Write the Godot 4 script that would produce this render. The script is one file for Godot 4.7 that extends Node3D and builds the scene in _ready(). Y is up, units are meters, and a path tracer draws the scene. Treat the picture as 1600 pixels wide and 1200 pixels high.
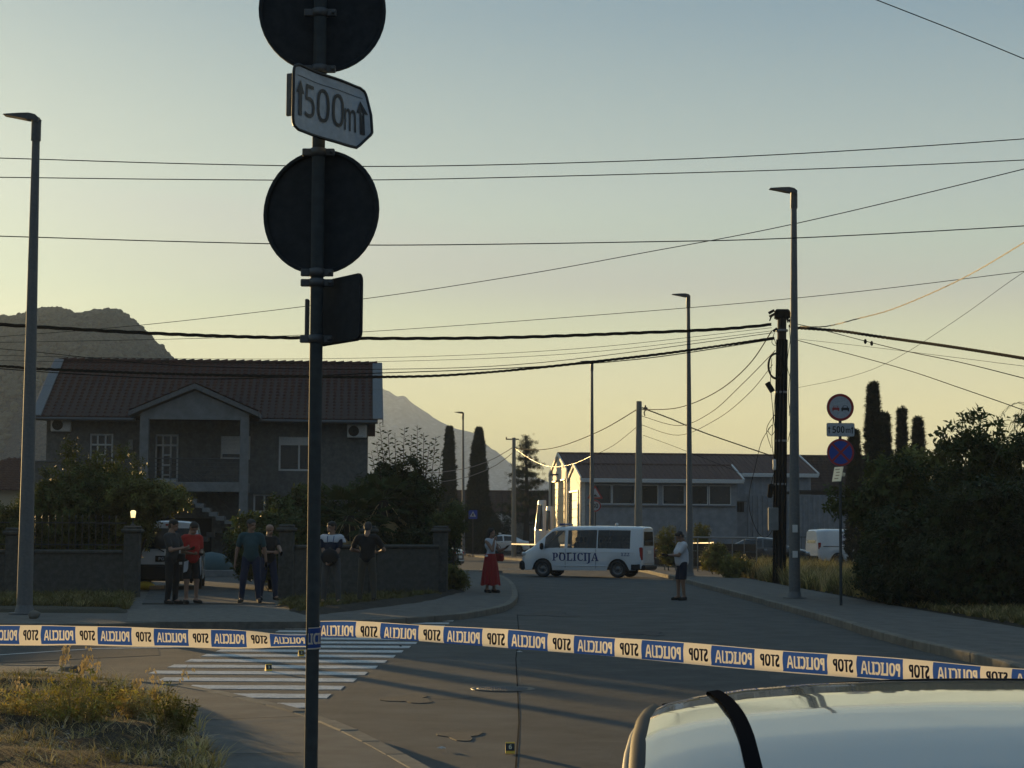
extends Node3D
# A street corner at sunset behind a police tape. Pixels quoted below are those of the 1600 x 1200 photograph; gp() and at() turn
# them into places in metres once, and everything is then built there at its real size.

const F := 3000.0
const EYE := Vector3(0, 1.7, 0)
var look := Basis.from_euler(Vector3(0.0772, 0.0, 0.006))
var rng := RandomNumberGenerator.new()
var taken := {}
var M := {}
var T := {}
var SUN := Vector3(-0.4688, 0.0575, -0.8814).normalized()


class MB extends RefCounted:
	var st := SurfaceTool.new()
	func _init() -> void:
		st.begin(Mesh.PRIMITIVE_TRIANGLES)
	func mesh() -> ArrayMesh:
		st.generate_normals()
		return st.commit()
	func group(n: int) -> void:
		st.set_smooth_group(n)
	func tri(a: Vector3, b: Vector3, c: Vector3) -> void:
		st.add_vertex(a); st.add_vertex(b); st.add_vertex(c)
	func quad(a: Vector3, b: Vector3, c: Vector3, d: Vector3) -> void:
		tri(a, b, c); tri(a, c, d)
	func tri_out(a: Vector3, b: Vector3, c: Vector3, o: Vector3) -> void:
		if (a - c).cross(a - b).dot((a + b + c) / 3.0 - o) < 0:
			tri(a, c, b)
		else:
			tri(a, b, c)
	func quad_out(a: Vector3, b: Vector3, c: Vector3, d: Vector3, o: Vector3) -> void:
		if (a - c).cross(a - b).dot((a + b + c + d) / 4.0 - o) < 0:
			quad(a, d, c, b)
		else:
			quad(a, b, c, d)
	func quad_uv(p: Array, uv: Array) -> void:
		for i in [0, 1, 2, 0, 2, 3]:
			st.set_uv(uv[i]); st.add_vertex(p[i])
	func box(c: Vector3, s: Vector3, b := Basis()) -> void:
		st.set_smooth_group(-1)
		var h := s / 2
		for a in 3:
			for sg in [-1.0, 1.0]:
				var q := []
				for k in [[-1, -1], [1, -1], [1, 1], [-1, 1]]:
					var v := Vector3()
					v[a] = h[a] * sg; v[(a + 1) % 3] = h[(a + 1) % 3] * k[0]; v[(a + 2) % 3] = h[(a + 2) % 3] * k[1]
					q.append(c + b * v)
				quad_out(q[0], q[1], q[2], q[3], c)
	func rbox(c: Vector3, s: Vector3, r: float, b := Basis()) -> void:
		st.set_smooth_group(-1)
		var h := s / 2
		r = minf(r, minf(h.x, minf(h.y, h.z)) * 0.9)
		var vert := func(a: int, sg: Array) -> Vector3:
			var v := Vector3()
			for k in 3:
				v[k] = sg[k] * (h[k] if k == a else h[k] - r)
			return c + b * v
		for a in 3:
			var e := (a + 1) % 3
			var f := (a + 2) % 3
			for s1 in [-1, 1]:
				var q := []
				for k in [[-1, -1], [1, -1], [1, 1], [-1, 1]]:
					var sg := [0, 0, 0]
					sg[a] = s1; sg[e] = k[0]; sg[f] = k[1]
					q.append(vert.call(a, sg))
				quad_out(q[0], q[1], q[2], q[3], c)
				for s2 in [-1, 1]:
					var g1 := [0, 0, 0]
					g1[a] = s1; g1[e] = s2; g1[f] = -1
					var g2 := g1.duplicate()
					g2[f] = 1
					quad_out(vert.call(a, g1), vert.call(e, g1), vert.call(e, g2), vert.call(a, g2), c)
		for x in [-1, 1]:
			for y in [-1, 1]:
				for z in [-1, 1]:
					tri_out(vert.call(0, [x, y, z]), vert.call(1, [x, y, z]), vert.call(2, [x, y, z]), c)
	func tube(pts: Array, rad, sides := 8, cap := true) -> void:
		st.set_smooth_group(randi_range(1, 1 << 20) if false else 3)
		var n := pts.size()
		var t0: Vector3 = (pts[1] - pts[0]).normalized()
		var u := t0.cross(Vector3(0.3, 0.2, 1.0)).normalized()
		if absf(t0.dot(Vector3(0.3, 0.2, 1.0).normalized())) > 0.95:
			u = t0.cross(Vector3.UP).normalized()
		var last := []
		for i in n:
			var t: Vector3 = (pts[mini(i + 1, n - 1)] - pts[maxi(i - 1, 0)]).normalized()
			u = (u - t * u.dot(t)).normalized()
			var v := t.cross(u)
			var r: float = rad[i] if rad is Array else rad
			var ring := []
			for k in sides:
				var an := TAU * k / sides
				ring.append(pts[i] + (u * cos(an) + v * sin(an)) * r)
			if i > 0:
				st.set_smooth_group(3)
				for k in sides:
					quad_out(last[k], last[(k + 1) % sides], ring[(k + 1) % sides], ring[k], (pts[i] + pts[i - 1]) / 2)
			if cap and (i == 0 or i == n - 1):
				st.set_smooth_group(-1)
				var o: Vector3 = pts[1] if i == 0 else pts[n - 2]
				for k in sides:
					tri_out(pts[i], ring[k], ring[(k + 1) % sides], o)
			last = ring
	func lathe(prof: Array, segs: int, xf := Transform3D(), flat := false) -> void:
		st.set_smooth_group(-1 if flat else 5)
		for i in prof.size() - 1:
			for k in segs:
				var a0 := TAU * k / segs
				var a1 := TAU * (k + 1) / segs
				var p := []
				for e in [[i, a0], [i, a1], [i + 1, a1], [i + 1, a0]]:
					var q: Vector2 = prof[e[0]]
					p.append(xf * Vector3(q.x * cos(e[1]), q.y, q.x * sin(e[1])))
				var dr: Vector2 = prof[i + 1] - prof[i]
				var am := (a0 + a1) / 2
				var nn := xf.basis * Vector3(dr.y * cos(am), -dr.x, dr.y * sin(am))
				var o: Vector3 = (p[0] + p[1] + p[2] + p[3]) / 4 - nn
				tri_out(p[0], p[1], p[2], o); tri_out(p[0], p[2], p[3], o)
	func prism(poly: PackedVector2Array, z0: float, z1: float, xf := Transform3D(), smooth := false) -> void:
		st.set_smooth_group(-1)
		var ix := Geometry2D.triangulate_polygon(poly)
		var fwd := xf.basis.z * (z1 - z0)
		for i in range(0, ix.size(), 3):
			var a := poly[ix[i]]
			var b := poly[ix[i + 1]]
			var c := poly[ix[i + 2]]
			for z in [z0, z1]:
				var A := xf * Vector3(a.x, a.y, z)
				tri_out(A, xf * Vector3(b.x, b.y, z), xf * Vector3(c.x, c.y, z), A + (fwd if z == z0 else -fwd))
		var cw := Geometry2D.is_polygon_clockwise(poly)
		if smooth:
			st.set_smooth_group(9)
		for i in poly.size():
			var a := poly[i]
			var b := poly[(i + 1) % poly.size()]
			var nn := Vector2((b - a).y, -(b - a).x) * (-1.0 if cw else 1.0)
			var o := xf * Vector3((a.x + b.x) / 2 - nn.x, (a.y + b.y) / 2 - nn.y, (z0 + z1) / 2)
			quad_out(xf * Vector3(a.x, a.y, z0), xf * Vector3(b.x, b.y, z0), xf * Vector3(b.x, b.y, z1), xf * Vector3(a.x, a.y, z1), o)
	func ball(c: Vector3, r: Vector3, seg := 12, ring := 8, b := Basis()) -> void:
		var prof := []
		for i in ring + 1:
			var a := PI * i / ring - PI / 2
			prof.append(Vector2(cos(a), sin(a)))
		lathe(prof, seg, Transform3D(b * Basis.from_scale(r), c))


func ray(px: float, py: float) -> Vector3:
	return look * Vector3((px - 800.0) / F, (600.0 - py) / F, -1.0)

func at(px: float, py: float, d: float) -> Vector3:
	var r := ray(px, py)
	return EYE + r * (d / -r.z)

func gp(px: float, py: float, h := 0.0) -> Vector3:
	var r := ray(px, py)
	return EYE + r * ((h - EYE.y) / r.y)

func above(px: float, py: float, base: Vector3) -> Vector3:   # the point of the upright plane through base seen at that pixel
	return at(px, py, -base.z)

func numbered(n: String) -> String:
	taken[n] = taken.get(n, -1) + 1
	return n if taken[n] == 0 else "%s_%03d" % [n, taken[n]]

func tag(o: Node, label: String, category: String, group := "") -> Node:
	o.set_meta("label", label)
	o.set_meta("category", category)
	if group:
		o.set_meta("group", group)
	return o

func thing(called: String, label: String, category: String, where := Vector3.ZERO, yaw := 0.0, group := "") -> Node3D:
	var o := Node3D.new()
	o.name = numbered(called)
	add_child(o)
	o.position = where
	o.rotation.y = yaw
	tag(o, label, category, group)
	return o

func part(called: String, what, m: Material, parent: Node, label := "") -> MeshInstance3D:
	var o := MeshInstance3D.new()
	o.mesh = what.mesh() if what is MB else what
	o.material_override = m
	o.name = called if parent != self else numbered(called)
	if label:
		o.set_meta("label", label)
	parent.add_child(o, true)
	return o

func single(called: String, what, m: Material, label: String, category: String, where := Vector3.ZERO, group := "") -> MeshInstance3D:
	var o := part(called, what, m, self)
	o.position = where
	tag(o, label, category, group)
	return o

func structure(called: String, what, m: Material, parent: Node = self) -> MeshInstance3D:
	var o := part(called, what, m, parent)
	if parent == self:
		o.set_meta("kind", "structure")
	return o

func stuff(o: Node) -> Node:
	o.set_meta("kind", "stuff")
	return o

func copy(o: Node3D, called: String, label: String, group := "") -> Node3D:
	var c: Node3D = o.duplicate()
	c.name = numbered(called)
	add_child(c)
	c.set_meta("label", label)
	if group:
		c.set_meta("group", group)
	return c

func lin(r: float, g: float, b: float) -> Color:
	return Color(r, g, b).linear_to_srgb()

func poly_ground(pts: Array) -> PackedVector2Array:   # places on the ground to a polygon for flat()
	var out := PackedVector2Array()
	for p in pts:
		out.append(Vector2(p.x, p.z))
	return out

func slab(pts: Array, y0: float, y1: float) -> MB:
	var mb := MB.new()
	mb.prism(poly_ground(pts), -y1, -y0, Transform3D(Basis(Vector3.RIGHT, Vector3.BACK, Vector3.DOWN), Vector3.ZERO))
	return mb

func spline(pts: Array, step: float) -> Array:
	var c := Curve3D.new()
	for i in pts.size():
		var t: Vector3 = (pts[mini(i + 1, pts.size() - 1)] - pts[maxi(i - 1, 0)]) / 6.0
		c.add_point(pts[i], -t, t)
	c.bake_interval = step
	return Array(c.get_baked_points())

func noise_tex(freq: float, oct: int, lo: float, hi: float, side := 512, seed_ := 1, kind := FastNoiseLite.TYPE_SIMPLEX_SMOOTH) -> NoiseTexture2D:
	var n := FastNoiseLite.new()
	n.seed = seed_
	n.noise_type = kind
	n.frequency = freq
	n.fractal_octaves = oct
	n.fractal_gain = 0.62
	var t := NoiseTexture2D.new()
	t.width = side
	t.height = side
	t.seamless = true
	t.noise = n
	var g := Gradient.new()
	g.set_color(0, Color(lo, lo, lo))
	g.set_color(1, Color(hi, hi, hi))
	t.color_ramp = g
	return t

func noise_normal(freq: float, oct: int, bump: float, seed_ := 5) -> NoiseTexture2D:
	var t := noise_tex(freq, oct, 0, 1, 512, seed_)
	t.color_ramp = null
	t.as_normal_map = true
	t.bump_strength = bump
	return t

func mat(called: String, c: Color, rough := 0.8, tex := "", size := 1.0, nrm := "", nscale := 1.0, metal := 0.0, detail := "", dsize := 11.0) -> StandardMaterial3D:
	var m := StandardMaterial3D.new()
	m.resource_name = called
	m.albedo_color = c
	m.roughness = rough
	m.metallic = metal
	if tex or nrm:
		m.uv1_triplanar = true
		m.uv1_world_triplanar = true
		m.uv1_scale = Vector3.ONE / size
	if tex:
		m.albedo_texture = T[tex]
	if nrm:
		m.normal_enabled = true
		m.normal_texture = T[nrm]
		m.normal_scale = nscale
	if detail:
		m.detail_enabled = true
		m.detail_blend_mode = BaseMaterial3D.BLEND_MODE_MUL
		m.detail_albedo = T[detail]
		m.detail_uv_layer = BaseMaterial3D.DETAIL_UV_2
		m.uv2_triplanar = true
		m.uv2_world_triplanar = true
		m.uv2_scale = Vector3.ONE / dsize
	M[called] = m
	return m

func font(face: String, weight := 700) -> SystemFont:
	var f := SystemFont.new()
	f.font_names = PackedStringArray([face])
	f.font_weight = weight
	return f

func text_mesh(s: String, cap: float, face := "Droid Sans", weight := 700, depth := 0.004) -> TextMesh:
	var t := TextMesh.new()
	t.text = s
	t.font = font(face, weight)
	t.font_size = 64
	t.pixel_size = cap / (64.0 * 0.714)
	t.depth = depth
	return t

func lettering(called: String, s: String, cap: float, m: Material, parent: Node, xf: Transform3D, face := "Droid Sans", squeeze := 1.0, depth := 0.004) -> MeshInstance3D:
	var o := part(called, text_mesh(s, cap, face, 700, depth), m, parent)
	o.transform = xf * Transform3D(Basis.from_scale(Vector3(squeeze, 1, 1)), Vector3.ZERO)
	return o

func print_text(im: Image, s: String, box: Rect2, c: Color, face := "Droid Sans") -> void:   # letters filled into a picture, for cloth and tape that bends
	var t := text_mesh(s, 1.0, face, 700, 0.0)
	var a := t.get_mesh_arrays()
	var v: PackedVector3Array = a[Mesh.ARRAY_VERTEX]
	var ix: PackedInt32Array = a[Mesh.ARRAY_INDEX] if a[Mesh.ARRAY_INDEX] != null else PackedInt32Array()
	if ix.is_empty():
		for i in v.size():
			ix.append(i)
	var lo := Vector2(1e9, 1e9)
	var hi := -lo
	for p in v:
		lo = lo.min(Vector2(p.x, p.y))
		hi = hi.max(Vector2(p.x, p.y))
	for i in range(0, ix.size(), 3):
		var q := []
		for k in 3:
			var p := v[ix[i + k]]
			q.append(Vector2(box.position.x + (p.x - lo.x) / (hi.x - lo.x) * box.size.x, box.end.y - (p.y - lo.y) / (hi.y - lo.y) * box.size.y))
		var y0 := int(floor(minf(q[0].y, minf(q[1].y, q[2].y))))
		var y1 := int(ceil(maxf(q[0].y, maxf(q[1].y, q[2].y))))
		for y in range(maxi(y0, 0), mini(y1 + 1, im.get_height())):
			var x0 := 1e9
			var x1 := -1e9
			for k in 3:
				var p: Vector2 = q[k]
				var r: Vector2 = q[(k + 1) % 3]
				if (p.y <= y + 0.5) != (r.y <= y + 0.5):
					var x: float = lerpf(p.x, r.x, (y + 0.5 - p.y) / (r.y - p.y))
					x0 = minf(x0, x)
					x1 = maxf(x1, x)
			if x1 > x0:
				im.fill_rect(Rect2i(int(round(x0)), y, maxi(1, int(round(x1)) - int(round(x0))), 1), c)

func multi(called: String, mesh: Mesh, m: Material, places: Array, tints: Array, parent: Node) -> MultiMeshInstance3D:
	var mm := MultiMesh.new()
	mm.transform_format = MultiMesh.TRANSFORM_3D
	mm.use_colors = tints.size() > 0
	mm.mesh = mesh
	mm.instance_count = places.size()
	for i in places.size():
		mm.set_instance_transform(i, places[i])
		if tints.size() > 0:
			mm.set_instance_color(i, tints[i])
	var o := MultiMeshInstance3D.new()
	o.multimesh = mm
	o.material_override = m
	o.name = called if parent != self else numbered(called)
	o.set_meta("kind", "stuff")
	parent.add_child(o, true)
	return o

func rv(a: float, b: float) -> float:
	return rng.randf_range(a, b)

func any_basis() -> Basis:
	return Basis.from_euler(Vector3(rv(0, TAU), rv(0, TAU), rv(0, TAU)))

func _ready() -> void:
	rng.seed = 20
	seed(20)
	# ---- camera, sky, sun, exposure
	var cam := Camera3D.new()
	cam.name = "camera"
	cam.position = EYE
	cam.basis = look
	cam.fov = rad_to_deg(2.0 * atan(600.0 / F))
	cam.near = 0.05
	cam.far = 9000.0
	add_child(cam)
	cam.current = true
	var env := Environment.new()
	env.tonemap_mode = Environment.TONE_MAPPER_LINEAR
	env.tonemap_exposure = 3.6
	env.background_mode = Environment.BG_SKY
	env.sky = Sky.new()
	env.sky.sky_material = evening_sky()
	env.background_energy_multiplier = 0.278
	env.fog_enabled = true
	env.fog_density = 0.00034
	env.fog_light_color = Color(0.86, 0.93, 1.0)
	env.sdfgi_enabled = true
	env.ssao_enabled = true
	env.ssil_enabled = true
	var we := WorldEnvironment.new()
	we.name = "world_environment"
	we.environment = env
	add_child(we)
	var sun := DirectionalLight3D.new()
	sun.name = "sun"
	sun.light_energy = 1.6
	sun.light_color = Color(1.0, 0.83, 0.55)
	sun.light_angular_distance = 0.5
	sun.shadow_enabled = true
	add_child(sun)
	sun.look_at_from_position(SUN * 100.0, Vector3.ZERO, Vector3.UP)

	make_textures()
	make_materials()
	# ---- the place
	build_ground()
	build_hills()
	build_house()
	build_yard()
	build_warehouse()
	build_far_end()
	build_right_side()
	build_trees()
	build_poles()
	build_wires()
	# ---- vehicles, people, signs, small things
	build_vehicles()
	build_people()
	build_signs()
	build_tape()
	build_verge()
	build_small()


func evening_sky() -> PanoramaSkyMaterial:
	var w := 1024
	var h := 512
	var im := Image.create_empty(w, h, false, Image.FORMAT_RGBF)
	# clear air: colour by height above the horizon towards the sunset and away from it, and the glow round the sun
	var els := [-90.0, 0.0, 2.5, 4.5, 7.3, 10.0, 15.5, 28.0, 50.0, 90.0]
	var west := [Vector3(0.12, 0.12, 0.11), Vector3(1.42, 1.18, 0.42), Vector3(1.32, 1.16, 0.47), Vector3(0.8, 0.8, 0.48), Vector3(0.43, 0.57, 0.48), Vector3(0.35, 0.48, 0.50), Vector3(0.125, 0.275, 0.405), Vector3(0.13, 0.28, 0.43), Vector3(0.15, 0.29, 0.45), Vector3(0.15, 0.29, 0.45)]
	var east := [Vector3(0.04, 0.05, 0.07), Vector3(0.12, 0.18, 0.24), Vector3(0.125, 0.19, 0.25), Vector3(0.13, 0.195, 0.26), Vector3(0.13, 0.2, 0.27), Vector3(0.13, 0.2, 0.28), Vector3(0.12, 0.2, 0.29), Vector3(0.125, 0.225, 0.34), Vector3(0.14, 0.265, 0.41), Vector3(0.15, 0.29, 0.45)]
	for y in h:
		var el := 90.0 - (y + 0.5) / h * 180.0
		var k := 0
		while k < els.size() - 2 and el > els[k + 1]:
			k += 1
		var t: float = clampf((el - els[k]) / (els[k + 1] - els[k]), 0.0, 1.0)
		if k == 0:
			t = 1.0 if el > -0.5 else 0.0
		var cw: Vector3 = west[k].lerp(west[k + 1], t)
		var ce: Vector3 = east[k].lerp(east[k + 1], t)
		var ce_ := cos(deg_to_rad(el))
		for x in w:
			var az := (x + 0.5) / w * TAU
			var dir := Vector3(sin(az) * ce_, sin(deg_to_rad(el)), -cos(az) * ce_)
			var cosang := dir.dot(SUN)
			var flat := Vector2(dir.x, dir.z).normalized().dot(Vector2(SUN.x, SUN.z).normalized())
			var side := smoothstep(-0.9, 0.86, flat)
			var c := ce.lerp(cw, side)
			var ang := rad_to_deg(acos(clampf(cosang, -1, 1)))
			if el > -1.0:
				c += Vector3(1.0, 0.88, 0.5) * (1.3 * exp(-ang / 9.0) + 0.34 * exp(-ang / 20.0))
				c *= lerpf(0.92, 1.0, smoothstep(-0.2, 0.9, flat))
			im.set_pixel(x, y, Color(c.x, c.y, c.z))
	var m := PanoramaSkyMaterial.new()
	m.panorama = ImageTexture.create_from_image(im)
	return m


func make_textures() -> void:
	T.grain = noise_tex(0.11, 5, 0.84, 1.0, 512, 3)
	T.fine = noise_tex(0.35, 4, 0.7, 1.0, 512, 13)
	T.blot = noise_tex(0.012, 6, 0.8, 1.0, 512, 7)
	T.stain = noise_tex(0.02, 5, 0.72, 1.0, 512, 9)
	T.n_fine = noise_normal(0.3, 3, 6.0, 4)
	T.n_soft = noise_normal(0.05, 5, 8.0, 6)
	T.n_rough = noise_normal(0.1, 5, 14.0, 8)
	T.coarse = noise_tex(0.06, 6, 0.3, 1.0, 512, 21)


func make_materials() -> void:
	mat("asphalt", lin(0.165, 0.165, 0.157), 0.85, "fine", 1.1, "n_fine", 0.7, 0.0, "blot", 7.3)
	mat("asphalt_patch", lin(0.14, 0.141, 0.136), 0.85, "fine", 0.9, "n_fine", 0.7, 0.0, "blot", 5.3)
	mat("asphalt_stain", lin(0.085, 0.083, 0.08), 0.8, "coarse", 0.8, "n_fine", 0.7)
	mat("tar", lin(0.022, 0.022, 0.023), 0.95, "fine", 0.5)
	M.tar.metallic_specular = 0.1
	mat("pavement", lin(0.23, 0.22, 0.2), 0.88, "fine", 0.8, "n_fine", 0.5, 0.0, "blot", 4.1)
	mat("concrete", lin(0.24, 0.23, 0.205), 0.88, "grain", 0.9, "n_fine", 0.5, 0.0, "stain", 2.7)
	mat("kerb", lin(0.27, 0.25, 0.21), 0.85, "grain", 0.5, "n_fine", 0.6, 0.0, "blot", 1.9)
	mat("kerb_b", lin(0.23, 0.215, 0.185), 0.85, "grain", 0.55, "n_fine", 0.6, 0.0, "blot", 2.3)
	mat("paint_white", lin(0.8, 0.8, 0.78), 0.7, "blot", 1.9, "n_fine", 0.4, 0.0, "stain", 0.6)
	mat("soil", lin(0.10, 0.083, 0.06), 0.95, "coarse", 1.3, "n_rough", 0.8, 0.0, "blot", 4.7)
	mat("gravel", lin(0.17, 0.155, 0.13), 0.95, "coarse", 0.6, "n_rough", 1.0, 0.0, "blot", 3.1)
	mat("lawn", lin(0.07, 0.075, 0.032), 0.95, "coarse", 0.8, "n_rough", 0.8, 0.0, "blot", 3.9)
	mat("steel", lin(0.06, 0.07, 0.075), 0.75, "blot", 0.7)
	mat("steel_dark", lin(0.09, 0.095, 0.1), 0.5, "blot", 0.6, "", 1.0, 0.3)
	mat("galv", lin(0.25, 0.26, 0.27), 0.45, "blot", 0.35, "", 1.0, 0.5)
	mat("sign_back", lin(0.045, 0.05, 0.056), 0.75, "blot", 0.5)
	mat("sign_white", lin(0.42, 0.47, 0.52), 0.45, "blot", 0.4)
	mat("sign_black", lin(0.012, 0.012, 0.013), 0.5)
	mat("sign_red", lin(0.3, 0.02, 0.018), 0.45)
	mat("sign_blue", lin(0.015, 0.05, 0.3), 0.45)
	mat("sign_yellow", lin(0.7, 0.42, 0.03), 0.45)
	mat("render_grey", lin(0.17, 0.178, 0.175), 0.92, "blot", 3.1, "n_fine", 0.2, 0.0, "blot", 1.3)
	mat("render_pale", lin(0.27, 0.285, 0.29), 0.92, "grain", 0.7, "n_fine", 0.4, 0.0, "blot", 3.1)
	mat("wall_old", lin(0.125, 0.125, 0.115), 0.93, "grain", 0.6, "n_soft", 0.5, 0.0, "stain", 1.7)
	mat("tile", lin(0.19, 0.065, 0.042), 0.85, "coarse", 0.9, "n_fine", 0.6, 0.0, "blot", 2.9)
	mat("tile_dark", lin(0.11, 0.05, 0.035), 0.88, "coarse", 0.9, "n_fine", 0.6, 0.0, "blot", 2.9)
	mat("flashing", lin(0.16, 0.165, 0.17), 0.6, "blot", 0.9, "", 1.0, 0.3)
	mat("white_frame", lin(0.62, 0.63, 0.62), 0.5, "blot", 0.5)
	mat("dark_void", lin(0.012, 0.012, 0.012), 0.9, "fine", 0.5)
	mat("iron", lin(0.02, 0.021, 0.022), 0.55)
	mat("cable", lin(0.006, 0.006, 0.006), 0.9)
	mat("cable_pale", lin(0.2, 0.2, 0.19), 0.3, "", 1.0, "", 1.0, 0.8)
	mat("wood_pole", lin(0.085, 0.066, 0.05), 0.9, "coarse", 0.45, "n_rough", 0.6)
	mat("concrete_pole", lin(0.26, 0.25, 0.22), 0.9, "grain", 0.4, "n_fine", 0.5)
	mat("sheet_grey", lin(0.25, 0.275, 0.3), 0.7, "blot", 4.3)
	mat("sheet_roof", lin(0.13, 0.085, 0.075), 0.8, "blot", 1.7)
	M.sheet_roof.metallic_specular = 0.15
	mat("gable_white", lin(0.66, 0.63, 0.56), 0.7, "blot", 1.3)
	mat("door_beige", lin(0.62, 0.5, 0.33), 0.6, "blot", 0.8)
	mat("bark", lin(0.06, 0.05, 0.038), 0.95, "coarse", 0.4, "n_rough", 0.9)
	mat("brick_far", lin(0.12, 0.062, 0.045), 0.93, "coarse", 0.8, "n_rough", 0.6)
	mat("hill", lin(0.12, 0.12, 0.095), 0.95, "coarse", 60.0, "n_rough", 0.8, 0.0, "blot", 140.0)
	mat("mountain", lin(0.62, 0.63, 0.62), 0.95, "coarse", 300.0)  # paler than bare rock: haze over the distance is put into this colour
	mat("rubber", lin(0.016, 0.016, 0.017), 0.8, "fine", 0.2)
	mat("plastic_black", lin(0.014, 0.014, 0.015), 0.6)
	M.plastic_black.metallic_specular = 0.25
	mat("rim", lin(0.1, 0.105, 0.11), 0.5, "", 1.0, "", 1.0, 0.4)
	mat("chrome", lin(0.6, 0.6, 0.6), 0.15, "", 1.0, "", 1.0, 1.0)
	mat("seat", lin(0.03, 0.03, 0.034), 0.9, "fine", 0.2)
	mat("tail_red", lin(0.25, 0.01, 0.01), 0.25)
	mat("lamp_clear", lin(0.5, 0.52, 0.54), 0.12, "", 1.0, "", 1.0, 0.3)
	mat("plate_white", lin(0.6, 0.6, 0.58), 0.5)
	for p in [["paint_van", lin(0.52, 0.56, 0.6)], ["paint_white_car", lin(0.62, 0.63, 0.64)], ["paint_navy", lin(0.012, 0.016, 0.032)], ["paint_black", lin(0.015, 0.015, 0.017)], ["paint_silver", lin(0.035, 0.043, 0.052)]]:
		var m := mat(p[0], p[1], 0.35)
		m.clearcoat_enabled = true
		m.clearcoat = 1.0
		m.clearcoat_roughness = 0.04
	M.paint_silver.metallic = 0.1
	M.paint_silver.roughness = 0.3
	mat("police_blue", lin(0.008, 0.025, 0.14), 0.4)
	for g in [["glass", 0.18, lin(0.05, 0.06, 0.06)], ["glass_tint", 0.86, lin(0.012, 0.014, 0.016)]]:
		var m := mat(g[0], Color(g[2].r, g[2].g, g[2].b, g[1]), 0.03)
		m.transparency = BaseMaterial3D.TRANSPARENCY_ALPHA
	mat("glass_dark", lin(0.012, 0.014, 0.016), 0.06)
	mat("window_dark", lin(0.02, 0.021, 0.02), 0.1, "blot", 2.1)
	mat("skin", lin(0.36, 0.21, 0.145), 0.6, "fine", 0.2)
	mat("skin_b", lin(0.30, 0.17, 0.11), 0.6, "fine", 0.2)
	mat("hair_dark", lin(0.018, 0.014, 0.012), 0.7, "coarse", 0.05)
	mat("hair_grey", lin(0.1, 0.095, 0.09), 0.8, "coarse", 0.05)
	for c in [["cloth_black", lin(0.014, 0.014, 0.016)], ["cloth_charcoal", lin(0.045, 0.047, 0.05)], ["cloth_red", lin(0.52, 0.03, 0.02)], ["cloth_teal", lin(0.03, 0.085, 0.10)], ["cloth_white", lin(0.68, 0.7, 0.76)], ["cloth_navy", lin(0.012, 0.017, 0.04)], ["cloth_denim", lin(0.02, 0.032, 0.075)], ["cloth_khaki", lin(0.1, 0.09, 0.07)], ["cloth_grey", lin(0.1, 0.1, 0.1)], ["cloth_dark_red", lin(0.33, 0.013, 0.015)], ["shoe", lin(0.015, 0.014, 0.014)]]:
		var m := mat(c[0], c[1], 0.92, "fine", 0.15, "n_soft", 0.4)
		m.rim_enabled = true
		m.rim = 0.2
	for l in [["leaf_dark", lin(0.028, 0.042, 0.016), 0.5], ["leaf", lin(0.062, 0.078, 0.025), 0.5], ["leaf_olive", lin(0.13, 0.13, 0.042), 0.55], ["leaf_cypress", lin(0.02, 0.03, 0.015), 0.75], ["straw", lin(0.46, 0.37, 0.21), 0.8], ["weed_leaf", lin(0.29, 0.26, 0.11), 0.7], ["grass", lin(0.13, 0.12, 0.055), 0.7], ["palm", lin(0.04, 0.06, 0.02), 0.5], ["oat", lin(0.5, 0.4, 0.24), 0.6]]:
		var m := mat(l[0], l[1], l[2])
		m.backlight_enabled = true
		m.backlight = Color(0.6, 0.62, 0.25) if l[0] != "leaf_cypress" else Color(0.2, 0.2, 0.1)
		m.vertex_color_use_as_albedo = true
		m.metallic_specular = 0.22
	M.sign_back.metallic_specular = 0.1
	for n in ["asphalt", "asphalt_patch", "pavement", "concrete", "gravel", "soil", "kerb", "kerb_b", "render_grey", "wall_old", "steel", "steel_lamp_"]:
		if M.has(n):
			M[n].metallic_specular = 0.25
	mat("strip_black", lin(0.008, 0.009, 0.011), 0.95).specular_mode = BaseMaterial3D.SPECULAR_DISABLED
	mat("spiral", lin(0.07, 0.07, 0.07), 0.6)
	M.palm.backlight = Color(0.08, 0.1, 0.03)
	M.oat.backlight = Color(0.5, 0.44, 0.26)
	mat("stem", lin(0.3, 0.22, 0.1), 0.8)
	M.cable.metallic_specular = 0.2
	var gm := mat("glass_mirror", lin(0.02, 0.022, 0.024), 0.06)
	gm.metallic_specular = 0.9
	mat("tape_far", lin(0.7, 0.68, 0.62), 0.5)
	M.tape_far.backlight_enabled = true
	M.tape_far.backlight = Color(0.9, 0.9, 0.9)
	mat("notice", lin(0.8, 0.72, 0.52), 0.3)
	mat("sign_yellow_pale", lin(0.6, 0.58, 0.4), 0.5)
	mat("iron_road", lin(0.06, 0.06, 0.06), 0.5, "fine", 0.4, "n_fine", 0.6, 0.6)


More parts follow.
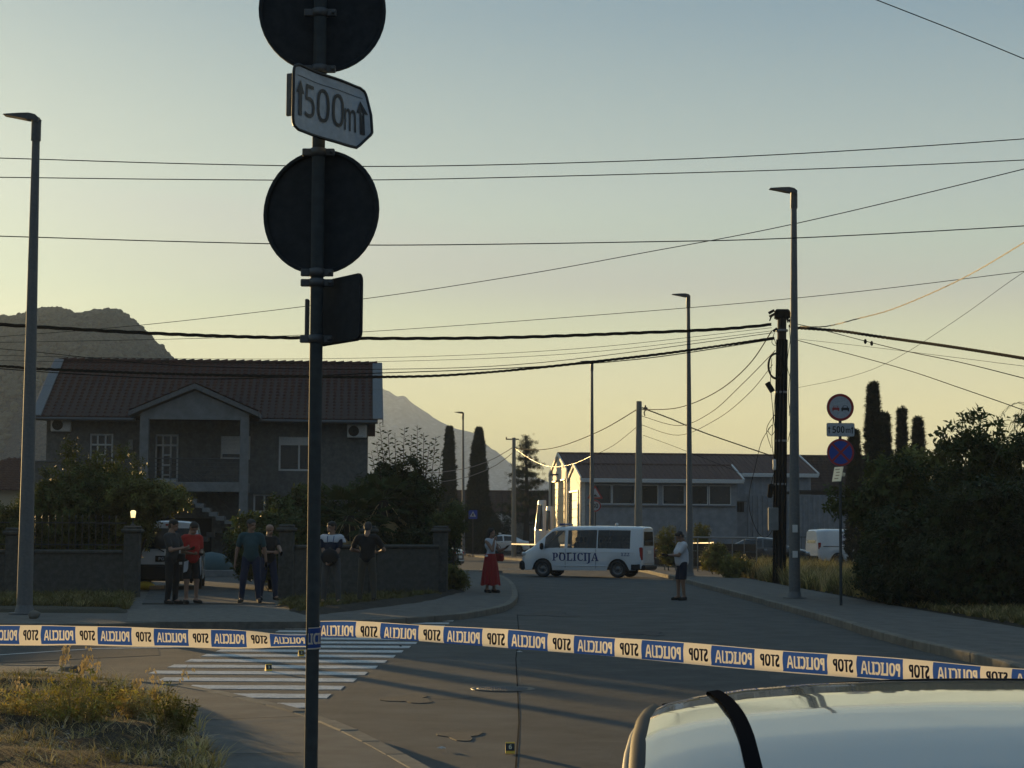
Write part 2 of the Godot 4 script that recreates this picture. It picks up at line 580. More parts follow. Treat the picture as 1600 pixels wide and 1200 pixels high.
# ---------------------------------------------------------------- ground
func kerb(pts: Array, length: float, parent: Node, width := 0.16, top := 0.125) -> void:   # a row of kerb stones, each its own piece
	var line := spline(pts, 0.1)
	var run := 0.0
	var start: Vector3 = line[0]
	for i in range(1, line.size()):
		run += line[i].distance_to(line[i - 1])
		if run >= length or i == line.size() - 1:
			var e: Vector3 = line[i]
			var d := (e - start).normalized()
			var mb := MB.new()
			var size := Vector3(width, top + 0.12, start.distance_to(e) - 0.012)
			mb.rbox(Vector3.ZERO, size, 0.014)
			var o := part("kerb_stone", mb, M.kerb if rng.randf() < 0.6 else M.kerb_b, parent)
			o.position = (start + e) / 2 + Vector3(rv(-0.006, 0.006), (top - 0.12) / 2 + rv(-0.006, 0.005), rv(-0.005, 0.005))
			o.basis = Basis(Vector3.UP.cross(d).normalized(), Vector3.UP, d)
			start = e
			run = 0.0


func in_poly(x: float, z: float, poly: PackedVector2Array) -> bool:
	return Geometry2D.is_point_in_polygon(Vector2(x, z), poly)


func edge_dist(p: Vector2, poly: PackedVector2Array) -> float:
	var best := 1e9
	for i in poly.size():
		best = minf(best, p.distance_to(Geometry2D.get_closest_point_to_segment(p, poly[i], poly[(i + 1) % poly.size()])))
	return best


func bumpy(poly: PackedVector2Array, step: float, y: float, amp: float, seed_: int) -> MB:   # uneven earth within an outline, sinking below its edge
	var n := FastNoiseLite.new()
	n.seed = seed_
	n.frequency = 0.6
	n.fractal_octaves = 4
	var lo := poly[0]
	var hi := poly[0]
	for p in poly:
		lo = lo.min(p)
		hi = hi.max(p)
	var nx := int((hi.x - lo.x) / step) + 2
	var nz := int((hi.y - lo.y) / step) + 2
	var v := []
	for j in nz:
		for i in nx:
			var q := Vector2(lo.x + i * step, lo.y + j * step)
			var d := edge_dist(q, poly) * (1.0 if Geometry2D.is_point_in_polygon(q, poly) else -1.0)
			v.append(Vector3(q.x, y + clampf(d * 0.35, -0.1, amp) + n.get_noise_2d(q.x, q.y) * amp * 0.7, q.y))
	var mb := MB.new()
	mb.group(2)
	for j in nz - 1:
		for i in nx - 1:
			var a: Vector3 = v[j * nx + i]
			if maxf(a.y, maxf(v[j * nx + i + 1].y, v[(j + 1) * nx + i].y)) > y - 0.06:
				mb.quad(v[j * nx + i], v[j * nx + i + 1], v[(j + 1) * nx + i + 1], v[(j + 1) * nx + i])
	return mb


var near_kerb: Array
var verge_poly: PackedVector2Array

func build_ground() -> void:
	var far := MB.new()
	far.quad(Vector3(-4000, -0.08, -5000), Vector3(4000, -0.08, -5000), Vector3(4000, -0.08, 60), Vector3(-4000, -0.08, 60))
	structure("ground", far, M.lawn)
	structure("road", slab([Vector3(-90, 0, 25), Vector3(7, 0, 25), Vector3(7, 0, -170), Vector3(-90, 0, -170)], -0.06, 0.0), M.asphalt)
	# repaired strips, seams and a patch of newer asphalt
	var seams := [[[803, 1260], [806, 1200], [811, 1130], [809, 1080], [806, 1030], [811, 990], [808, 960]], [[650, 1090], [700, 1094], [760, 1089]]]
	for s in seams:
		var pts := []
		for q in s:
			pts.append(gp(q[0], q[1]))
		var mb := MB.new()
		for i in pts.size() - 1:
			var a: Vector3 = pts[i]
			var b: Vector3 = pts[i + 1]
			var n := (b - a).normalized().cross(Vector3.UP) * 0.007
			mb.quad(a - n + Vector3(0, 0.004, 0), a + n + Vector3(0, 0.004, 0), b + n + Vector3(0, 0.004, 0), b - n + Vector3(0, 0.004, 0))
		structure("road_seam", mb, M.tar)
	structure("road_patch", slab([gp(812, 1215), gp(815, 1085), gp(812, 1012), gp(1180, 1030), gp(1330, 1215)], 0.0, 0.005), M.asphalt_patch)
	# hairline cracks wandering over the near asphalt
	for k in 0:
		var p := gp(lerpf(560, 1150, rv(0, 1)), lerpf(1020, 1190, rv(0, 1)))
		var an := rv(0, TAU)
		var mb := MB.new()
		for i in 26:
			var d := Vector3(cos(an), 0, sin(an))
			var e := p + d * 0.11
			var n := d.cross(Vector3.UP) * rv(0.0015, 0.004)
			mb.quad(p - n + Vector3(0, 0.0065, 0), p + n + Vector3(0, 0.0065, 0), e + n + Vector3(0, 0.0065, 0), e - n + Vector3(0, 0.0065, 0))
			p = e
			an += rv(-0.5, 0.5)
		structure("road_crack", mb, M.tar)
	for q in [[640, 1092, 0.5], [900, 1010, 0.9], [720, 1150, 0.35], [1010, 990, 0.7], [860, 960, 1.2]]:
		var c := gp(q[0], q[1])
		var pts := []
		for i in 22:
			var a := TAU * i / 22
			var r: float = q[2] * (0.75 + 0.25 * sin(a * 3 + q[0]) + rv(-0.08, 0.08))
			pts.append(c + Vector3(cos(a) * r * 0.6, 0, sin(a) * r * 1.3))
		structure("oil_stain", slab(pts, 0.0, 0.0065), M.asphalt_stain)
	structure("road_patch", slab([gp(0, 1002), gp(240, 996), gp(250, 1024), gp(0, 1036)], 0.0, 0.0045), M.asphalt_patch)

	# near pavement on the left, its kerb turning towards the viewer
	near_kerb = [Vector3(-60, 0.12, -22.4), Vector3(-20, 0.12, -22.6)]
	for q in [[0, 1037], [64, 1045], [187, 1060], [234, 1063], [300, 1071], [375, 1086], [480, 1111], [560, 1141], [620, 1171], [676, 1201], [760, 1262], [840, 1345]]:
		near_kerb.append(gp(q[0], q[1], 0.12))
	near_kerb.append(Vector3(0.25, 0.12, -3.0))
	near_kerb.append(Vector3(0.3, 0.12, 6.0))
	var edge := spline(near_kerb, 0.4)
	var inset := []
	for i in edge.size():
		var d: Vector3 = (edge[mini(i + 1, edge.size() - 1)] - edge[maxi(i - 1, 0)]).normalized()
		inset.append(edge[i] + d.cross(Vector3.UP) * 0.1)
	structure("pavement", slab(inset + [Vector3(-60, 0, 6)], -0.1, 0.114), M.pavement)
	var kn := Node3D.new()
	kn.name = "kerb_near_corner"
	kn.set_meta("kind", "structure")
	add_child(kn)
	var mid := []
	for p in near_kerb:
		mid.append(Vector3(p.x, 0, p.z))
	kerb(offset_line(mid.slice(1), 0.075), 0.8, kn)
	var vp := []
	for q in [[-700, 1056], [-100, 1060], [90, 1064], [200, 1074], [272, 1098], [300, 1140], [338, 1200], [360, 1260], [380, 1400]]:
		vp.append(gp(q[0], q[1], 0.12))
	vp += [Vector3(-1.4, 0, 5), Vector3(-14, 0, 5)]
	verge_poly = poly_ground(vp)
	structure("verge_earth", bumpy(verge_poly, 0.22, 0.13, 0.09, 3), M.soil)
	# cracks across the near pavement
	for q in [[315, 1125, 470, 1119], [350, 1178, 470, 1176]]:
		var a := gp(q[0], q[1], 0.124)
		var b := gp(q[2], q[3], 0.124)
		var mb := MB.new()
		var n := (b - a).normalized().cross(Vector3.UP) * 0.012
		mb.quad(a - n, a + n, b + n, b - n)
		structure("pavement_joint", mb, M.tar)

	# the far corner: house plot, its pavement and kerb
	var fk := [Vector3(-60, 0.12, -35.6), Vector3(-20, 0.12, -35.6), gp(0, 974, 0.12), gp(240, 972, 0.12), gp(480, 971, 0.12), gp(600, 967, 0.12), gp(700, 960.5, 0.12), gp(745, 955, 0.12), gp(790, 946, 0.12), gp(808, 932, 0.12), gp(806, 917, 0.12), gp(796, 905, 0.12), gp(780, 898, 0.12), gp(745, 893, 0.12), gp(700, 890, 0.12), Vector3(-30, 0.12, -86)]
	var fedge := spline(fk, 0.5)
	structure("pavement", slab(offset_line(fedge, -0.1) + [Vector3(-60, 0, -88)], -0.1, 0.114), M.pavement)
	var kf := Node3D.new()
	kf.name = "kerb_far_corner"
	kf.set_meta("kind", "structure")
	add_child(kf)
	var fmid := []
	for p in fk.slice(1, 15):
		fmid.append(Vector3(p.x, 0, p.z))
	kerb(offset_line(fmid, -0.075), 1.0, kf)
	structure("yard", slab([Vector3(-45, 0, -47), Vector3(-1.9, 0, -51), Vector3(-2.0, 0, -80), Vector3(-45, 0, -84)], 0.0, 0.13), M.gravel)
	structure("driveway", slab([gp(205, 952, 0.12), gp(445, 949, 0.12), gp(500, 972, 0.12), gp(196, 972, 0.12)], 0.0, 0.127), M.concrete)
	structure("driveway", slab([gp(222, 944, 0.12), gp(430, 944, 0.12), gp(395, 884, 0.12), gp(255, 884, 0.12)], 0.0, 0.136), M.asphalt)
	structure("verge_earth", bumpy(poly_ground([gp(-60, 956, 0.12), gp(196, 958, 0.12), gp(210, 930, 0.12), gp(-60, 934, 0.12)]), 0.3, 0.12, 0.05, 5), M.lawn)
	structure("verge_earth", bumpy(poly_ground([gp(432, 948, 0.12), gp(475, 962, 0.12), gp(560, 953, 0.12), gp(660, 940, 0.12), gp(722, 925, 0.12), gp(724, 908, 0.12), gp(700, 902, 0.12), gp(690, 926, 0.12), gp(450, 936, 0.12)]), 0.3, 0.12, 0.05, 6), M.gravel)

	# right pavement and the open ground behind it
	var rk := [Vector3(6.25, 0.12, 6), gp(1740, 1085, 0.12), gp(1560, 1032, 0.12), gp(1440, 1004, 0.12), gp(1360, 984, 0.12), gp(1290, 963, 0.12), gp(1200, 939, 0.12), gp(1100, 913, 0.12), gp(1040, 898, 0.12), gp(985, 887, 0.12), gp(900, 879, 0.12), gp(812, 873, 0.12), gp(735, 867.5, 0.12), gp(650, 864, 0.12), Vector3(-40, 0.12, -165)]
	var redge := spline(rk, 0.6)
	redge.reverse()
	var rin := offset_line(redge, -0.1)
	structure("pavement", slab(rin + [Vector3(9.4, 0, 6), Vector3(9.0, 0, -24), Vector3(8.6, 0, -45), Vector3(8.4, 0, -84), Vector3(4, 0, -112), Vector3(-0.8, 0, -135), Vector3(-5.5, 0, -151), Vector3(-40, 0, -170)], -0.1, 0.115), M.pavement)
	structure("open_ground", slab(rin + [Vector3(90, 0, 6), Vector3(90, 0, -240), Vector3(-60, 0, -240)], -0.1, 0.1), M.soil)
	var kr := Node3D.new()
	kr.name = "kerb_right"
	kr.set_meta("kind", "structure")
	add_child(kr)
	var rmid := []
	for p in redge:
		rmid.append(Vector3(p.x, 0, p.z))
	rmid = offset_line(rmid, -0.075).filter(func(p): return p.z < -20 and p.z > -132)
	kerb(rmid, 1.0, kr, 0.16, 0.135)

	# zebra crossing over the side street and the worn white line beside it
	var z := Node3D.new()
	z.name = "zebra_crossing"
	z.set_meta("kind", "structure")
	add_child(z)
	for k in 18:
		var d := 18.7 + k * 1.07
		var xr := -1.92 + (d - 18.7) * 0.045
		var xl := -4.45 + (d - 18.7) * 0.035
		if k == 0:
			xl = -2.3
		if k == 1:
			xl = -2.9
		if k == 2:
			xl = -3.5
		if k == 3:
			xl = -4.0
		var pts := []
		var n := 14
		for i in n + 1:
			pts.append(Vector3(lerpf(xl, xr, i / float(n)), 0, -d + rv(-0.018, 0.018)))
		for i in n + 1:
			pts.append(Vector3(lerpf(xr, xl, i / float(n)), 0, -d - 0.5 + rv(-0.018, 0.018)))
		part("stripe", slab(pts, 0.0, 0.006), M.paint_white, z)
	var wl := []
	for q in [[-60, 1028], [60, 1020], [150, 1014], [260, 1012.5], [300, 1012]]:
		wl.append(gp(q[0], q[1]))
	var wmb := MB.new()
	for i in wl.size() - 1:
		wmb.quad(wl[i] + Vector3(0, 0.008, 0.09), wl[i] + Vector3(0, 0.008, -0.09), wl[i + 1] + Vector3(0, 0.008, -0.09), wl[i + 1] + Vector3(0, 0.008, 0.09))
	structure("edge_line", wmb, M.paint_white)
	# the stop of the bend: short dashes of the centre line beyond the van
	for q in [[745, 905], [780, 890]]:
		var c := gp(q[0], q[1])
		structure("lane_dash", slab([c + Vector3(-0.9, 0, -0.5), c + Vector3(0.9, 0, -1.2), c + Vector3(0.95, 0, -1.0), c + Vector3(-0.85, 0, -0.3)], 0.0, 0.008), M.paint_white)


func offset_line(pts: Array, d: float) -> Array:   # a line moved sideways along the ground
	var out := []
	for i in pts.size():
		var t: Vector3 = pts[mini(i + 1, pts.size() - 1)] - pts[maxi(i - 1, 0)]
		t.y = 0
		out.append(pts[i] + t.normalized().cross(Vector3.UP) * d)
	return out


# ---------------------------------------------------------------- hills
func ridge(outline: Array, depth: float, run: float, nx: int, nz: int, seed_: int, rough: float) -> Array:
	# outline: pixel columns and heights of the skyline; the slope falls from it towards the viewer over «run» metres
	var n := FastNoiseLite.new()
	n.seed = seed_
	n.frequency = 3.0 / run
	n.fractal_octaves = 5
	var line := []
	for q in outline:
		line.append(at(q[0], q[1], depth))
	var rows := []
	for j in nz + 1:
		var t := float(j) / nz
		var row := []
		for i in nx + 1:
			var u := float(i) / nx * (line.size() - 1)
			var k := mini(int(u), line.size() - 2)
			var top: Vector3 = line[k].lerp(line[k + 1], u - k)
			var p := Vector3(top.x, top.y * (1.0 - smoothstep(0.0, 1.0, t * 0.93) * 1.05) - 2.0 * t, top.z + run * t)
			p += Vector3(0, n.get_noise_2d(p.x, p.z) * rough * smoothstep(0.0, 0.2, t), 0)
			row.append(p)
		rows.append(row)
	var back := []
	for p in rows[0]:
		back.append(Vector3(p.x, -3, p.z - run * 0.8))
	rows.push_front(back)
	return rows

func rows_mesh(rows: Array) -> MB:
	var mb := MB.new()
	mb.group(1)
	for j in rows.size() - 1:
		for i in rows[j].size() - 1:
			mb.quad(rows[j][i], rows[j][i + 1], rows[j + 1][i + 1], rows[j + 1][i])
	return mb

func build_hills() -> void:
	var out := [[-900, 816], [-600, 796], [-400, 735], [-260, 655], [-120, 560], [0, 505], [45, 499], [75, 490], [100, 490], [120, 500], [150, 496], [185, 495], [205, 508], [222, 525], [245, 545], [262, 562], [285, 590], [330, 640], [400, 700], [500, 760], [640, 815]]
	var rows := ridge(out, 620.0, 150.0, 160, 26, 4, 3.0)
	structure("hill", rows_mesh(rows), M.hill)
	# the wood on it, tree after tree
	var st := SurfaceTool.new()
	var tree := MB.new()
	for k in 7:
		var c := Vector3(rv(-0.5, 0.5), rv(0.2, 1.0), rv(-0.5, 0.5))
		tree.ball(c, Vector3(rv(0.35, 0.6), rv(0.3, 0.5), rv(0.35, 0.6)), 7, 5, any_basis())
	var tm := tree.mesh()
	var places := []
	var tints := []
	var n := FastNoiseLite.new()
	n.seed = 31
	n.frequency = 0.011
	n.fractal_octaves = 3
	for k in 15000:
		var j := 1.0 + rv(0, 1) * rv(0, 1) * 24.0
		if k < 900:
			j = 1.0 + rv(0, 0.6)
		var i := rv(0, rows[0].size() - 1.01)
		var a: Vector3 = rows[int(j)][int(i)].lerp(rows[int(j)][int(i) + 1], i - int(i))
		var b: Vector3 = rows[mini(int(j) + 1, rows.size() - 1)][int(i)].lerp(rows[mini(int(j) + 1, rows.size() - 1)][int(i) + 1], i - int(i))
		var p := a.lerp(b, j - int(j))
		if k >= 900 and n.get_noise_2d(p.x, p.z * 0.6) < -0.3:
			continue
		if k < 900 and n.get_noise_2d(p.x * 3.0, 7.0) < -0.05:
			continue
		var s := rv(0.8, 2.3) if k < 900 else rv(0.7, 1.7)
		places.append(Transform3D(Basis(Vector3.UP, rv(0, TAU)) * Basis.from_scale(Vector3(s, s * rv(0.7, 1.1), s)), p - Vector3(0, s * 0.2, 0)))
		var v := rv(0.7, 1.3)
		tints.append(Color(v, v, v))
	var m := mat("hill_wood", lin(0.085, 0.085, 0.055), 0.95)
	m.vertex_color_use_as_albedo = true
	multi("hillside_wood", tm, m, places, tints, self)
	tag(get_node("hillside_wood"), "scrubby wood covering the hill behind the house", "wood")
	var out2 := [[300, 800], [400, 720], [480, 670], [540, 640], [585, 621], [600, 618], [612, 621], [625, 629], [640, 632], [655, 640], [680, 657], [710, 672], [735, 690], [770, 715], [810, 738], [850, 760], [900, 786], [960, 812], [1040, 826], [1200, 829]]
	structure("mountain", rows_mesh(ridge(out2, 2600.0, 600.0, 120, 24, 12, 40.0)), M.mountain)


# ---------------------------------------------------------------- the house behind the wall
func tiled_slope(a: Vector3, along: Vector3, up: Vector3, nrm: Vector3, cols: int, rws: int, cut = null) -> MB:
	# wavy clay tiles in courses from the eave corner a: «along» spans the eave, «up» the slope
	var mb := MB.new()
	mb.group(4)
	for r in rws:
		for c in cols:
			var u0 := float(c) / cols
			var j0 := rv(-0.004, 0.004)
			var v0 := float(r) / rws
			var v1 := float(r + 1) / rws + 0.012
			if cut != null and cut.call((u0 + 0.5 / cols), (v0 + v1) / 2):
				continue
			var low := []
			var high := []
			for k in 6:
				var u := u0 + k / 5.0 / cols
				var wv: float = 0.028 * cos(k / 5.0 * TAU)
				low.append(a + along * u + up * (v0 + j0 * 0.3) + nrm * (wv + 0.055 + j0))
				high.append(a + along * u + up * v1 + nrm * (wv + 0.012 + j0))
			for k in 5:
				mb.quad(low[k], low[k + 1], high[k + 1], high[k])
				mb.quad(low[k], low[k] - nrm * 0.045, low[k + 1] - nrm * 0.045, low[k + 1])
	return mb


func wall_with_holes(w: float, h: float, t: float, holes: Array, x0: float, y0: float, z: float) -> MB:   # a wall of boxes round its openings
	var mb := MB.new()
	var xs := [x0, x0 + w]
	var ys := [y0, y0 + h]
	for r in holes:
		for v in [r[0], r[2]]:
			if not xs.has(v):
				xs.append(v)
		for v in [r[1], r[3]]:
			if not ys.has(v):
				ys.append(v)
	xs.sort(); ys.sort()
	for i in xs.size() - 1:
		var j := 0
		while j < ys.size() - 1:
			var cx: float = (xs[i] + xs[i + 1]) / 2
			var open := func(k): 
				var cy: float = (ys[k] + ys[k + 1]) / 2
				return holes.any(func(r): return cx > r[0] and cx < r[2] and cy > r[1] and cy < r[3])
			if open.call(j):
				j += 1
				continue
			var e := j
			while e + 1 < ys.size() - 1 and not open.call(e + 1):
				e += 1
			mb.box(Vector3(cx, (ys[j] + ys[e + 1]) / 2, z), Vector3(xs[i + 1] - xs[i], ys[e + 1] - ys[j], t))
			j = e + 1
	return mb


func window(parent: Node, r: Array, z: float, called := "window", bars := 1, shutter := 0.0, depth := 0.07) -> MeshInstance3D:
	var w: float = r[2] - r[0]
	var h: float = r[3] - r[1]
	var c := Vector3((r[0] + r[2]) / 2, (r[1] + r[3]) / 2, z)
	var fr := MB.new()
	var f := 0.075
	fr.rbox(c + Vector3(0, h / 2 - f / 2, 0), Vector3(w, f, depth), 0.01)
	fr.rbox(c - Vector3(0, h / 2 - f / 2, 0), Vector3(w, f, depth), 0.01)
	for s in [-1, 1]:
		fr.rbox(c + Vector3(s * (w / 2 - f / 2), 0, 0), Vector3(f, h - 2 * f, depth), 0.01)
	for b in range(1, bars):
		fr.rbox(c + Vector3(-w / 2 + w * b / bars, 0, 0), Vector3(f * 0.9, h - 2 * f, depth * 0.8), 0.01)
	var o := part(called, fr, M.white_frame, parent)
	for b in bars:
		var g := MB.new()
		g.box(c + Vector3(-w / 2 + w * (b + 0.5) / bars, 0, -0.01), Vector3(w / bars - f, h - 2 * f, 0.012))
		part("pane", g, M.window_dark, o)
	if shutter > 0:
		var sh := MB.new()
		var n := int(h * shutter / 0.055)
		for k in n:
			sh.rbox(c + Vector3(0, h / 2 - f - (k + 0.5) * 0.055, 0.022), Vector3(w - 2 * f, 0.05, 0.018), 0.006)
		part("roller_shutter", sh, M.white_frame, o)
	return o


func aircon(where: Vector3, yaw: float, label: String) -> Node3D:
	var t := thing("air_conditioner", label, "air conditioner", where, yaw, "air conditioners on the house front")
	var mb := MB.new()
	mb.rbox(Vector3(0, 0.27, 0.14), Vector3(0.8, 0.54, 0.28), 0.03)
	part("casing", mb, M.white_frame, t)
	var g := MB.new()
	for k in 5:
		var r := 0.05 + k * 0.04
		var pts := []
		for i in 17:
			pts.append(Vector3(-0.13 + cos(TAU * i / 16) * r, 0.27 + sin(TAU * i / 16) * r, 0.292))
		g.tube(pts, 0.006, 5, false)
	part("fan_grille", g, M.steel_dark, t)
	var d := MB.new()
	d.lathe([Vector2(0.0, 0.284), Vector2(0.22, 0.284)], 20, Transform3D(Basis(Vector3.RIGHT, PI / 2), Vector3(-0.13, 0.27, 0.0)))
	part("fan_opening", d, M.dark_void, t)
	for s in [-1, 1]:
		var b := MB.new()
		b.box(Vector3(s * 0.3, -0.03, 0.13), Vector3(0.03, 0.04, 0.36))
		part("bracket", b, M.steel, t)
	return t


func build_house() -> void:
	var hs := thing("house", "two storey grey rendered house with red tiled roof and gabled porch balcony", "house", Vector3(-12.34, 0.1, -78.05), 0.08)
	var holes := [[-2.14, 3.55, -1.2, 5.5], [0.5, 4.5, 1.7, 5.45], [-4.76, 3.55, -3.82, 5.5], [2.85, 4.05, 4.5, 5.45], [1.85, 2.35, 2.75, 3.1], [-1.9, 0.0, 0.2, 2.1], [-5.6, 0.9, -4.6, 2.1]]
	part("front_wall", wall_with_holes(12.96, 6.2, 0.3, holes, -6.48, 0.0, -0.15), M.render_grey, hs)
	for s in [-1, 1]:
		var sw := MB.new()
		var poly := PackedVector2Array([Vector2(0.3, 0), Vector2(9.9, 0), Vector2(9.9, 6.2), Vector2(5.0, 8.62), Vector2(0.3, 6.3)])
		sw.prism(poly, -0.15, 0.15, Transform3D(Basis(Vector3.FORWARD, Vector3.UP, Vector3.RIGHT), Vector3(s * 6.33, 0, 0)))
		part("gable_wall", sw, M.render_grey, hs)
	var bw := MB.new()
	bw.box(Vector3(0, 3.1, -10.05), Vector3(12.96, 6.2, 0.3))
	bw.box(Vector3(0, 3.3, -5.1), Vector3(12.3, 0.25, 9.5))
	bw.box(Vector3(0, 0.05, -5.1), Vector3(12.3, 0.1, 9.5))
	part("back_wall", bw, M.render_grey, hs)
	# roof: deck, courses of tiles, ridge caps, flashings, gutter
	var eave := Vector3(-6.8, 6.1, 0.72)
	var top := Vector3(-6.8, 8.86, -5.0)
	var up := top - eave
	var along := Vector3(13.66, 0, 0)
	var nrm := up.cross(Vector3.LEFT).normalized()
	if nrm.y < 0:
		nrm = -nrm
	var dk := MB.new()
	dk.prism(PackedVector2Array([Vector2(-0.74, 6.02), Vector2(-0.74, 6.16), Vector2(5.0, 8.88), Vector2(10.8, 6.16), Vector2(10.8, 6.02), Vector2(5.0, 8.72)]), 0.0, 13.66, Transform3D(Basis(Vector3.FORWARD, Vector3.UP, Vector3.RIGHT), Vector3(-6.8, 0, 0)))
	var roof := part("roof", dk, M.tile_dark, hs)
	# the porch gable cuts a triangle out of the main courses
	var cut := func(u: float, v: float) -> bool:
		var x := -6.8 + 13.66 * u
		return v < 0.40 and absf(x + 0.39) < 2.35 * (1.0 - v / 0.40)
	var tl := part("roof_tile", tiled_slope(eave, along, up, nrm, 46, 18, cut), M.tile, roof)
	stuff(tl)
	for k in 38:
		var cap := MB.new()
		var p := top + along * ((k + 0.5) / 38.0)
		cap.tube([p + Vector3(-0.19, 0.02, 0), p + Vector3(0.0, 0.045, 0), p + Vector3(0.19, 0.06, 0)], [0.10, 0.105, 0.12], 8)
		part("ridge_tile", cap, M.tile if k % 3 else M.tile_dark, roof)
	for s in [0.0, 1.0]:
		var fl := MB.new()
		var b := Basis(Vector3.RIGHT, nrm, Vector3.RIGHT.cross(nrm))
		for h in 2:
			var a0: Vector3 = eave + along * s + up * (0.5 * h) + Vector3(-0.02 if s == 0 else 0.02, 0, 0)
			var a1: Vector3 = eave + along * s + up * (0.5 * h + 0.5)
			fl.rbox((a0 + a1) / 2 + nrm * (0.075 + 0.01 * h), Vector3(0.42, 0.05, (a1 - a0).length() + 0.06), 0.015, b)
			fl.rbox((a0 + a1) / 2 + nrm * -0.06 + Vector3(-0.2 if s == 0 else 0.2, 0, 0), Vector3(0.03, 0.3, (a1 - a0).length() + 0.06), 0.01, b)
		part("verge_flashing", fl, M.flashing, roof)
	for seg in [[-6.8, -2.85], [2.07, 6.86]]:
		var gu := MB.new()
		gu.tube([Vector3(seg[0], 6.03, 0.8), Vector3((seg[0] + seg[1]) / 2, 6.025, 0.8), Vector3(seg[1], 6.03, 0.8)], 0.075, 8)
		part("gutter", gu, M.steel_dark, roof)
	# porch: two posts, slab, beam with gable, its own little roof
	for x in [-2.34, 1.58]:
		var po := MB.new()
		po.rbox(Vector3(x, 3.05, 2.05), Vector3(0.34, 6.1, 0.34), 0.015)
		part("porch_post", po, M.render_pale, hs)
	var slb := MB.new()
	slb.rbox(Vector3(-0.38, 3.32, 1.05), Vector3(4.2, 0.38, 2.28), 0.015)
	part("balcony_slab", slb, M.render_pale, hs)
	var gb := MB.new()
	gb.prism(PackedVector2Array([Vector2(-2.5, 5.98), Vector2(1.74, 5.98), Vector2(1.74, 6.22), Vector2(-0.39, 7.12), Vector2(-2.5, 6.22)]), 1.9, 2.2)
	part("porch_gable", gb, M.render_pale, hs)
	var pr := MB.new()
	pr.prism(PackedVector2Array([Vector2(-2.95, 6.1), Vector2(-0.39, 7.2), Vector2(2.17, 6.1), Vector2(2.17, 6.28), Vector2(-0.39, 7.4), Vector2(-2.95, 6.28)]), -2.4, 2.42)
	var pro := part("porch_roof", pr, M.flashing, hs)
	for s in [-1.0, 1.0]:
		var a := Vector3(-0.39 + s * 2.5, 6.3, 2.3)
		var upv := Vector3(-s * 2.5, 1.1, 0)
		var t := part("roof_tile", tiled_slope(a, Vector3(0, 0, -4.4), upv, Vector3(s * 0.4, 0.91, 0), 15, 8), M.tile, pro)
		stuff(t)
	# balcony rail of level bars
	for k in 6:
		var rl := MB.new()
		var y := 3.66 + k * 0.155
		rl.tube([Vector3(-2.15, y, 2.08), Vector3(1.4, y, 2.08)], 0.022 if k == 5 else 0.013, 6)
		part("rail_bar", rl, M.steel_dark, hs)
	for x in [-1.3, -0.4, 0.5]:
		var ps := MB.new()
		ps.tube([Vector3(x, 3.5, 2.06), Vector3(x, 4.42, 2.06)], 0.02, 6)
		part("rail_post", ps, M.steel_dark, hs)
	for k in 4:
		var rl := MB.new()
		rl.tube([Vector3(-1.0, 4.35 - k * 0.17, 1.0), Vector3(0.95, 3.0 - k * 0.17, 1.0)], 0.018, 6)
		part("stair_rail", rl, M.steel_dark, hs)
	# stairs under the balcony: a flight down to a landing, a second one back to the ground
	for k in 7:
		var s1 := MB.new()
		s1.rbox(Vector3(-0.95 + k * 0.27, 3.08 - k * 0.165, 1.55), Vector3(0.33, 0.18, 1.0), 0.01)
		part("step", s1, M.render_pale, hs)
	var ld := MB.new()
	ld.rbox(Vector3(1.25, 1.95, 1.05), Vector3(0.8, 0.16, 2.0), 0.01)
	part("landing", ld, M.render_pale, hs)
	for k in 10:
		var s2 := MB.new()
		s2.rbox(Vector3(0.8 - k * 0.28, 1.8 - k * 0.18, 0.55), Vector3(0.33, 0.2, 0.95), 0.01)
		part("step", s2, M.render_grey, hs)
	# parapet of the left terrace
	var tr := MB.new()
	tr.rbox(Vector3(-4.72, 3.85, 1.2), Vector3(4.1, 0.8, 0.14), 0.012)
	tr.rbox(Vector3(-6.7, 3.85, 0.6), Vector3(0.14, 0.8, 1.06), 0.012)
	tr.rbox(Vector3(-4.72, 3.36, 0.63), Vector3(4.1, 0.18, 1.24), 0.012)
	part("terrace_parapet", tr, M.render_grey, hs)
	var cp := MB.new()
	cp.rbox(Vector3(-4.74, 4.3, 1.2), Vector3(4.3, 0.08, 0.24), 0.015)
	part("parapet_coping", cp, M.steel_dark, hs)
	# openings
	for r in [holes[0], holes[2]]:
		var d := window(hs, r, -0.12, "glazed_door", 3)
		var cx: float = (r[0] + r[2]) / 2
		for q in [[5.05, 0.9, 0.07], [4.65, 0.34, 0.06], [4.25, 0.34, 0.06], [3.85, 0.34, 0.06], [3.62, 0.85, 0.16]]:
			var tr2 := MB.new()
			tr2.rbox(Vector3(cx, q[0], -0.1), Vector3(q[1], q[2], 0.08), 0.01)
			part("glazing_bar", tr2, M.white_frame, d)
	window(hs, holes[1], -0.1, "window", 1, 0.72)
	window(hs, holes[3], -0.1, "window", 2, 0.22)
	window(hs, holes[4], -0.16, "window", 2)
	window(hs, holes[6], -0.16, "window", 2)
	var gd := MB.new()
	gd.box(Vector3(-0.85, 1.05, -0.2), Vector3(2.1, 2.1, 0.06))
	part("cellar_door", gd, M.dark_void, hs)
	var lt := MB.new()
	lt.rbox(Vector3(-3.1, 5.05, 0.05), Vector3(0.2, 0.42, 0.1), 0.02)
	part("meter_box", lt, M.render_pale, hs)
	var xf := hs.transform
	aircon(xf * Vector3(-5.88, 5.55, 0.0), 0.08, "left air conditioner under the eave of the grey house")
	aircon(xf * Vector3(6.02, 5.42, 0.0), 0.08, "right air conditioner under the eave of the grey house beside the shrubs")
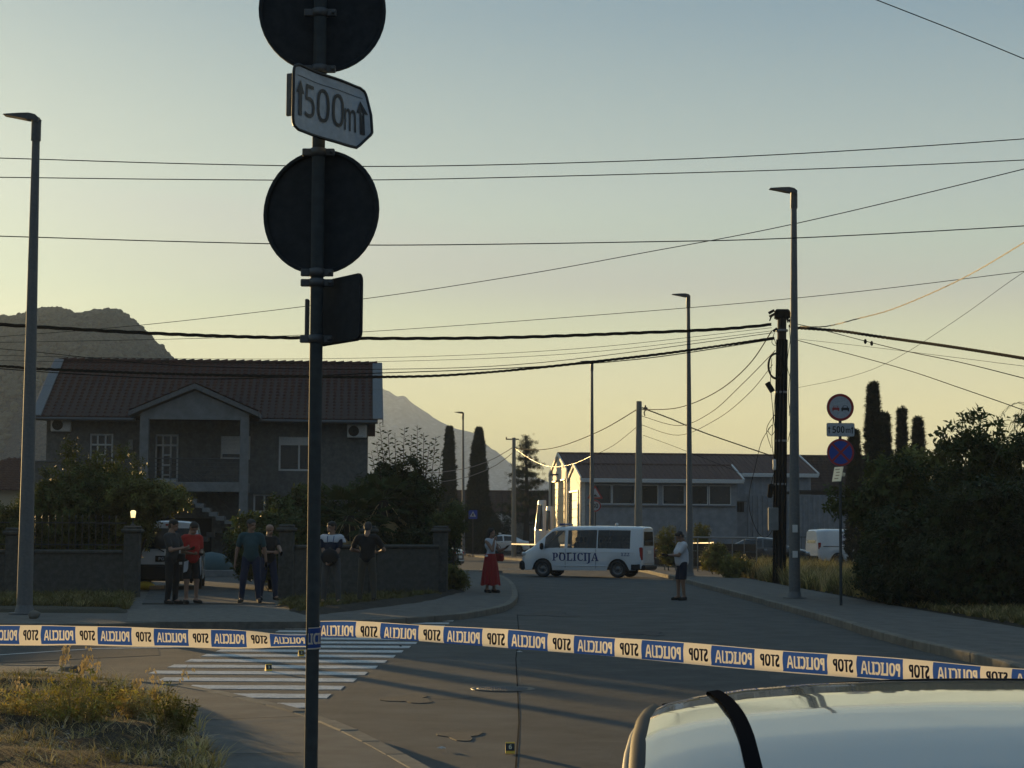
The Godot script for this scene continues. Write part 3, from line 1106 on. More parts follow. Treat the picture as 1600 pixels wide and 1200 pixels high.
	# neighbour with a red hipped roof seen past the lamp post
	var nb := thing("neighbour_house", "small house with a red hipped roof left of the grey house", "house", Vector3(-29.0, 0.1, -112.0))
	var nw := MB.new()
	nw.box(Vector3(0, 1.9, 0), Vector3(7.6, 3.8, 8))
	part("wall", nw, mat("render_cream", lin(0.42, 0.38, 0.28), 0.9, "grain", 0.8), nb)
	var nr := MB.new()
	nr.group(-1)
	var e := [Vector3(-4.2, 3.8, 4.5), Vector3(4.2, 3.8, 4.5), Vector3(4.2, 3.8, -4.5), Vector3(-4.2, 3.8, -4.5)]
	var r0 := Vector3(-0.4, 5.75, 0)
	var r1 := Vector3(0.9, 5.75, 0)
	var cen := Vector3(0, 3, 0)
	nr.quad_out(e[0], e[1], r1, r0, cen)
	nr.quad_out(e[2], e[3], r0, r1, cen)
	nr.tri_out(e[1], e[2], r1, cen)
	nr.tri_out(e[3], e[0], r0, cen)
	nr.quad_out(e[0], e[1], e[2], e[3], Vector3(0, 9, 0))
	var nro := part("roof", nr, M.tile_dark, nb)
	var tn: Vector3 = (e[1] - e[0]).cross(r0 - e[0]).normalized()
	if tn.y < 0: tn = -tn
	var cut2 := func(u: float, v: float) -> bool: return u < v * 0.46 or u > 1.0 - v * 0.4
	stuff(part("roof_tile", tiled_slope(e[0], e[1] - e[0], Vector3(0, 1.95, -4.5), tn, 26, 14, cut2), M.tile, nro))
	for x in [-2.2, 1.2]:
		window(nb, [x, 1.2, x + 1.1, 2.5], 4.03)


# ---------------------------------------------------------------- wall, gate pillars and railing along the pavement
func pillar(px: float, y_top: float, d: float, label: String, w := 0.36) -> Vector3:
	var p := at(px, 900, d)
	p.y = 0.1
	var top := at(px, y_top, d).y - 0.1
	var t := thing("gate_pillar", label, "pillar", p, 0.0, "stone pillars of the garden wall")
	var mb := MB.new()
	mb.rbox(Vector3(0, top / 2 - 0.1, 0), Vector3(w, top - 0.12, w), 0.025)
	part("shaft", mb, M.wall_old, t)
	var c := MB.new()
	c.rbox(Vector3(0, top - 0.11, 0), Vector3(w + 0.12, 0.1, w + 0.12), 0.03)
	c.rbox(Vector3(0, top - 0.03, 0), Vector3(w + 0.02, 0.08, w + 0.02), 0.03)
	part("cap", c, M.wall_old, t)
	return p

func wall_run(a: Vector3, b: Vector3, h: float, label: String, bars: bool) -> void:
	var t := thing("garden_wall", label, "wall", a)
	var d := b - a
	d.y = 0
	var u := d.normalized()
	var bs := Basis(u, Vector3.UP, u.cross(Vector3.UP))
	var mb := MB.new()
	mb.rbox(d / 2 + Vector3(0, h / 2, 0), Vector3(d.length() - 0.34, h, 0.22), 0.02, bs)
	part("masonry", mb, M.wall_old, t)
	var c := MB.new()
	c.rbox(d / 2 + Vector3(0, h + 0.03, 0), Vector3(d.length() - 0.37, 0.1, 0.32), 0.03, bs)
	part("coping", c, M.wall_old, t)
	if not bars:
		return
	for y in [h + 0.2, h + 0.72]:
		var r := MB.new()
		r.box(d / 2 + Vector3(0, y, 0), Vector3(d.length() - 0.3, 0.03, 0.03), bs)
		part("rail", r, M.iron, t)
	var bar := MB.new()
	bar.tube([Vector3(0, 0.1, 0), Vector3(0, 0.83, 0)], 0.011, 5)
	bar.lathe([Vector2(0.0, 0.92), Vector2(0.022, 0.84), Vector2(0.0, 0.81)], 6)
	var bm := bar.mesh()
	var n := int(d.length() / 0.16)
	for k in range(2, n - 1):
		var o := part("bar", bm, M.iron, t)
		o.position = u * (k * 0.16) + Vector3(0, h, 0)

func build_yard() -> void:
	var p0 := pillar(-60, 824, 46.0, "stone pillar at the far left end of the wall", 0.4)
	var p1 := pillar(22, 825, 46.0, "stone pillar behind the left lamp post", 0.38)
	var p2 := pillar(206, 822, 46.0, "stone pillar left of the driveway with a lamp on top", 0.36)
	var p3 := pillar(447, 820, 45.0, "stone pillar right of the driveway behind the signpost", 0.34)
	var p4 := pillar(576, 822, 48.0, "stone pillar behind the man in khaki trousers", 0.34)
	var p5 := pillar(688, 822, 50.0, "stone corner pillar at the right end of the wall", 0.38)
	wall_run(p0, p1, 1.05, "low grey rendered wall left of the lamp post", true)
	wall_run(p1, p2, 1.05, "low grey rendered wall with iron railing beside the driveway", true)
	wall_run(p3, p4, 1.2, "low stained wall behind the man in white and navy polo", false)
	wall_run(p4, p5, 1.2, "low stained wall at the corner with faded blue graffiti", false)
	wall_run(Vector3(-19.6, 0.1, -47.5), Vector3(-19.9, 0.1, -76.0), 1.5, "plain wall added out of view to keep low sun off the driveway", false)  # added unseen wall, blocks streaks of low sun on the driveway
	# faded blue spray marks on it
	var gw: Node = get_node("garden_wall_003")
	var g := MB.new()
	var dd := p5 - p4
	for s in [[0.45, 0.75, 0.1], [0.5, 0.86, 0.07], [0.53, 0.72, 0.09], [0.6, 0.84, 0.06], [0.64, 0.74, 0.1]]:
		var c: Vector3 = dd * s[0] + Vector3(0, s[1], 0.116)
		var pts := []
		for k in 9:
			pts.append(c + dd.normalized() * (cos(k * 0.7) * s[2] * 1.3) + Vector3(0, sin(k * 0.7) * s[2], 0.01))
		g.tube(pts, 0.014, 4)
	part("graffiti", g, mat("spray_blue", lin(0.07, 0.09, 0.14), 0.9), gw)
	# glowing garden lamp on the pillar by the drive, its glass emissive
	var lp := thing("pillar_lamp", "small glass lantern on the stone pillar left of the driveway", "lantern", p2 + Vector3(0, at(206, 822, 46.0).y - 0.1, 0))
	var ls := MB.new()
	ls.lathe([Vector2(0.0, 0.0), Vector2(0.07, 0.0), Vector2(0.06, 0.03), Vector2(0.02, 0.05), Vector2(0.018, 0.16), Vector2(0.05, 0.18), Vector2(0.05, 0.2), Vector2(0.0, 0.2)], 10)
	part("stem", ls, M.iron, lp)
	var lg := MB.new()
	lg.lathe([Vector2(0.0, 0.2), Vector2(0.05, 0.2), Vector2(0.068, 0.34), Vector2(0.05, 0.37), Vector2(0.0, 0.38)], 10)
	var lm := mat("lantern_glass", lin(0.85, 0.8, 0.6), 0.3)
	lm.emission_enabled = true
	lm.emission = Color(1.0, 0.9, 0.6)
	lm.emission_energy_multiplier = 0.42
	part("lamp_glass", lg, lm, lp)
	var bulb := OmniLight3D.new()
	bulb.name = "lamp_light"
	bulb.position = Vector3(0, 0.29, 0)
	bulb.light_color = Color(1.0, 0.88, 0.6)
	bulb.light_energy = 0.01
	bulb.omni_range = 40.0
	bulb.omni_attenuation = 2.0
	bulb.light_size = 0.05
	bulb.shadow_enabled = true
	lp.add_child(bulb)
	# things standing in the yard under the balcony
	var tp := thing("covered_stack", "teal tarpaulin over a low stack under the balcony", "tarpaulin", at(330, 880, 66.0) * Vector3(1, 0, 1) + Vector3(0, 0.13, 0))
	var tm := MB.new()
	tm.ball(Vector3(0, 0.35, 0), Vector3(0.75, 0.5, 0.5), 12, 6)
	part("sheet", tm, mat("tarp", lin(0.05, 0.12, 0.14), 0.6, "fine", 0.3, "n_soft", 1.0), tp)
	var tb := MB.new()
	tb.rbox(Vector3(0.5, 0.12, 0.3), Vector3(1.6, 0.24, 0.5), 0.02)
	part("base", tb, M.render_pale, tp)
	var fl := thing("flower_stand", "dark plant stand with green pots beside the porch post", "plant stand", at(371, 880, 70.0) * Vector3(1, 0, 1) + Vector3(0, 0.13, 0))
	var fm := MB.new()
	for k in 4:
		fm.rbox(Vector3(0, 0.3 + k * 0.45, 0), Vector3(0.6, 0.04, 0.35), 0.01)
	for x in [-0.28, 0.28]:
		fm.box(Vector3(x, 0.85, 0), Vector3(0.04, 1.7, 0.3))
	part("shelf", fm, M.iron, fl)
	for k in 4:
		for x in [-0.15, 0.15]:
			var q := MB.new()
			q.lathe([Vector2(0, 0), Vector2(0.07, 0), Vector2(0.1, 0.16), Vector2(0, 0.16)], 8, Transform3D(Basis(), Vector3(x, 0.32 + k * 0.45, 0)))
			q.ball(Vector3(x, 0.55 + k * 0.45, 0), Vector3(0.11, 0.1, 0.11), 7, 5, any_basis())
			part("pot_plant", q, mat("pot_green", lin(0.06, 0.1, 0.04), 0.8) if not M.has("pot_green") else M.pot_green, fl)
	# yellow and tan sacks on the ground by the drive
	for q in [[226, 921, "yellow plastic sack on the ground beside the gate pillar", lin(0.75, 0.5, 0.03), "sack"], [245, 922, "flat tan cardboard piece on the ground beside the yellow sack", lin(0.4, 0.25, 0.13), "cardboard"]]:
		var sk := MB.new()
		var p := gp(q[0], q[1], 0.136)
		if q[4] == "sack":
			sk.ball(Vector3(0, 0.1, 0), Vector3(0.24, 0.12, 0.16), 9, 6)
			sk.ball(Vector3(0.2, 0.1, 0.02), Vector3(0.08, 0.06, 0.07), 7, 5)
		else:
			sk.rbox(Vector3(0, 0.07, 0), Vector3(0.36, 0.1, 0.24), 0.01, Basis(Vector3.BACK, 0.06))
		single(q[4], sk, mat("litter_" + q[4], q[3], 0.6, "fine", 0.1, "n_soft", 1.2), q[2], q[4], p)


# ---------------------------------------------------------------- warehouse
func ribbed(a: Vector3, along: Vector3, up: Vector3, pitch := 0.3, rib := 0.035, skin := true) -> MB:   # trapezoid sheet: ribs run along «up»
	var mb := MB.new()
	mb.group(-1)
	var n := maxi(1, int(round(along.length() / pitch)))
	var nrm := along.cross(up).normalized()
	var last := a
	for k in n:
		for q in [[0.0, 0.0], [0.55, 0.0], [0.63, 1.0], [0.88, 1.0], [0.96, 0.0], [1.0, 0.0]]:
			var p: Vector3 = a + along * ((k + q[0]) / n) + nrm * (rib * q[1])
			if p.distance_to(last) > 1e-4:
				mb.quad(last, p, p + up, last + up)
			last = p
	return mb

func build_warehouse() -> void:
	var w := thing("warehouse", "grey warehouse with two sunlit pointed gables, tall beige doors and a window band", "warehouse", Vector3(4.44, 0.05, -115.0), 0.10)
	# near shed 9.2 x 6.3, hall behind it 15.4 x 9.3, annex on the right
	var win := []
	for q in [[920, 949], [950, 986], [988, 1023], [1030, 1065], [1067, 1102], [1104, 1139]]:
		win.append([(q[0] - 908) / 26.1, 3.38, (q[1] - 908) / 26.1, 4.55])
	part("shed_wall", wall_with_holes(9.2, 4.9, 0.25, win, 0, 0, -0.13), M.sheet_grey, w)
	for r in win:
		var f := window(w, [r[0] - 0.03, r[1] - 0.03, r[2] + 0.03, r[3] + 0.03], -0.06, "window", 1, 0.0, 0.1)
		f.material_override = M.white_frame
	var sill := MB.new()
	sill.rbox(Vector3(4.6, 3.3, 0.04), Vector3(9.0, 0.06, 0.12), 0.01)
	part("sill_band", sill, M.flashing, w)
	for g in [[0.0, -6.3, 4.84, 5.75, [-5.35, -1.35, 4.15], "gable"], [-0.02, -15.6, 5.5, 6.7, [-14.6, -7.3, 5.0], "gable"]]:
		var z1: float = 0.0 if g[0] == 0.0 else -6.31
		var z0: float = g[1]
		var zm := (z0 + z1) / 2
		var d: Array = g[4]
		var xf := Transform3D(Basis(Vector3.FORWARD, Vector3.UP, Vector3.RIGHT), Vector3(0, 0, 0))
		var mb := MB.new()
		mb.prism(PackedVector2Array([Vector2(-z1, 0), Vector2(-d[1], 0), Vector2(-d[1], d[2]), Vector2(-d[0], d[2]), Vector2(-d[0], 0), Vector2(-z0, 0), Vector2(-z0, g[2]), Vector2(-zm, g[3]), Vector2(-z1, g[2])]), g[0] - 0.25, g[0] - 0.02, xf)
		var gb := part("gable", mb, M.gable_white, w)
		var trim := MB.new()
		for s in [[z1, zm], [zm, z0]]:
			var a := Vector3(g[0] - 0.3, g[2] if s[0] == z1 else g[3], s[0])
			var b := Vector3(g[0] - 0.3, g[3] if s[0] == z1 else g[2], s[1])
			var t := (b - a).normalized()
			trim.rbox((a + b) / 2 + Vector3(0, 0.06, 0), Vector3(0.1, 0.24, a.distance_to(b) + 0.2), 0.02, Basis(t.cross(Vector3.UP).normalized() * -1, t.cross(t.cross(Vector3.UP)).normalized() * -1, t))
		for z in [z0 + 0.12, z1 - 0.12]:
			trim.rbox(Vector3(g[0] - 0.3, g[2] / 2, z), Vector3(0.06, g[2], 0.22), 0.02)
		part("gable_trim", trim, M.gable_white, gb)
		var dr := part("sectional_door", MB.new(), M.door_beige, w)
		var fr := MB.new()
		fr.box(Vector3(g[0] - 0.1, d[2] / 2, (d[0] + d[1]) / 2), Vector3(0.04, d[2], d[1] - d[0]))
		dr.mesh = fr.mesh()
		var n := int(d[2] / 0.5)
		for k in n:
			var sl := MB.new()
			sl.rbox(Vector3(g[0] - 0.13, (k + 0.5) * d[2] / n, (d[0] + d[1]) / 2), Vector3(0.05, d[2] / n - 0.03, d[1] - d[0] - 0.04), 0.012)
			part("door_panel", sl, M.door_beige, dr)
		var jb := MB.new()
		for z in [d[0], d[1]]:
			jb.box(Vector3(g[0] - 0.27, d[2] / 2, z), Vector3(0.08, d[2], 0.1))
		jb.box(Vector3(g[0] - 0.27, d[2] + 0.05, (d[0] + d[1]) / 2), Vector3(0.08, 0.1, d[1] - d[0] + 0.1))
		part("door_frame", jb, M.steel_dark, dr)
	var lamp := MB.new()
	lamp.rbox(Vector3(-0.55, 5.45, -11.2), Vector3(0.5, 0.1, 0.6), 0.03)
	part("floodlight", lamp, M.steel_dark, w)
	# other walls
	var ow := MB.new()
	ow.box(Vector3(15.3, 2.7, -11.0), Vector3(0.2, 5.4, 9.2))
	ow.box(Vector3(7.6, 2.7, -15.5), Vector3(15.3, 5.4, 0.2))
	ow.box(Vector3(9.1, 2.4, -3.2), Vector3(0.2, 4.8, 6.1))
	ow.prism(PackedVector2Array([Vector2(6.4, 5.4), Vector2(15.5, 5.4), Vector2(10.95, 6.6)]), 15.2, 15.4, Transform3D(Basis(Vector3.FORWARD, Vector3.UP, Vector3.RIGHT), Vector3.ZERO))
	part("wall", ow, M.sheet_grey, w)
	part("hall_wall", ribbed(Vector3(9.2, 0, -6.3), Vector3(6.2, 0, 0), Vector3(0, 5.42, 0), 0.5, 0.03), M.sheet_grey, w)
	# roofs: ribbed sheets with white fascias and gutters
	for r in [[-0.35, 9.55, 0.3, -3.15, -6.3, 4.88, 5.86], [-0.35, 15.8, -5.95, -10.95, -15.95, 5.48, 6.82]]:
		var fr := part("roof", ribbed(Vector3(r[0], r[5], r[2]), Vector3(r[1] - r[0], 0, 0), Vector3(0, r[6] - r[5], r[3] - r[2])), M.sheet_roof, w)
		part("roof_sheet", ribbed(Vector3(r[1], r[5], r[4]), Vector3(r[0] - r[1], 0, 0), Vector3(0, r[6] - r[5], r[3] - r[4])), M.sheet_roof, fr)
		var fa := MB.new()
		fa.rbox(Vector3((r[0] + r[1]) / 2, r[5] - 0.1, r[2] + 0.05), Vector3(r[1] - r[0], 0.24, 0.1), 0.02)
		var a := Vector3(r[1] + 0.03, r[5] - 0.02, r[2])
		var b := Vector3(r[1] + 0.03, r[6] - 0.0, r[3])
		var t := (b - a).normalized()
		fa.rbox((a + b) / 2, Vector3(0.1, 0.2, a.distance_to(b)), 0.02, Basis(Vector3.RIGHT, t.cross(Vector3.RIGHT), t))
		part("fascia", fa, M.white_frame, fr)
		var rc := MB.new()
		rc.tube([Vector3(r[0], r[6] + 0.02, r[3]), Vector3((r[0] + r[1]) / 2, r[6] + 0.03, r[3]), Vector3(r[1], r[6] + 0.02, r[3])], 0.09, 6)
		part("ridge_cap", rc, M.sheet_roof, fr)
	# annex with a barred vent window and corrugated front
	var an := MB.new()
	an.box(Vector3(9.75, 2.0, -2.9), Vector3(1.1, 4.0, 0.2))
	an.box(Vector3(13.4, 4.03, -4.6), Vector3(8.4, 0.12, 3.5))
	part("annex", an, M.sheet_grey, w)
	part("annex_wall", ribbed(Vector3(10.3, 0, -2.85), Vector3(7.3, 0, 0), Vector3(0, 4.0, 0), 0.32, 0.05), M.sheet_grey, w)
	var vw := MB.new()
	vw.box(Vector3(9.78, 3.3, -2.79), Vector3(0.96, 0.6, 0.05))
	var vo := part("vent_window", vw, M.dark_void, w)
	for k in 5:
		var b := MB.new()
		b.box(Vector3(9.4 + k * 0.19, 3.3, -2.75), Vector3(0.03, 0.6, 0.03))
		part("bar", b, M.steel, vo)
	var cn := MB.new()
	cn.rbox(Vector3(9.78, 3.66, -2.6), Vector3(1.15, 0.07, 0.5), 0.01)
	part("canopy", cn, M.flashing, w)
	var pl := thing("plank_stack", "brown planks lying on the annex roof behind the lamp post", "planks", w.transform * Vector3(14.2, 4.1, -3.2), 0.1)
	for k in 3:
		var b := MB.new()
		b.rbox(Vector3(k * 0.3, 0.06 + k * 0.09, k * 0.1), Vector3(4.2 - k * 0.6, 0.08, 0.35), 0.01)
		part("plank", b, M.wood_pole, pl)
	# tiled building behind
	var t := thing("tiled_building", "long building with a brown tiled roof behind the warehouse", "building", Vector3(23.5, 0.05, -158.0))
	var tw := MB.new()
	tw.box(Vector3(0, 2.2, -4), Vector3(18, 4.4, 8))
	part("wall", tw, M.render_grey, t)
	tiled_roof(t, -9.4, 9.4, 0.6, -8.6, 4.3, 8.15)
	# shrubs of bare stems in front of the grey wall
	var bare := thing("bare_shrub", "leafless shrub in front of the grey warehouse wall", "shrub", at(1045, 860, 98.0) * Vector3(1, 0, 1) + Vector3(0, 0.1, 0))
	for k in 16:
		var an2 := rv(-0.6, 0.6)
		var bz := rv(-0.3, 0.3)
		var h := rv(1.2, 2.3)
		var s := MB.new()
		s.tube([Vector3(0, 0, 0), Vector3(an2 * 0.4, h * 0.5, bz * 0.5), Vector3(an2 * 1.1 + rv(-0.1, 0.1), h, bz)], [0.022, 0.014, 0.006], 5)
		part("stem", s, M.bark, bare)

func tiled_roof(t: Node3D, x0: float, x1: float, z0: float, z1: float, ye: float, yr: float) -> void:
	var zm := (z0 + z1) / 2
	var dk := MB.new()
	dk.prism(PackedVector2Array([Vector2(-z0, ye), Vector2(-z1, ye), Vector2(-zm, yr)]), x0, x1, Transform3D(Basis(Vector3.FORWARD, Vector3.UP, Vector3.RIGHT), Vector3.ZERO))
	var roof := part("roof", dk, M.tile_dark, t)
	var up := Vector3(0, yr - ye, zm - z0)
	var n := Vector3(0, absf(zm - z0), yr - ye).normalized()
	stuff(part("roof_tile", tiled_slope(Vector3(x0 - 0.1, ye, z0), Vector3(x1 - x0 + 0.2, 0, 0), up, n, int((x1 - x0) / 0.34), int(up.length() / 0.36)), M.tile_dark, roof))
	var rc := MB.new()
	rc.tube([Vector3(x0 - 0.1, yr + 0.06, zm), Vector3((x0 + x1) / 2, yr + 0.07, zm), Vector3(x1 + 0.1, yr + 0.06, zm)], 0.12, 6)
	part("ridge_cap", rc, M.tile_dark, roof)


# ---------------------------------------------------------------- the far end of the road
func build_far_end() -> void:
	var b := thing("brown_roofed_hall", "long low hall with a dark brown roof at the end of the road", "hall", Vector3(-2.2, 0, -182.0))
	var bw := MB.new()
	bw.box(Vector3(0, 1.3, -5), Vector3(15, 2.6, 9))
	part("wall", bw, M.render_grey, b)
	tiled_roof(b, -8.6, 6.4, 0.5, -9.5, 2.7, 5.6)
	var ev := MB.new()
	ev.rbox(Vector3(-1.1, 2.62, 0.55), Vector3(15, 0.18, 0.12), 0.02)
	part("eave_board", ev, M.white_frame, b)
	# concrete panel wall
	var a0 := Vector3(-9.5, 0.05, -156)
	var fw := thing("panel_wall", "grey concrete panel wall beyond the white parked car", "wall", a0)
	for k in 5:
		var mb := MB.new()
		mb.rbox(Vector3(k * 2.6 + 1.3, 1.25, 0), Vector3(2.42, 2.5, 0.12), 0.02)
		part("panel", mb, M.concrete, fw)
		var po := MB.new()
		po.rbox(Vector3(k * 2.6, 1.32, 0.03), Vector3(0.2, 2.64, 0.2), 0.02)
		part("post", po, M.concrete, fw)
	# small plain houses and yards further left, between hedge and hill
	# rear-lit barrier tape across the far road by the white car
	var tp := MB.new()
	var pts := []
	for k in 9:
		pts.append(at(lerpf(799, 1115, k / 8.0), lerpf(849, 847, k / 8.0) + sin(k / 8.0 * PI) * 3.0, lerpf(118.0, 84.0, k / 8.0)))
	for i in 8:
		tp.quad(pts[i], pts[i + 1], pts[i + 1] - Vector3(0, 0.08, 0), pts[i] - Vector3(0, 0.08, 0))
	single("barrier_tape", tp, M.tape_far, "thin pale barrier tape stretched across the road behind the police van", "barrier tape")


# ---------------------------------------------------------------- right side: fence, boards
func build_right_side() -> void:
	var t := thing("board_fence", "low fence of brown boards with pale metal posts and top rail right of the van", "fence", Vector3(at(1022, 850, 84).x, 0.1, -84.0))
	var d := at(1182, 850, 78.0) - at(1022, 850, 84.0)
	d.y = 0
	var n := 9
	var u := d / n
	var bs := Basis(d.normalized(), Vector3.UP, d.normalized().cross(Vector3.UP))
	for k in n + 1:
		var p := MB.new()
		p.tube([u * k, u * k + Vector3(0, 1.42, 0)], 0.028, 6)
		part("post", p, M.galv, t)
		if k < n:
			for j in 3:
				var q := MB.new()
				q.rbox(u * (k + 0.5) + Vector3(0, 0.38 + j * 0.33, -0.03), Vector3(u.length() - 0.03, 0.3, 0.025), 0.006, bs)
				part("board", q, M.wood_pole, t)
	var r := MB.new()
	r.rbox(d / 2 + Vector3(0, 1.44, 0), Vector3(d.length(), 0.07, 0.07), 0.02, bs)
	part("top_rail", r, M.galv, t)
	# wire fence and old concrete post among the bushes
	var cp := MB.new()
	cp.rbox(Vector3(0, 0.75, 0), Vector3(0.16, 1.5, 0.16), 0.02)
	single("concrete_post", cp, M.concrete_pole, "old square concrete post half hidden in the bushes on the right", "post", at(1423, 900, 44.0) * Vector3(1, 0, 1) + Vector3(0, 0.1, 0))
	var gf := thing("mesh_fence", "dark wire fence in front of the corrugated annex", "fence", at(1235, 850, 104.0) * Vector3(1, 0, 1) + Vector3(0, 0.1, 0))
	for k in 13:
		var b := MB.new()
		b.tube([Vector3(k * 0.2, 0, 0), Vector3(k * 0.2, 1.5, 0)], 0.012, 4)
		part("bar", b, M.iron, gf)
	for y in [0.2, 1.45]:
		var b := MB.new()
		b.tube([Vector3(-0.1, y, 0), Vector3(2.5, y, 0)], 0.02, 4)
		part("rail", b, M.iron, gf)


# ---------------------------------------------------------------- trees and shrubs
func leaf_spray(n: int, len_: float, wid: float, spread: float, twig: float, droop := 0.2) -> ArrayMesh:   # a twig with its leaves
	var mb := MB.new()
	mb.group(-1)
	for k in n:
		var t := (k + 0.5) / n
		var a := k * 2.4 + rv(-0.3, 0.3)
		var base := Vector3(0, twig * t, 0)
		var d := Vector3(cos(a) * spread, rv(0.15, 0.8) - droop, sin(a) * spread).normalized()
		var s := d.cross(Vector3.UP).normalized()
		var l := len_ * rv(0.7, 1.15)
		var w := wid * rv(0.8, 1.1)
		var m := base + d * l * 0.5
		var up := s.cross(d) * w * 0.35
		mb.tri(base, m + s * w + up, base + d * l)
		mb.tri(base, base + d * l, m - s * w + up)
	return mb.mesh()

func crown_places(clumps: Array, per: int, size: Vector2, upright := 0.35) -> Array:   # [centre, radius vector] clumps -> [places, tints]
	var pl := []
	var ti := []
	for c in clumps:
		var tone := rv(0.75, 1.25)
		for k in int(per * c[2]):
			var d := Vector3(rv(-1, 1), rv(-1, 1), rv(-1, 1))
			if d.length() > 1.0 or d.length() < 0.25:
				d = d.normalized() * rv(0.5, 1.0)
			var p: Vector3 = c[0] + d * c[1]
			var out := (d.normalized() + Vector3(rv(-1, 1), rv(-0.6, 1.0) + upright, rv(-1, 1)) * 0.8).normalized()
			var q := Basis(Quaternion(Vector3.UP, out)) * Basis(Vector3.UP, rv(0, TAU))
			var s := rv(size.x, size.y)
			pl.append(Transform3D(q * Basis.from_scale(Vector3(s, s, s)), p))
			var v := tone * rv(0.75, 1.25)
			ti.append(Color(v * rv(0.92, 1.12), v, v * 0.95))
	return [pl, ti]

func clump_ball(c: Vector3, r: Vector3, n: int, size: float) -> Array:
	var out := []
	for k in n:
		var d := Vector3(rv(-1, 1), rv(-1, 1), rv(-1, 1)).normalized() * pow(rv(0.15, 1), 0.4)
		var s := size * rv(0.6, 1.3)
		out.append([c + d * r, Vector3(s, s * rv(0.7, 1.0), s), s * s / size / size])
	return out

func trunk(parent: Node, base: Vector3, tips: Array, r: float, fork := 0.35) -> void:
	var top: Vector3 = Vector3.ZERO
	for t in tips:
		top += t / tips.size()
	var f := base.lerp(top, fork)
	var mb := MB.new()
	mb.tube([base - Vector3(0, 0.1, 0), base.lerp(f, 0.5) + Vector3(rv(-0.1, 0.1), 0, rv(-0.1, 0.1)), f], [r * 1.3, r, r * 0.85], 8)
	part("trunk", mb, M.bark, parent)
	for t in tips:
		var l := MB.new()
		var m: Vector3 = f.lerp(t, 0.5) + Vector3(rv(-0.15, 0.15), rv(0, 0.2), rv(-0.15, 0.15))
		l.tube([f - Vector3(0, 0.05, 0), m, t], [r * 0.6, r * 0.35, r * 0.1], 6)
		part("limb", l, M.bark, parent)

func bush(called: String, label: String, category: String, where: Vector3, clumps: Array, spray: Mesh, m: Material, per: int, size: Vector2, tips: Array, r: float, group := "", upright := 0.35) -> Node3D:
	var t := thing(called, label, category, where, 0.0, group)
	if tips.size():
		trunk(t, Vector3.ZERO, tips, r)
	var cp := crown_places(clumps, per, size, upright)
	multi("crown", spray, m, cp[0], cp[1], t)
	return t

func cypress(where: Vector3, h: float, r: float, label: String, spray: Mesh, twin := false) -> void:
	var t := thing("cypress", label, "cypress", where, 0.0, "slim cypresses")
	var mb := MB.new()
	mb.tube([Vector3.ZERO, Vector3(0, h * 0.5, 0), Vector3(0, h * 0.9, 0)], [r * 0.14, r * 0.09, 0.02], 6)
	part("trunk", mb, M.bark, t)
	var pl := []
	var ti := []
	for s in (2 if twin else 1):
		var off := Vector3(r * 0.9 * s, 0, 0)
		var hh := h * (1.0 - 0.17 * s)
		for k in int(900 * h * r):
			var y := pow(rv(0, 1), 0.85)
			var prof: float = 0.82 * r * pow(clampf((1.0 - y) * 1.15, 0, 1), 0.72) * (0.75 + 0.25 * smoothstep(0.0, 0.15, y))
			var a := rv(0, TAU)
			prof *= 1.0 + 0.16 * sin(a * 3.0 + y * 22.0) + rv(-0.32, 0.26) * (0.4 + y)
			var rr := prof * pow(rv(0.1, 1), 0.35)
			var out := Vector3(cos(a), rv(0.7, 2.2), sin(a)).normalized()
			var q := Basis(Quaternion(Vector3.UP, out)) * Basis(Vector3.UP, rv(0, TAU))
			var sc := rv(0.8, 1.9)
			pl.append(Transform3D(q * Basis.from_scale(Vector3(sc, sc, sc)), Vector3(cos(a) * rr, y * hh * 0.97 + 0.15, sin(a) * rr) + off))
			var v := rv(0.6, 1.3)
			ti.append(Color(v, v, v))
	multi("crown", spray, M.leaf_cypress, pl, ti, t)

func foot(px: float, d: float, h := 0.1) -> Vector3:
	var p := at(px, 832, d)
	return Vector3(p.x, h, p.z)

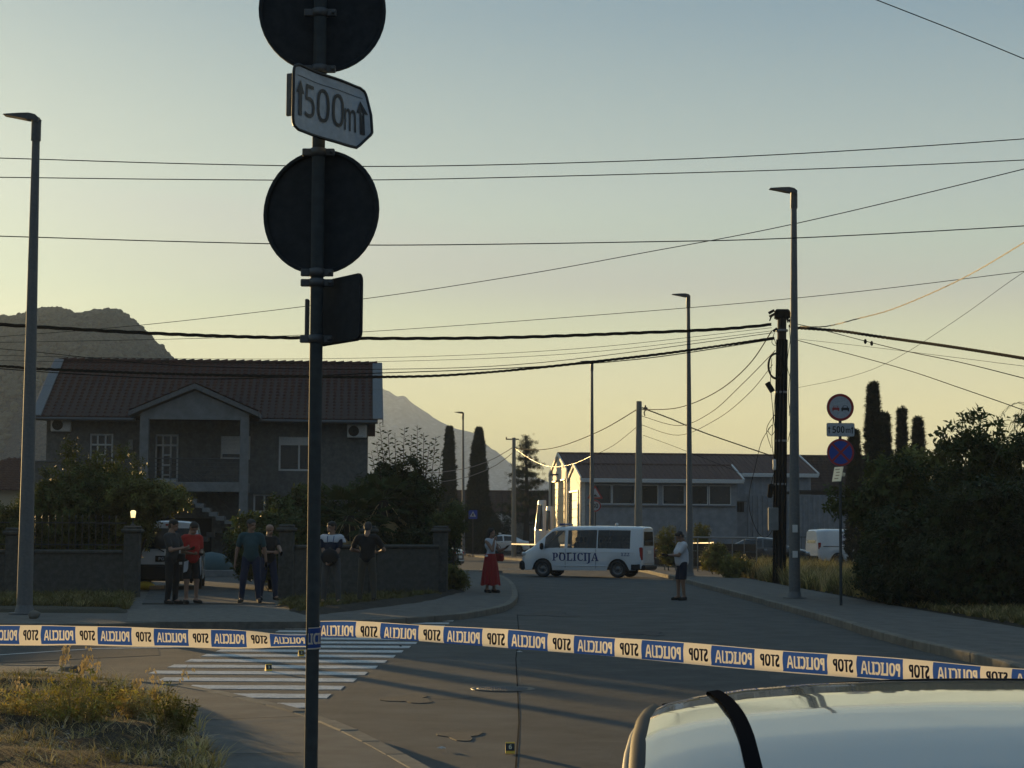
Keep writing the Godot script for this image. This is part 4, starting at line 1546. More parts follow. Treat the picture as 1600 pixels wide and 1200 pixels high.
func build_trees() -> void:
	var broad := leaf_spray(9, 0.13, 0.032, 1.0, 0.22)
	var small := leaf_spray(10, 0.085, 0.02, 1.0, 0.2)
	var needle := leaf_spray(12, 0.14, 0.012, 0.5, 0.16, 0.0)
	var long_leaf := leaf_spray(8, 0.2, 0.034, 1.0, 0.22, 0.05)
	# hedge of small trees behind the left wall
	var hx := [[25, 2.9, 1.5], [75, 3.4, 1.5], [112, 4.6, 1.3], [150, 3.7, 1.5], [175, 4.6, 1.25], [215, 3.7, 1.3]]
	for i in hx.size():
		var q: Array = hx[i]
		var h: float = q[1]
		var r: float = q[2]
		h *= 0.86 if i < 5 else 1.0
		var cl := clump_ball(Vector3(0, h * 0.5, 0), Vector3(r * 0.8, h * 0.27, 0.8), 24, 0.42)
		if i == 5:   # crowns lifted clear of the drive
			cl = clump_ball(Vector3(0.1, h * 0.62, 0), Vector3(r * 0.8, h * 0.1, 0.7), 22, 0.34)
		for k in 4:
			var lift := rv(0.7, 1.0) if i < 5 else rv(0.6, 0.7)
			var x := rv(-0.5, 0.5) * r
			for s in 4:
				cl.append([Vector3(x + s * rv(-0.06, 0.06), h * lift * (0.72 + s * 0.09), rv(-0.4, 0.4)), Vector3(0.2, 0.26, 0.2) * (1.15 - s * 0.2), 0.22])
		var lbl: String = ["bushy fruit tree just left of the lamp post behind the wall", "fruit tree just right of the lamp post behind the railing", "tallest pointed fruit tree left of the house window", "rounded fruit tree in the middle of the hedge below the window", "fruit tree with a tall shoot in front of the house window", "fruit tree behind the stone pillar with the lamp"] [i]
		bush("fruit_tree", lbl, "tree", foot(q[0], 49.5 + ((i + 1) % 3) * 0.9), cl, small, M.leaf_olive if i % 2 else M.leaf, 95, Vector2(0.8, 1.5), [Vector3(-0.5, h * 0.6, 0), Vector3(0.4, h * 0.7, 0.2), Vector3(0.1, h * 0.55, -0.4)], 0.06, "fruit trees behind the garden wall", 0.6)
	# dark shrubs right of the drive, in front of the house
	var sh := [[425, 52.0, 3.0, 1.15, "dark leafy shrub behind the right gate pillar", "leaf"], [462, 53.5, 3.8, 1.2, "tall dark shrub in front of the right house window", "leaf"], [495, 55.0, 3.2, 1.3, "dark shrub right behind the signpost pole", "leaf_dark"], [640, 54.0, 2.9, 1.5, "dark rounded shrub under the upright shoots", "leaf_dark"], [590, 53.0, 2.2, 1.2, "low dark shrub behind the wall near the khaki trousers", "leaf_dark"], [655, 53.0, 2.0, 0.6, "dark shrub behind the corner pillar", "leaf_dark"], [535, 53.0, 2.0, 1.2, "low dark shrub beneath the palm", "leaf_dark"]]
	for q in sh:
		var h: float = q[2]
		h *= 0.9
		var cl := clump_ball(Vector3(0, h * 0.46, 0), Vector3(q[3] * 0.8, h * 0.34, 0.8), 30, 0.42)
		bush("garden_shrub", q[4], "shrub", foot(q[0], q[1]), cl, broad, M[q[5]], 85, Vector2(0.8, 1.4), [Vector3(-0.4, h * 0.6, 0), Vector3(0.4, h * 0.65, 0)], 0.05, "shrubs behind the low wall")
	# laurel with upright shoots whose leaves show against the sky
	var lr := thing("laurel", "tall laurel with upright leafy shoots standing out against the mountain", "shrub", foot(640, 55.0))
	var pl := []
	var ti := []
	for q in [[593, 660], [606, 672], [617, 676], [632, 668], [643, 680], [652, 664], [662, 676], [672, 690], [681, 682], [588, 690], [600, 700], [625, 700], [690, 705], [648, 705], [668, 712], [612, 715], [580, 705]]:
		var top := at(q[0], q[1], 55.0 + rv(-0.7, 0.7)) - lr.position
		var base := Vector3(top.x * 0.55 + rv(-0.1, 0.1), 1.2, top.z * 0.5)
		var mb := MB.new()
		mb.tube([base, base.lerp(top, 0.5) + Vector3(rv(-0.05, 0.05), 0, 0), top], [0.022, 0.014, 0.005], 5)
		part("shoot", mb, M.bark, lr)
		var len_ := base.distance_to(top)
		var n := int(len_ / 0.045)
		for k in n:
			var t := float(k) / n
			var p := base.lerp(top, t)
			var a := k * 2.4
			var d := Vector3(cos(a), 0.5 - 0.2 * t, sin(a)).normalized()
			pl.append(Transform3D(Basis(Quaternion(Vector3.UP, d)) * Basis(Vector3.UP, rv(0, TAU)) * Basis.from_scale(Vector3.ONE * lerpf(1.15, 0.7, t)), p))
			var v := rv(0.7, 1.2)
			ti.append(Color(v, v, v))
	var one := MB.new()
	one.group(-1)
	one.tri(Vector3.ZERO, Vector3(0.035, 0.12, 0.012), Vector3(0, 0.25, 0.03))
	one.tri(Vector3.ZERO, Vector3(0, 0.25, 0.03), Vector3(-0.035, 0.12, 0.012))
	multi("foliage", one.mesh(), M.leaf_dark, pl, ti, lr)
	var lcl := crown_places(clump_ball(Vector3(-0.35, 2.2, 0), Vector3(1.25, 1.2, 1.0), 32, 0.45), 75, Vector2(0.8, 1.4))
	multi("crown", broad, M.leaf_dark, lcl[0], lcl[1], lr)
	# fan palm with hanging dry skirt
	fan_palm(foot(545, 52.0), 2.7, "fan palm with drooping fronds behind the man in white and navy polo", 34, 1.0)
	fan_palm(foot(598, 53.5), 3.3, "taller fan palm right of the signpost in front of the house gable", 26, 0.8)
	# oleander branch at the corner and the low plant on the pavement
	bush("oleander", "slender flowering oleander leaning over the corner pillar", "shrub", foot(708, 52.0), clump_ball(Vector3(-0.05, 1.95, 0), Vector3(0.3, 0.42, 0.35), 11, 0.2), small, M.leaf, 60, Vector2(0.7, 1.2), [Vector3(-0.2, 1.6, 0), Vector3(0.2, 2.0, 0)], 0.03)
	bush("corner_weed", "round grey-green weed bush on the pavement corner beside the pillar", "shrub", gp(712, 923, 0.13), clump_ball(Vector3(-0.05, 0.3, 0), Vector3(0.3, 0.2, 0.3), 12, 0.15), small, M.leaf_olive, 45, Vector2(0.6, 1.0), [Vector3(0, 0.4, 0)], 0.015)
	# cypresses, cedar and dark crowns at the far end
	cypress(foot(701, 140.0, 0), 9.3, 0.72, "left slender cypress beside the far lamp post", needle)
	cypress(foot(747, 140.0, 0), 9.2, 1.1, "broader cypress between the far lamp post and the cedar", needle)
	cypress(foot(1366, 85.0), 8.2, 0.5, "tall twin-topped cypress right of the road signs", needle, true)
	cypress(foot(1411, 92.0), 7.5, 0.33, "thin cypress in the middle of the right-hand group", needle)
	cypress(foot(1436, 88.0), 6.8, 0.42, "blunt cypress at the right of the group", needle)
	cypress(foot(1336, 90.0), 6.3, 0.4, "small cypress hidden behind the no-stopping sign", needle)
	cedar(foot(822, 150.0, 0))
	for q in [[762, 152.0, 2.6, "dark rounded tree under the broad cypress"], [702, 148.0, 3.4, "dark tree mass below the slender cypress"], [672, 120.0, 3.4, "dark tree behind the laurel shoots"], [735, 146.0, 3.0, "dark tree between the two far cypresses"]]:
		bush("far_tree", q[3], "tree", foot(q[0], q[1], 0), clump_ball(Vector3(0, q[2] * 0.62, 0), Vector3(1.5, q[2] * 0.45, 1.3), 22, 0.7), broad, M.leaf_cypress, 60, Vector2(1.4, 2.4), [Vector3(0, q[2] * 0.6, 0)], 0.12)
	# tall bushes on the right: crowns that reach the ground
	var rb := [[1405, 47.5, 3.3, 0.7, "leaf"], [1440, 49.0, 3.5, 1.0, "leaf_olive"], [1472, 47.5, 2.95, 1.1, "leaf"], [1508, 49.5, 3.75, 1.2, "leaf_olive"], [1555, 47.0, 4.25, 1.1, "leaf"], [1606, 48.0, 3.85, 1.3, "leaf_olive"], [1660, 46.0, 4.1, 1.5, "leaf"], [1440, 44.0, 1.9, 0.6, "leaf_dark"], [1520, 42.5, 2.4, 1.3, "leaf_dark"], [1590, 42.0, 2.6, 1.2, "leaf_dark"], [1560, 45.5, 2.6, 0.9, "leaf_dark"], [1395, 45.5, 2.0, 0.55, "leaf_dark"]]
	var rl := ["bush hiding the front of the white van on the right", "tall yellow-green bush below the tall cypress", "dark dense bush right of the concrete post", "highest yellow-green bush in the right-hand hedge", "round-topped tall bush near the right edge", "tall bush at the right edge of the view", "bush beyond the right edge of the pavement", "low dark bush around the concrete post", "low dark bush beside the right pavement", "low dark bush at the right edge by the pavement", "low dark bush in the middle of the right hedge", "low dark bush behind the signpost"]
	for i in rb.size():
		var q: Array = rb[i]
		var h: float = q[2]
		h *= 0.92
		var cl := clump_ball(Vector3(0, h * 0.45, 0), Vector3(q[3] * 0.85, h * 0.36, 0.9), 34, 0.46)
		if i == 0:
			for k in 9:
				cl.append([Vector3(rv(-1.5, -0.3), rv(2.1, 2.9), rv(-0.5, 0.5)), Vector3(0.3, 0.24, 0.3), 0.4])
		for k in 7:
			var x: float = rv(-0.8, 0.8) * q[3]
			cl.append([Vector3(x, h * rv(0.86, 1.03), rv(-0.6, 0.6)), Vector3(0.3, 0.24, 0.3), 0.3])
			cl.append([Vector3(x + rv(-0.3, 0.3), h * rv(0.9, 1.1), rv(-0.6, 0.6)), Vector3(0.16, 0.2, 0.16), 0.15])
		bush("hedge_bush", rl[i], "bush", foot(q[0], q[1]), cl, [broad, long_leaf, small][i % 3], M[q[4]], [80, 80, 120][i % 3], Vector2(0.8, 1.5), [Vector3(-0.5, h * 0.6, 0), Vector3(0.5, h * 0.7, 0), Vector3(0, h * 0.6, 0.4)], 0.06, "tall bushes along the right pavement")
	# palm frond tips entering at the right edge
	var fp := thing("date_palm", "feathery palm frond tips entering at the right edge of the view", "palm", foot(1640, 40.0))
	var tk := MB.new()
	tk.tube([Vector3.ZERO, Vector3(0.05, 1.9, 0), Vector3(0, 3.9, 0)], [0.2, 0.16, 0.17], 10)
	part("trunk", tk, M.bark, fp)
	for k in 15:
		var a := k * TAU / 15 + 0.1
		var mb := MB.new()
		mb.group(-1)
		var pts := []
		for i in 11:
			var t := i / 10.0
			pts.append(Vector3(cos(a) * t * 1.15, 3.9 + t * (1.5 + 0.5 * sin(k * 2.1)) - t * t * 1.9, sin(a) * t * 1.15))
		for i in range(1, 11):
			var d: Vector3 = (pts[i] - pts[i - 1]).normalized()
			var s := d.cross(Vector3.UP).normalized()
			for sg in [-1.0, 1.0]:
				var tip: Vector3 = pts[i] + s * sg * 0.28 * (1.1 - i * 0.07) + d * 0.2 - Vector3(0, 0.08, 0)
				mb.tri(pts[i - 1], pts[i - 1].lerp(pts[i], 0.35), tip)
		part("frond", mb, M.palm, fp)

func fan_palm(where: Vector3, h: float, label: String, n: int, size: float) -> void:
	var t := thing("fan_palm", label, "palm", where)
	var tk := MB.new()
	tk.tube([Vector3(0, -0.1, 0), Vector3(0.04, h * 0.4, 0), Vector3(0, h * 0.75, 0)], [0.17, 0.14, 0.15], 10)
	part("trunk", tk, M.bark, t)
	for k in n:
		var a := k * 2.39996
		var lift := lerpf(1.25, -1.0, k / float(n - 1))
		var d := Vector3(cos(a) * cos(lift), sin(lift), sin(a) * cos(lift))
		var len_ := rv(0.65, 0.85) * size
		var b := Vector3(0, h * 0.75, 0)
		var hub := b + d * len_ - Vector3(0, 0.12, 0)
		var mb := MB.new()
		mb.group(-1)
		mb.tube([b, b + d * len_ * 0.5, hub], [0.018, 0.013, 0.01], 4)
		mb.group(-1)
		var s := d.cross(Vector3(0.01, 1, 0)).normalized()
		var nn := s.cross(d)
		for j in 17:
			var f := -1.25 + 2.5 * j / 16.0
			var dir := (d * cos(f) + s * sin(f)).normalized()
			var side := (s * cos(f) - d * sin(f)) * 0.026
			var l := size * 0.62 * (1.0 - 0.25 * absf(f)) * rv(0.85, 1.1)
			var m := hub + dir * l * 0.6 - nn * 0.02
			var tip := hub + dir * l - Vector3(0, 0.12, 0) * size
			mb.tri(hub, m + side, tip)
			mb.tri(hub, tip, m - side)
		part("frond", mb, M.palm if k < n * 0.75 else M.stem, t)

func cedar(where: Vector3) -> void:
	var t := thing("cedar", "spreading cedar with layered branches behind the utility pole", "cedar", where)
	var mb := MB.new()
	mb.tube([Vector3.ZERO, Vector3(0.05, 4, 0), Vector3(-0.05, 9.0, 0)], [0.3, 0.2, 0.04], 8)
	part("trunk", mb, M.bark, t)
	var pl := []
	var ti := []
	var spray := leaf_spray(14, 0.16, 0.014, 0.9, 0.22, 0.3)
	for k in 46:
		var y := lerpf(2.4, 9.1, k / 45.0) + rv(-0.15, 0.15)
		var reach := lerpf(2.6, 0.35, pow(maxf(0.0, (y - 2.4) / 6.7), 0.9)) * rv(0.55, 1.1)
		var a := k * 2.4 + rv(-0.4, 0.4)
		var tip := Vector3(cos(a) * reach, y + reach * 0.06, sin(a) * reach)
		var l := MB.new()
		l.tube([Vector3(0, y - 0.1, 0), tip], [0.05, 0.012], 4)
		part("branch", l, M.bark, t)
		for j in int(30 * reach) + 8:
			var f := sqrt(rv(0.02, 1))
			var p := Vector3(0, y - 0.1, 0).lerp(tip, f) + Vector3(rv(-1, 1), rv(-0.12, 0.12), rv(-1, 1)) * Vector3(0.38, 1, 0.38) * (0.4 + f)
			var v := rv(0.7, 1.3)
			pl.append(Transform3D(any_basis() * Basis.from_scale(Vector3.ONE * rv(0.8, 1.4)), p))
			ti.append(Color(v, v, v))
	multi("crown", spray, M.leaf_cypress, pl, ti, t)


# ---------------------------------------------------------------- lamp posts, utility poles, wires
func lamp_post(px_b: float, py_b: float, px_t: float, py_t: float, d: float, r0: float, label: String, base_h := 0.12) -> Node3D:
	var base: Vector3
	base = at(px_b, py_b, d)
	base.y = base_h
	var top := at(px_t, py_t, d) - base
	var t := thing("street_lamp", label, "street lamp", base, 0.0, "street lamps along the road")
	var mb := MB.new()
	mb.tube([Vector3.ZERO, top * 0.25, top * 0.6, top * 0.97, top], [r0, r0 * 0.86, r0 * 0.68, r0 * 0.48, r0 * 0.46], 14)
	part("mast", mb, M.steel_lamp, t)
	var fl := MB.new()
	fl.lathe([Vector2(0, 0.02), Vector2(r0 * 2.0, 0.02), Vector2(r0 * 2.0, 0.0), Vector2(0, 0.0)], 14, Transform3D(), true)
	fl.lathe([Vector2(r0 * 1.02, 0.16), Vector2(r0 * 1.08, 0.14), Vector2(r0 * 1.25, 0.03), Vector2(r0 * 1.3, 0.02)], 14)
	part("foot_plate", fl, M.steel_lamp, t)
	var hd := MB.new()
	var prof := PackedVector2Array([Vector2(0.055, -0.1), Vector2(0.07, -0.02), Vector2(0.0, 0.045), Vector2(-0.12, 0.075), Vector2(-0.32, 0.07), Vector2(-0.6, 0.05), Vector2(-0.62, 0.04), Vector2(-0.4, 0.0), Vector2(-0.18, -0.045), Vector2(-0.05, -0.06)])
	hd.prism(prof, -0.13, 0.13, Transform3D(Basis(), top))
	part("lamp_head", hd, M.steel_dark, t)
	var cl := MB.new()
	cl.tube([top - Vector3(0, 0.45, 0), top - Vector3(0, 0.05, 0)], r0 * 0.62, 10)
	part("collar", cl, M.steel_dark, t)
	return t

func insulator(parent: Node, p: Vector3, m: Material) -> void:
	var mb := MB.new()
	mb.lathe([Vector2(0, 0), Vector2(0.035, 0), Vector2(0.05, 0.03), Vector2(0.03, 0.05), Vector2(0.045, 0.08), Vector2(0.02, 0.12), Vector2(0, 0.12)], 8, Transform3D(Basis(), p))
	part("insulator", mb, m, parent)

func build_poles() -> void:
	mat("steel_lamp", lin(0.13, 0.14, 0.145), 0.7, "blot", 0.6)
	lamp_post(38, 966, 57, 184, 36.4, 0.15, "tall grey street lamp at the left edge in front of the wall")
	var rl := lamp_post(1241.5, 929, 1240.5, 298, 48.0, 0.145, "tall street lamp right of the cable-laden wooden pole")
	for q in [[804, 0.34], [900 - 56, 0.30]]:
		var p := MB.new()
		var o: float = at(1241, q[0] + 22, 48.0).y - rl.position.y
		p.rbox(Vector3(0.0, o, 0.14), Vector3(0.13, q[1] * 0.55, 0.012), 0.003)
		part("notice", p, M.plate_white, rl)
	lamp_post(1078, 890, 1075.5, 462, 72.0, 0.13, "street lamp behind the man in the white shirt", 0.12)
	lamp_post(925, 880, 925, 566, 98.0, 0.13, "street lamp in front of the warehouse shed beside the speed sign")
	lamp_post(724, 868, 723.5, 645, 135.0, 0.12, "far street lamp between the two big cypresses", 0.1)
	# stone at the foot of the left lamp
	var st := MB.new()
	st.ball(Vector3(0, 0.06, 0), Vector3(0.11, 0.08, 0.09), 8, 6, any_basis())
	single("stone", st, M.concrete, "pale stone at the foot of the left street lamp", "stone", gp(53, 966, 0.12))

	# wooden pole with its tangle
	var d := 63.0
	var base := at(1217, 905, d)
	base.y = 0.1
	var top := at(1222, 489, d) - base
	var wp := thing("utility_pole", "dark wooden utility pole hung with cable loops and boxes", "utility pole", base)
	var mb := MB.new()
	mb.tube([Vector3(0, -0.1, 0), top * 0.5, top], [0.19, 0.165, 0.145], 12)
	part("shaft", mb, M.wood_pole, wp)
	var cb := MB.new()
	for k in 5:
		var a := k * 0.7
		cb.tube([Vector3(cos(a) * 0.2, 0.05, sin(a) * 0.2 + 0.02), top * 0.3 + Vector3(cos(a + 0.3) * 0.19, 0, sin(a + 0.3) * 0.19), top * 0.62 + Vector3(cos(a + 0.2) * 0.18, 0, sin(a) * 0.18), top * 0.9 + Vector3(cos(a) * 0.17, 0, sin(a) * 0.17)], 0.035, 6)
	part("riser_cable", cb, M.cable, wp)
	# fittings at the head
	for k in 7:
		var a := lerpf(-2.6, 0.1, k / 6.0)
		var f := MB.new()
		var dir := Vector3(cos(a), 0.25 * sin(k * 1.9), -0.5 * sin(a))
		var b0 := top + Vector3(0, -0.12 - 0.06 * (k % 3), 0)
		f.tube([b0, b0 + dir * 0.22 + Vector3(0, 0.12, 0), b0 + dir * 0.42 + Vector3(0, 0.02, 0), b0 + dir * 0.5 - Vector3(0, 0.16, 0)], [0.03, 0.035, 0.032, 0.02], 6)
		part("cable_joint", f, M.cable, wp)
	for q in [[-0.42, -0.02], [-0.45, 0.1], [0.3, 0.0], [0.33, -0.22], [-0.3, -0.5], [0.36, -0.4]]:
		var f := MB.new()
		f.tube([top + Vector3(q[0], q[1] - 0.12, 0.05), top + Vector3(q[0] * 0.6, q[1] - 0.02, 0.1)], [0.05, 0.04], 8)
		part("clamp", f, M.cable, wp)
	var hd := MB.new()
	hd.rbox(top + Vector3(0.0, -0.05, 0.0), Vector3(0.5, 0.34, 0.3), 0.06)
	hd.rbox(top + Vector3(0.32, -0.2, 0.0), Vector3(0.12, 0.5, 0.14), 0.03)
	part("bracket", hd, M.cable, wp)
	# coiled spare cable, dangling box, junction box, cabinet, strips
	var lo := func(px: float, py: float, dz := 0.0) -> Vector3: return at(px, py, d - dz) - base
	var cc: Vector3 = lo.call(1212, 572, 0.2)
	for k in 3:
		var c := MB.new()
		var pts := []
		for i in 25:
			var a := TAU * i / 24
			pts.append(cc + Vector3(cos(a) * (0.23 + 0.012 * k), sin(a) * (0.42 - 0.012 * k), 0.03 * k))
		c.tube(pts, 0.03, 6, false)
		part("cable_coil", c, M.cable, wp)
	var bx := MB.new()
	bx.rbox(lo.call(1203, 605, 0.3), Vector3(0.17, 0.36, 0.14), 0.02, Basis(Vector3.BACK, 0.55))
	part("splice_box", bx, M.cable, wp)
	var b2 := MB.new()
	b2.rbox(lo.call(1204, 767, 0.3), Vector3(0.17, 0.46, 0.12), 0.04, Basis(Vector3.BACK, -0.12))
	part("splice_box", b2, M.cable, wp)
	var b3 := MB.new()
	b3.rbox(lo.call(1210, 726, 0.3), Vector3(0.1, 0.36, 0.1), 0.03)
	part("splitter", b3, M.white_frame, wp)
	var cab := MB.new()
	cab.rbox(lo.call(1208, 811, 0.3), Vector3(0.32, 0.74, 0.24), 0.02)
	part("cabinet", cab, M.render_pale, wp)
	for q in [[[1205, 700], [1198, 670], [1213, 645]], [[1206, 560], [1204, 600], [1208, 650], [1206, 690], [1210, 720]], [[1213, 600], [1209, 650], [1211, 675], [1212, 720]], [[1233, 510], [1236, 560], [1232, 620], [1236, 660], [1231, 690]], [[1235, 530], [1230, 570], [1236, 600], [1233, 650]], [[1206, 664], [1190, 690], [1180, 730], [1171, 770], [1172, 800], [1185, 833], [1200, 838], [1213, 815]], [[1209, 740], [1206, 752], [1205, 760]], [[1206, 853], [1212, 862], [1205, 878]], [[1210, 520], [1206, 535], [1213, 540], [1208, 525]], [[1207, 664], [1200, 672], [1206, 680], [1213, 668]]]:
		var pts := []
		for p in q:
			pts.append(lo.call(p[0], p[1], 0.25))
		var s := MB.new()
		s.tube(spline(pts, 0.08), 0.011, 5)
		part("loose_cable", s, M.cable, wp)
	for y in [0.93, 0.7, 0.52, 0.36]:
		var s := MB.new()
		s.lathe([Vector2(0.2, 0), Vector2(0.205, 0.02), Vector2(0.205, 0.05), Vector2(0.2, 0.07)], 12, Transform3D(Basis(), top * y))
		part("strap", s, M.galv, wp)
	# plain concrete pole before the warehouse, another one at the far end
	for q in [[997.5, 870, 998.5, 627, 92.0, 0.17, "grey concrete utility pole in front of the warehouse windows"], [803, 868, 803, 684, 127.0, 0.15, "far concrete utility pole in front of the cedar"]]:
		var b := at(q[0], q[1], q[4])
		b.y = 0.05
		var tp := at(q[2], q[3], q[4]) - b
		var up := thing("utility_pole", q[6], "utility pole", b)
		var m2 := MB.new()
		m2.tube([Vector3(0, -0.1, 0), tp * 0.5, tp], [q[5] * 1.25, q[5], q[5] * 0.8], 10)
		part("shaft", m2, M.concrete_pole, up)
		var m3 := MB.new()
		if q[4] < 100:
			m3.rbox(tp + Vector3(0.22, -0.32, 0), Vector3(0.3, 0.06, 0.08), 0.02)
			m3.ball(tp + Vector3(0.33, -0.36, 0), Vector3(0.1, 0.09, 0.09), 8, 6)
			m3.tube([tp + Vector3(0.3, -0.4, 0), tp + Vector3(0.24, -0.56, 0.02), tp + Vector3(0.28, -0.7, 0)], 0.03, 6)
		else:
			m3.rbox(tp + Vector3(-0.1, -0.1, 0), Vector3(0.9, 0.08, 0.08), 0.02)
		part("cross_arm", m3, M.iron, up)
		insulator(up, tp + Vector3(0.3 if q[4] < 100 else -0.5, -0.3 if q[4] < 100 else -0.06, 0), M.iron)

func run_on(pts: Array) -> Array:   # lines that leave the view go on to their next poles
	var out := pts.duplicate()
	var n := pts.size()
	for e in [[pts[0], pts[1], -1.0], [pts[n - 1], pts[n - 2], 1.0]]:
		if (e[2] < 0 and e[0][0] <= 0) or (e[2] > 0 and e[0][0] >= 1600):
			var k: float = 1000.0 / absf(e[0][0] - e[1][0])
			var q := [e[0][0] + (e[0][0] - e[1][0]) * k, e[0][1] + (e[0][1] - e[1][1]) * k, maxf(12.0, e[0][2] + (e[0][2] - e[1][2]) * k)]
			if e[2] < 0:
				out.push_front(q)
			else:
				out.push_back(q)
	return out

func wire(pts: Array, r: float, label: String, m: Material, group := "") -> void:   # [px, py, metres] along it
	pts = run_on(pts)
	var p := []
	for q in pts:
		p.append(at(q[0], q[1], q[2]))
	var mb := MB.new()
	var line := spline(p, 1.2)
	mb.tube(line, r, 5)
	single("overhead_wire", mb, m, label, "wire", Vector3.ZERO, group)

func twisted(pts: Array, r: float, label: String, m: Material, pitch := 0.5) -> void:
	var p := []
	for q in run_on(pts):
		p.append(at(q[0], q[1], q[2]))
	var line := spline(p, 0.12)
	var mb := MB.new()
	for s in 3:
		var l := []
		for i in line.size():
			var a := TAU * s / 3.0 + i * 0.12 / pitch * TAU * 0.5
			l.append(line[i] + Vector3(0, cos(a), sin(a)) * r)
		mb.tube(l, r * 0.85, 4)
	single("bundled_cable", mb, m, label, "cable")

func build_wires() -> void:
	var c: Material = M.cable
	wire([[-200, 243, 40], [0, 247, 40], [300, 256, 40], [620, 260, 40], [1000, 251, 40], [1300, 237, 40], [1600, 217, 40], [1800, 200, 40]], 0.011, "highest of the long overhead wires crossing behind the round signs", c)
	wire([[-200, 275, 41], [0, 277, 41], [300, 280.5, 41], [600, 281, 41], [1000, 272, 41], [1300, 263, 41], [1600, 250, 41], [1800, 238, 41]], 0.011, "second of the long overhead wires, just below the highest", c)
	wire([[-200, 364, 42], [0, 369, 42], [300, 378, 42], [600, 383, 42], [1000, 378, 42], [1240, 372, 42], [1600, 353, 42], [1800, 338, 42]], 0.012, "third long overhead wire, crossing at the foot of the lower round sign", c)
	wire([[1750, 222, 42], [1600, 264, 44], [1240, 350, 50], [1000, 396, 55], [800, 432, 60], [560, 468, 66], [240, 506, 76], [0, 526, 85], [-200, 540, 92]], 0.012, "thin wire sloping from the upper right down to the hill on the left", c)
	wire([[1800, 398, 50], [1600, 424, 52], [1300, 460, 56], [1000, 487, 60], [560, 519, 68], [300, 529, 73], [0, 535, 80], [-200, 538, 84]], 0.010, "thin wire from the right edge passing just above the twisted cable", c)
	twisted([[-250, 488, 57], [0, 507, 58], [265, 522, 59], [475, 528, 60], [760, 528, 61], [1000, 520, 62], [1130, 514, 62.6], [1205, 507, 63]], 0.032, "thick twisted cable from the left edge to the wooden pole", c, 1.5)
	twisted([[1240, 512, 63], [1310, 517, 60], [1380, 527, 57], [1480, 541, 53], [1600, 560, 49], [1750, 586, 45]], 0.028, "thick twisted cable from the wooden pole to the right edge", c)
	twisted([[-200, 562, 58], [0, 572, 59], [75, 577, 59.3], [300, 585, 60], [590, 589, 61], [760, 582, 61.8], [1000, 557, 62.5], [1120, 541, 62.8], [1210, 528, 63]], 0.026, "dark bundled cable sagging above the house roof to the wooden pole", c)
	wire([[-200, 553, 60], [0, 576, 60.5], [300, 592, 61], [590, 583, 61.7], [800, 575, 62.2], [1000, 561, 62.6], [1210, 530, 63]], 0.016, "black cable just under the bundled cable above the house roof", c)
	wire([[-200, 536, 62], [0, 545, 62], [170, 562, 62], [300, 572, 62], [590, 577, 62], [850, 566, 62.6], [1208, 520, 63]], 0.011, "thin wire running over the ridge of the red tiled roof", c)
	wire([[-200, 551, 72], [250, 560, 71], [590, 559, 69], [900, 545, 66], [1206, 512, 63.2]], 0.008, "faint wire above the roof ridge, upper of the pair", c)
	wire([[-200, 560, 73], [250, 567, 72], [590, 565, 70], [900, 552, 66.5], [1206, 517, 63.2]], 0.008, "faint wire above the roof ridge, lower of the pair", c)
	# to the right of the wooden pole
	wire([[1240, 505, 63], [1275, 513, 62], [1400, 545, 57], [1500, 566, 52], [1600, 591, 47], [1700, 617, 43]], 0.012, "wire with two small clips from the wooden pole to the right edge", c)
	wire([[1240, 530, 63], [1400, 573, 56], [1500, 606, 51], [1600, 641, 46], [1700, 678, 43]], 0.012, "steeply falling wire from the wooden pole to the right edge", c)
	wire([[1240, 529, 63], [1350, 541, 58], [1480, 557, 53], [1600, 572, 48], [1750, 590, 44]], 0.006, "faint wire between the two wires right of the wooden pole", c)
	wire([[1750, 335, 40], [1600, 425, 45], [1500, 496, 50], [1400, 560, 55], [1330, 588, 59], [1245, 606, 63]], 0.006, "faint wire rising from the right lamp post to the right edge", c)
	twisted([[1250, 510, 63], [1290, 510, 61], [1340, 498, 58], [1400, 481, 55], [1500, 437, 50], [1600, 379, 45], [1700, 315, 41]], 0.011, "pale glinting spiral cable rising to the right edge", M.spiral, 1.4)
	wire([[700, -250, 30], [1370, 0, 30], [1480, 43, 30], [1600, 92, 30], [1700, 136, 30]], 0.009, "short black wire crossing the upper right corner", c)
	for q in [1352, 1362]:
		var b := MB.new()
		b.ball(Vector3.ZERO, Vector3(0.05, 0.08, 0.05), 7, 5)
		var lbl: String = "left of the two clips on the wire right of the lamp post" if q == 1352 else "right of the two clips on the wire right of the lamp post"
		single("wire_clip", b, c, lbl, "clip", at(q, 533.5 if q == 1352 else 536.5, 59.0))
	# between the poles down the street
	wire([[1206, 517, 63], [1170, 570, 70], [1120, 612, 78], [1060, 637, 85], [1003, 640, 92]], 0.02, "upper wire sagging from the wooden pole to the concrete pole", c)
	wire([[1211, 548, 63], [1160, 600, 70], [1110, 645, 78], [1060, 665, 86], [1003, 650, 92]], 0.014, "middle wire sagging from the wooden pole to the concrete pole", c)
	wire([[1207, 570, 63], [1170, 615, 69], [1120, 655, 77], [1060, 680, 85], [1003, 664, 92]], 0.012, "lowest wire sagging from the wooden pole to the concrete pole", c)
	wire([[1005, 638, 92], [1050, 655, 93], [1100, 676, 95], [1205, 712, 100]], 0.03, "heavy cable falling from the concrete pole behind the wooden pole", c)
	wire([[1005, 680, 92], [1060, 700, 94], [1160, 740, 98]], 0.01, "thin wire falling from the concrete pole to the warehouse roof", c)
	wire([[995, 640, 92], [940, 672, 100], [880, 696, 112], [840, 703, 120], [804, 700, 127]], 0.024, "wire from the concrete pole over the warehouse gables to the far pole", c)
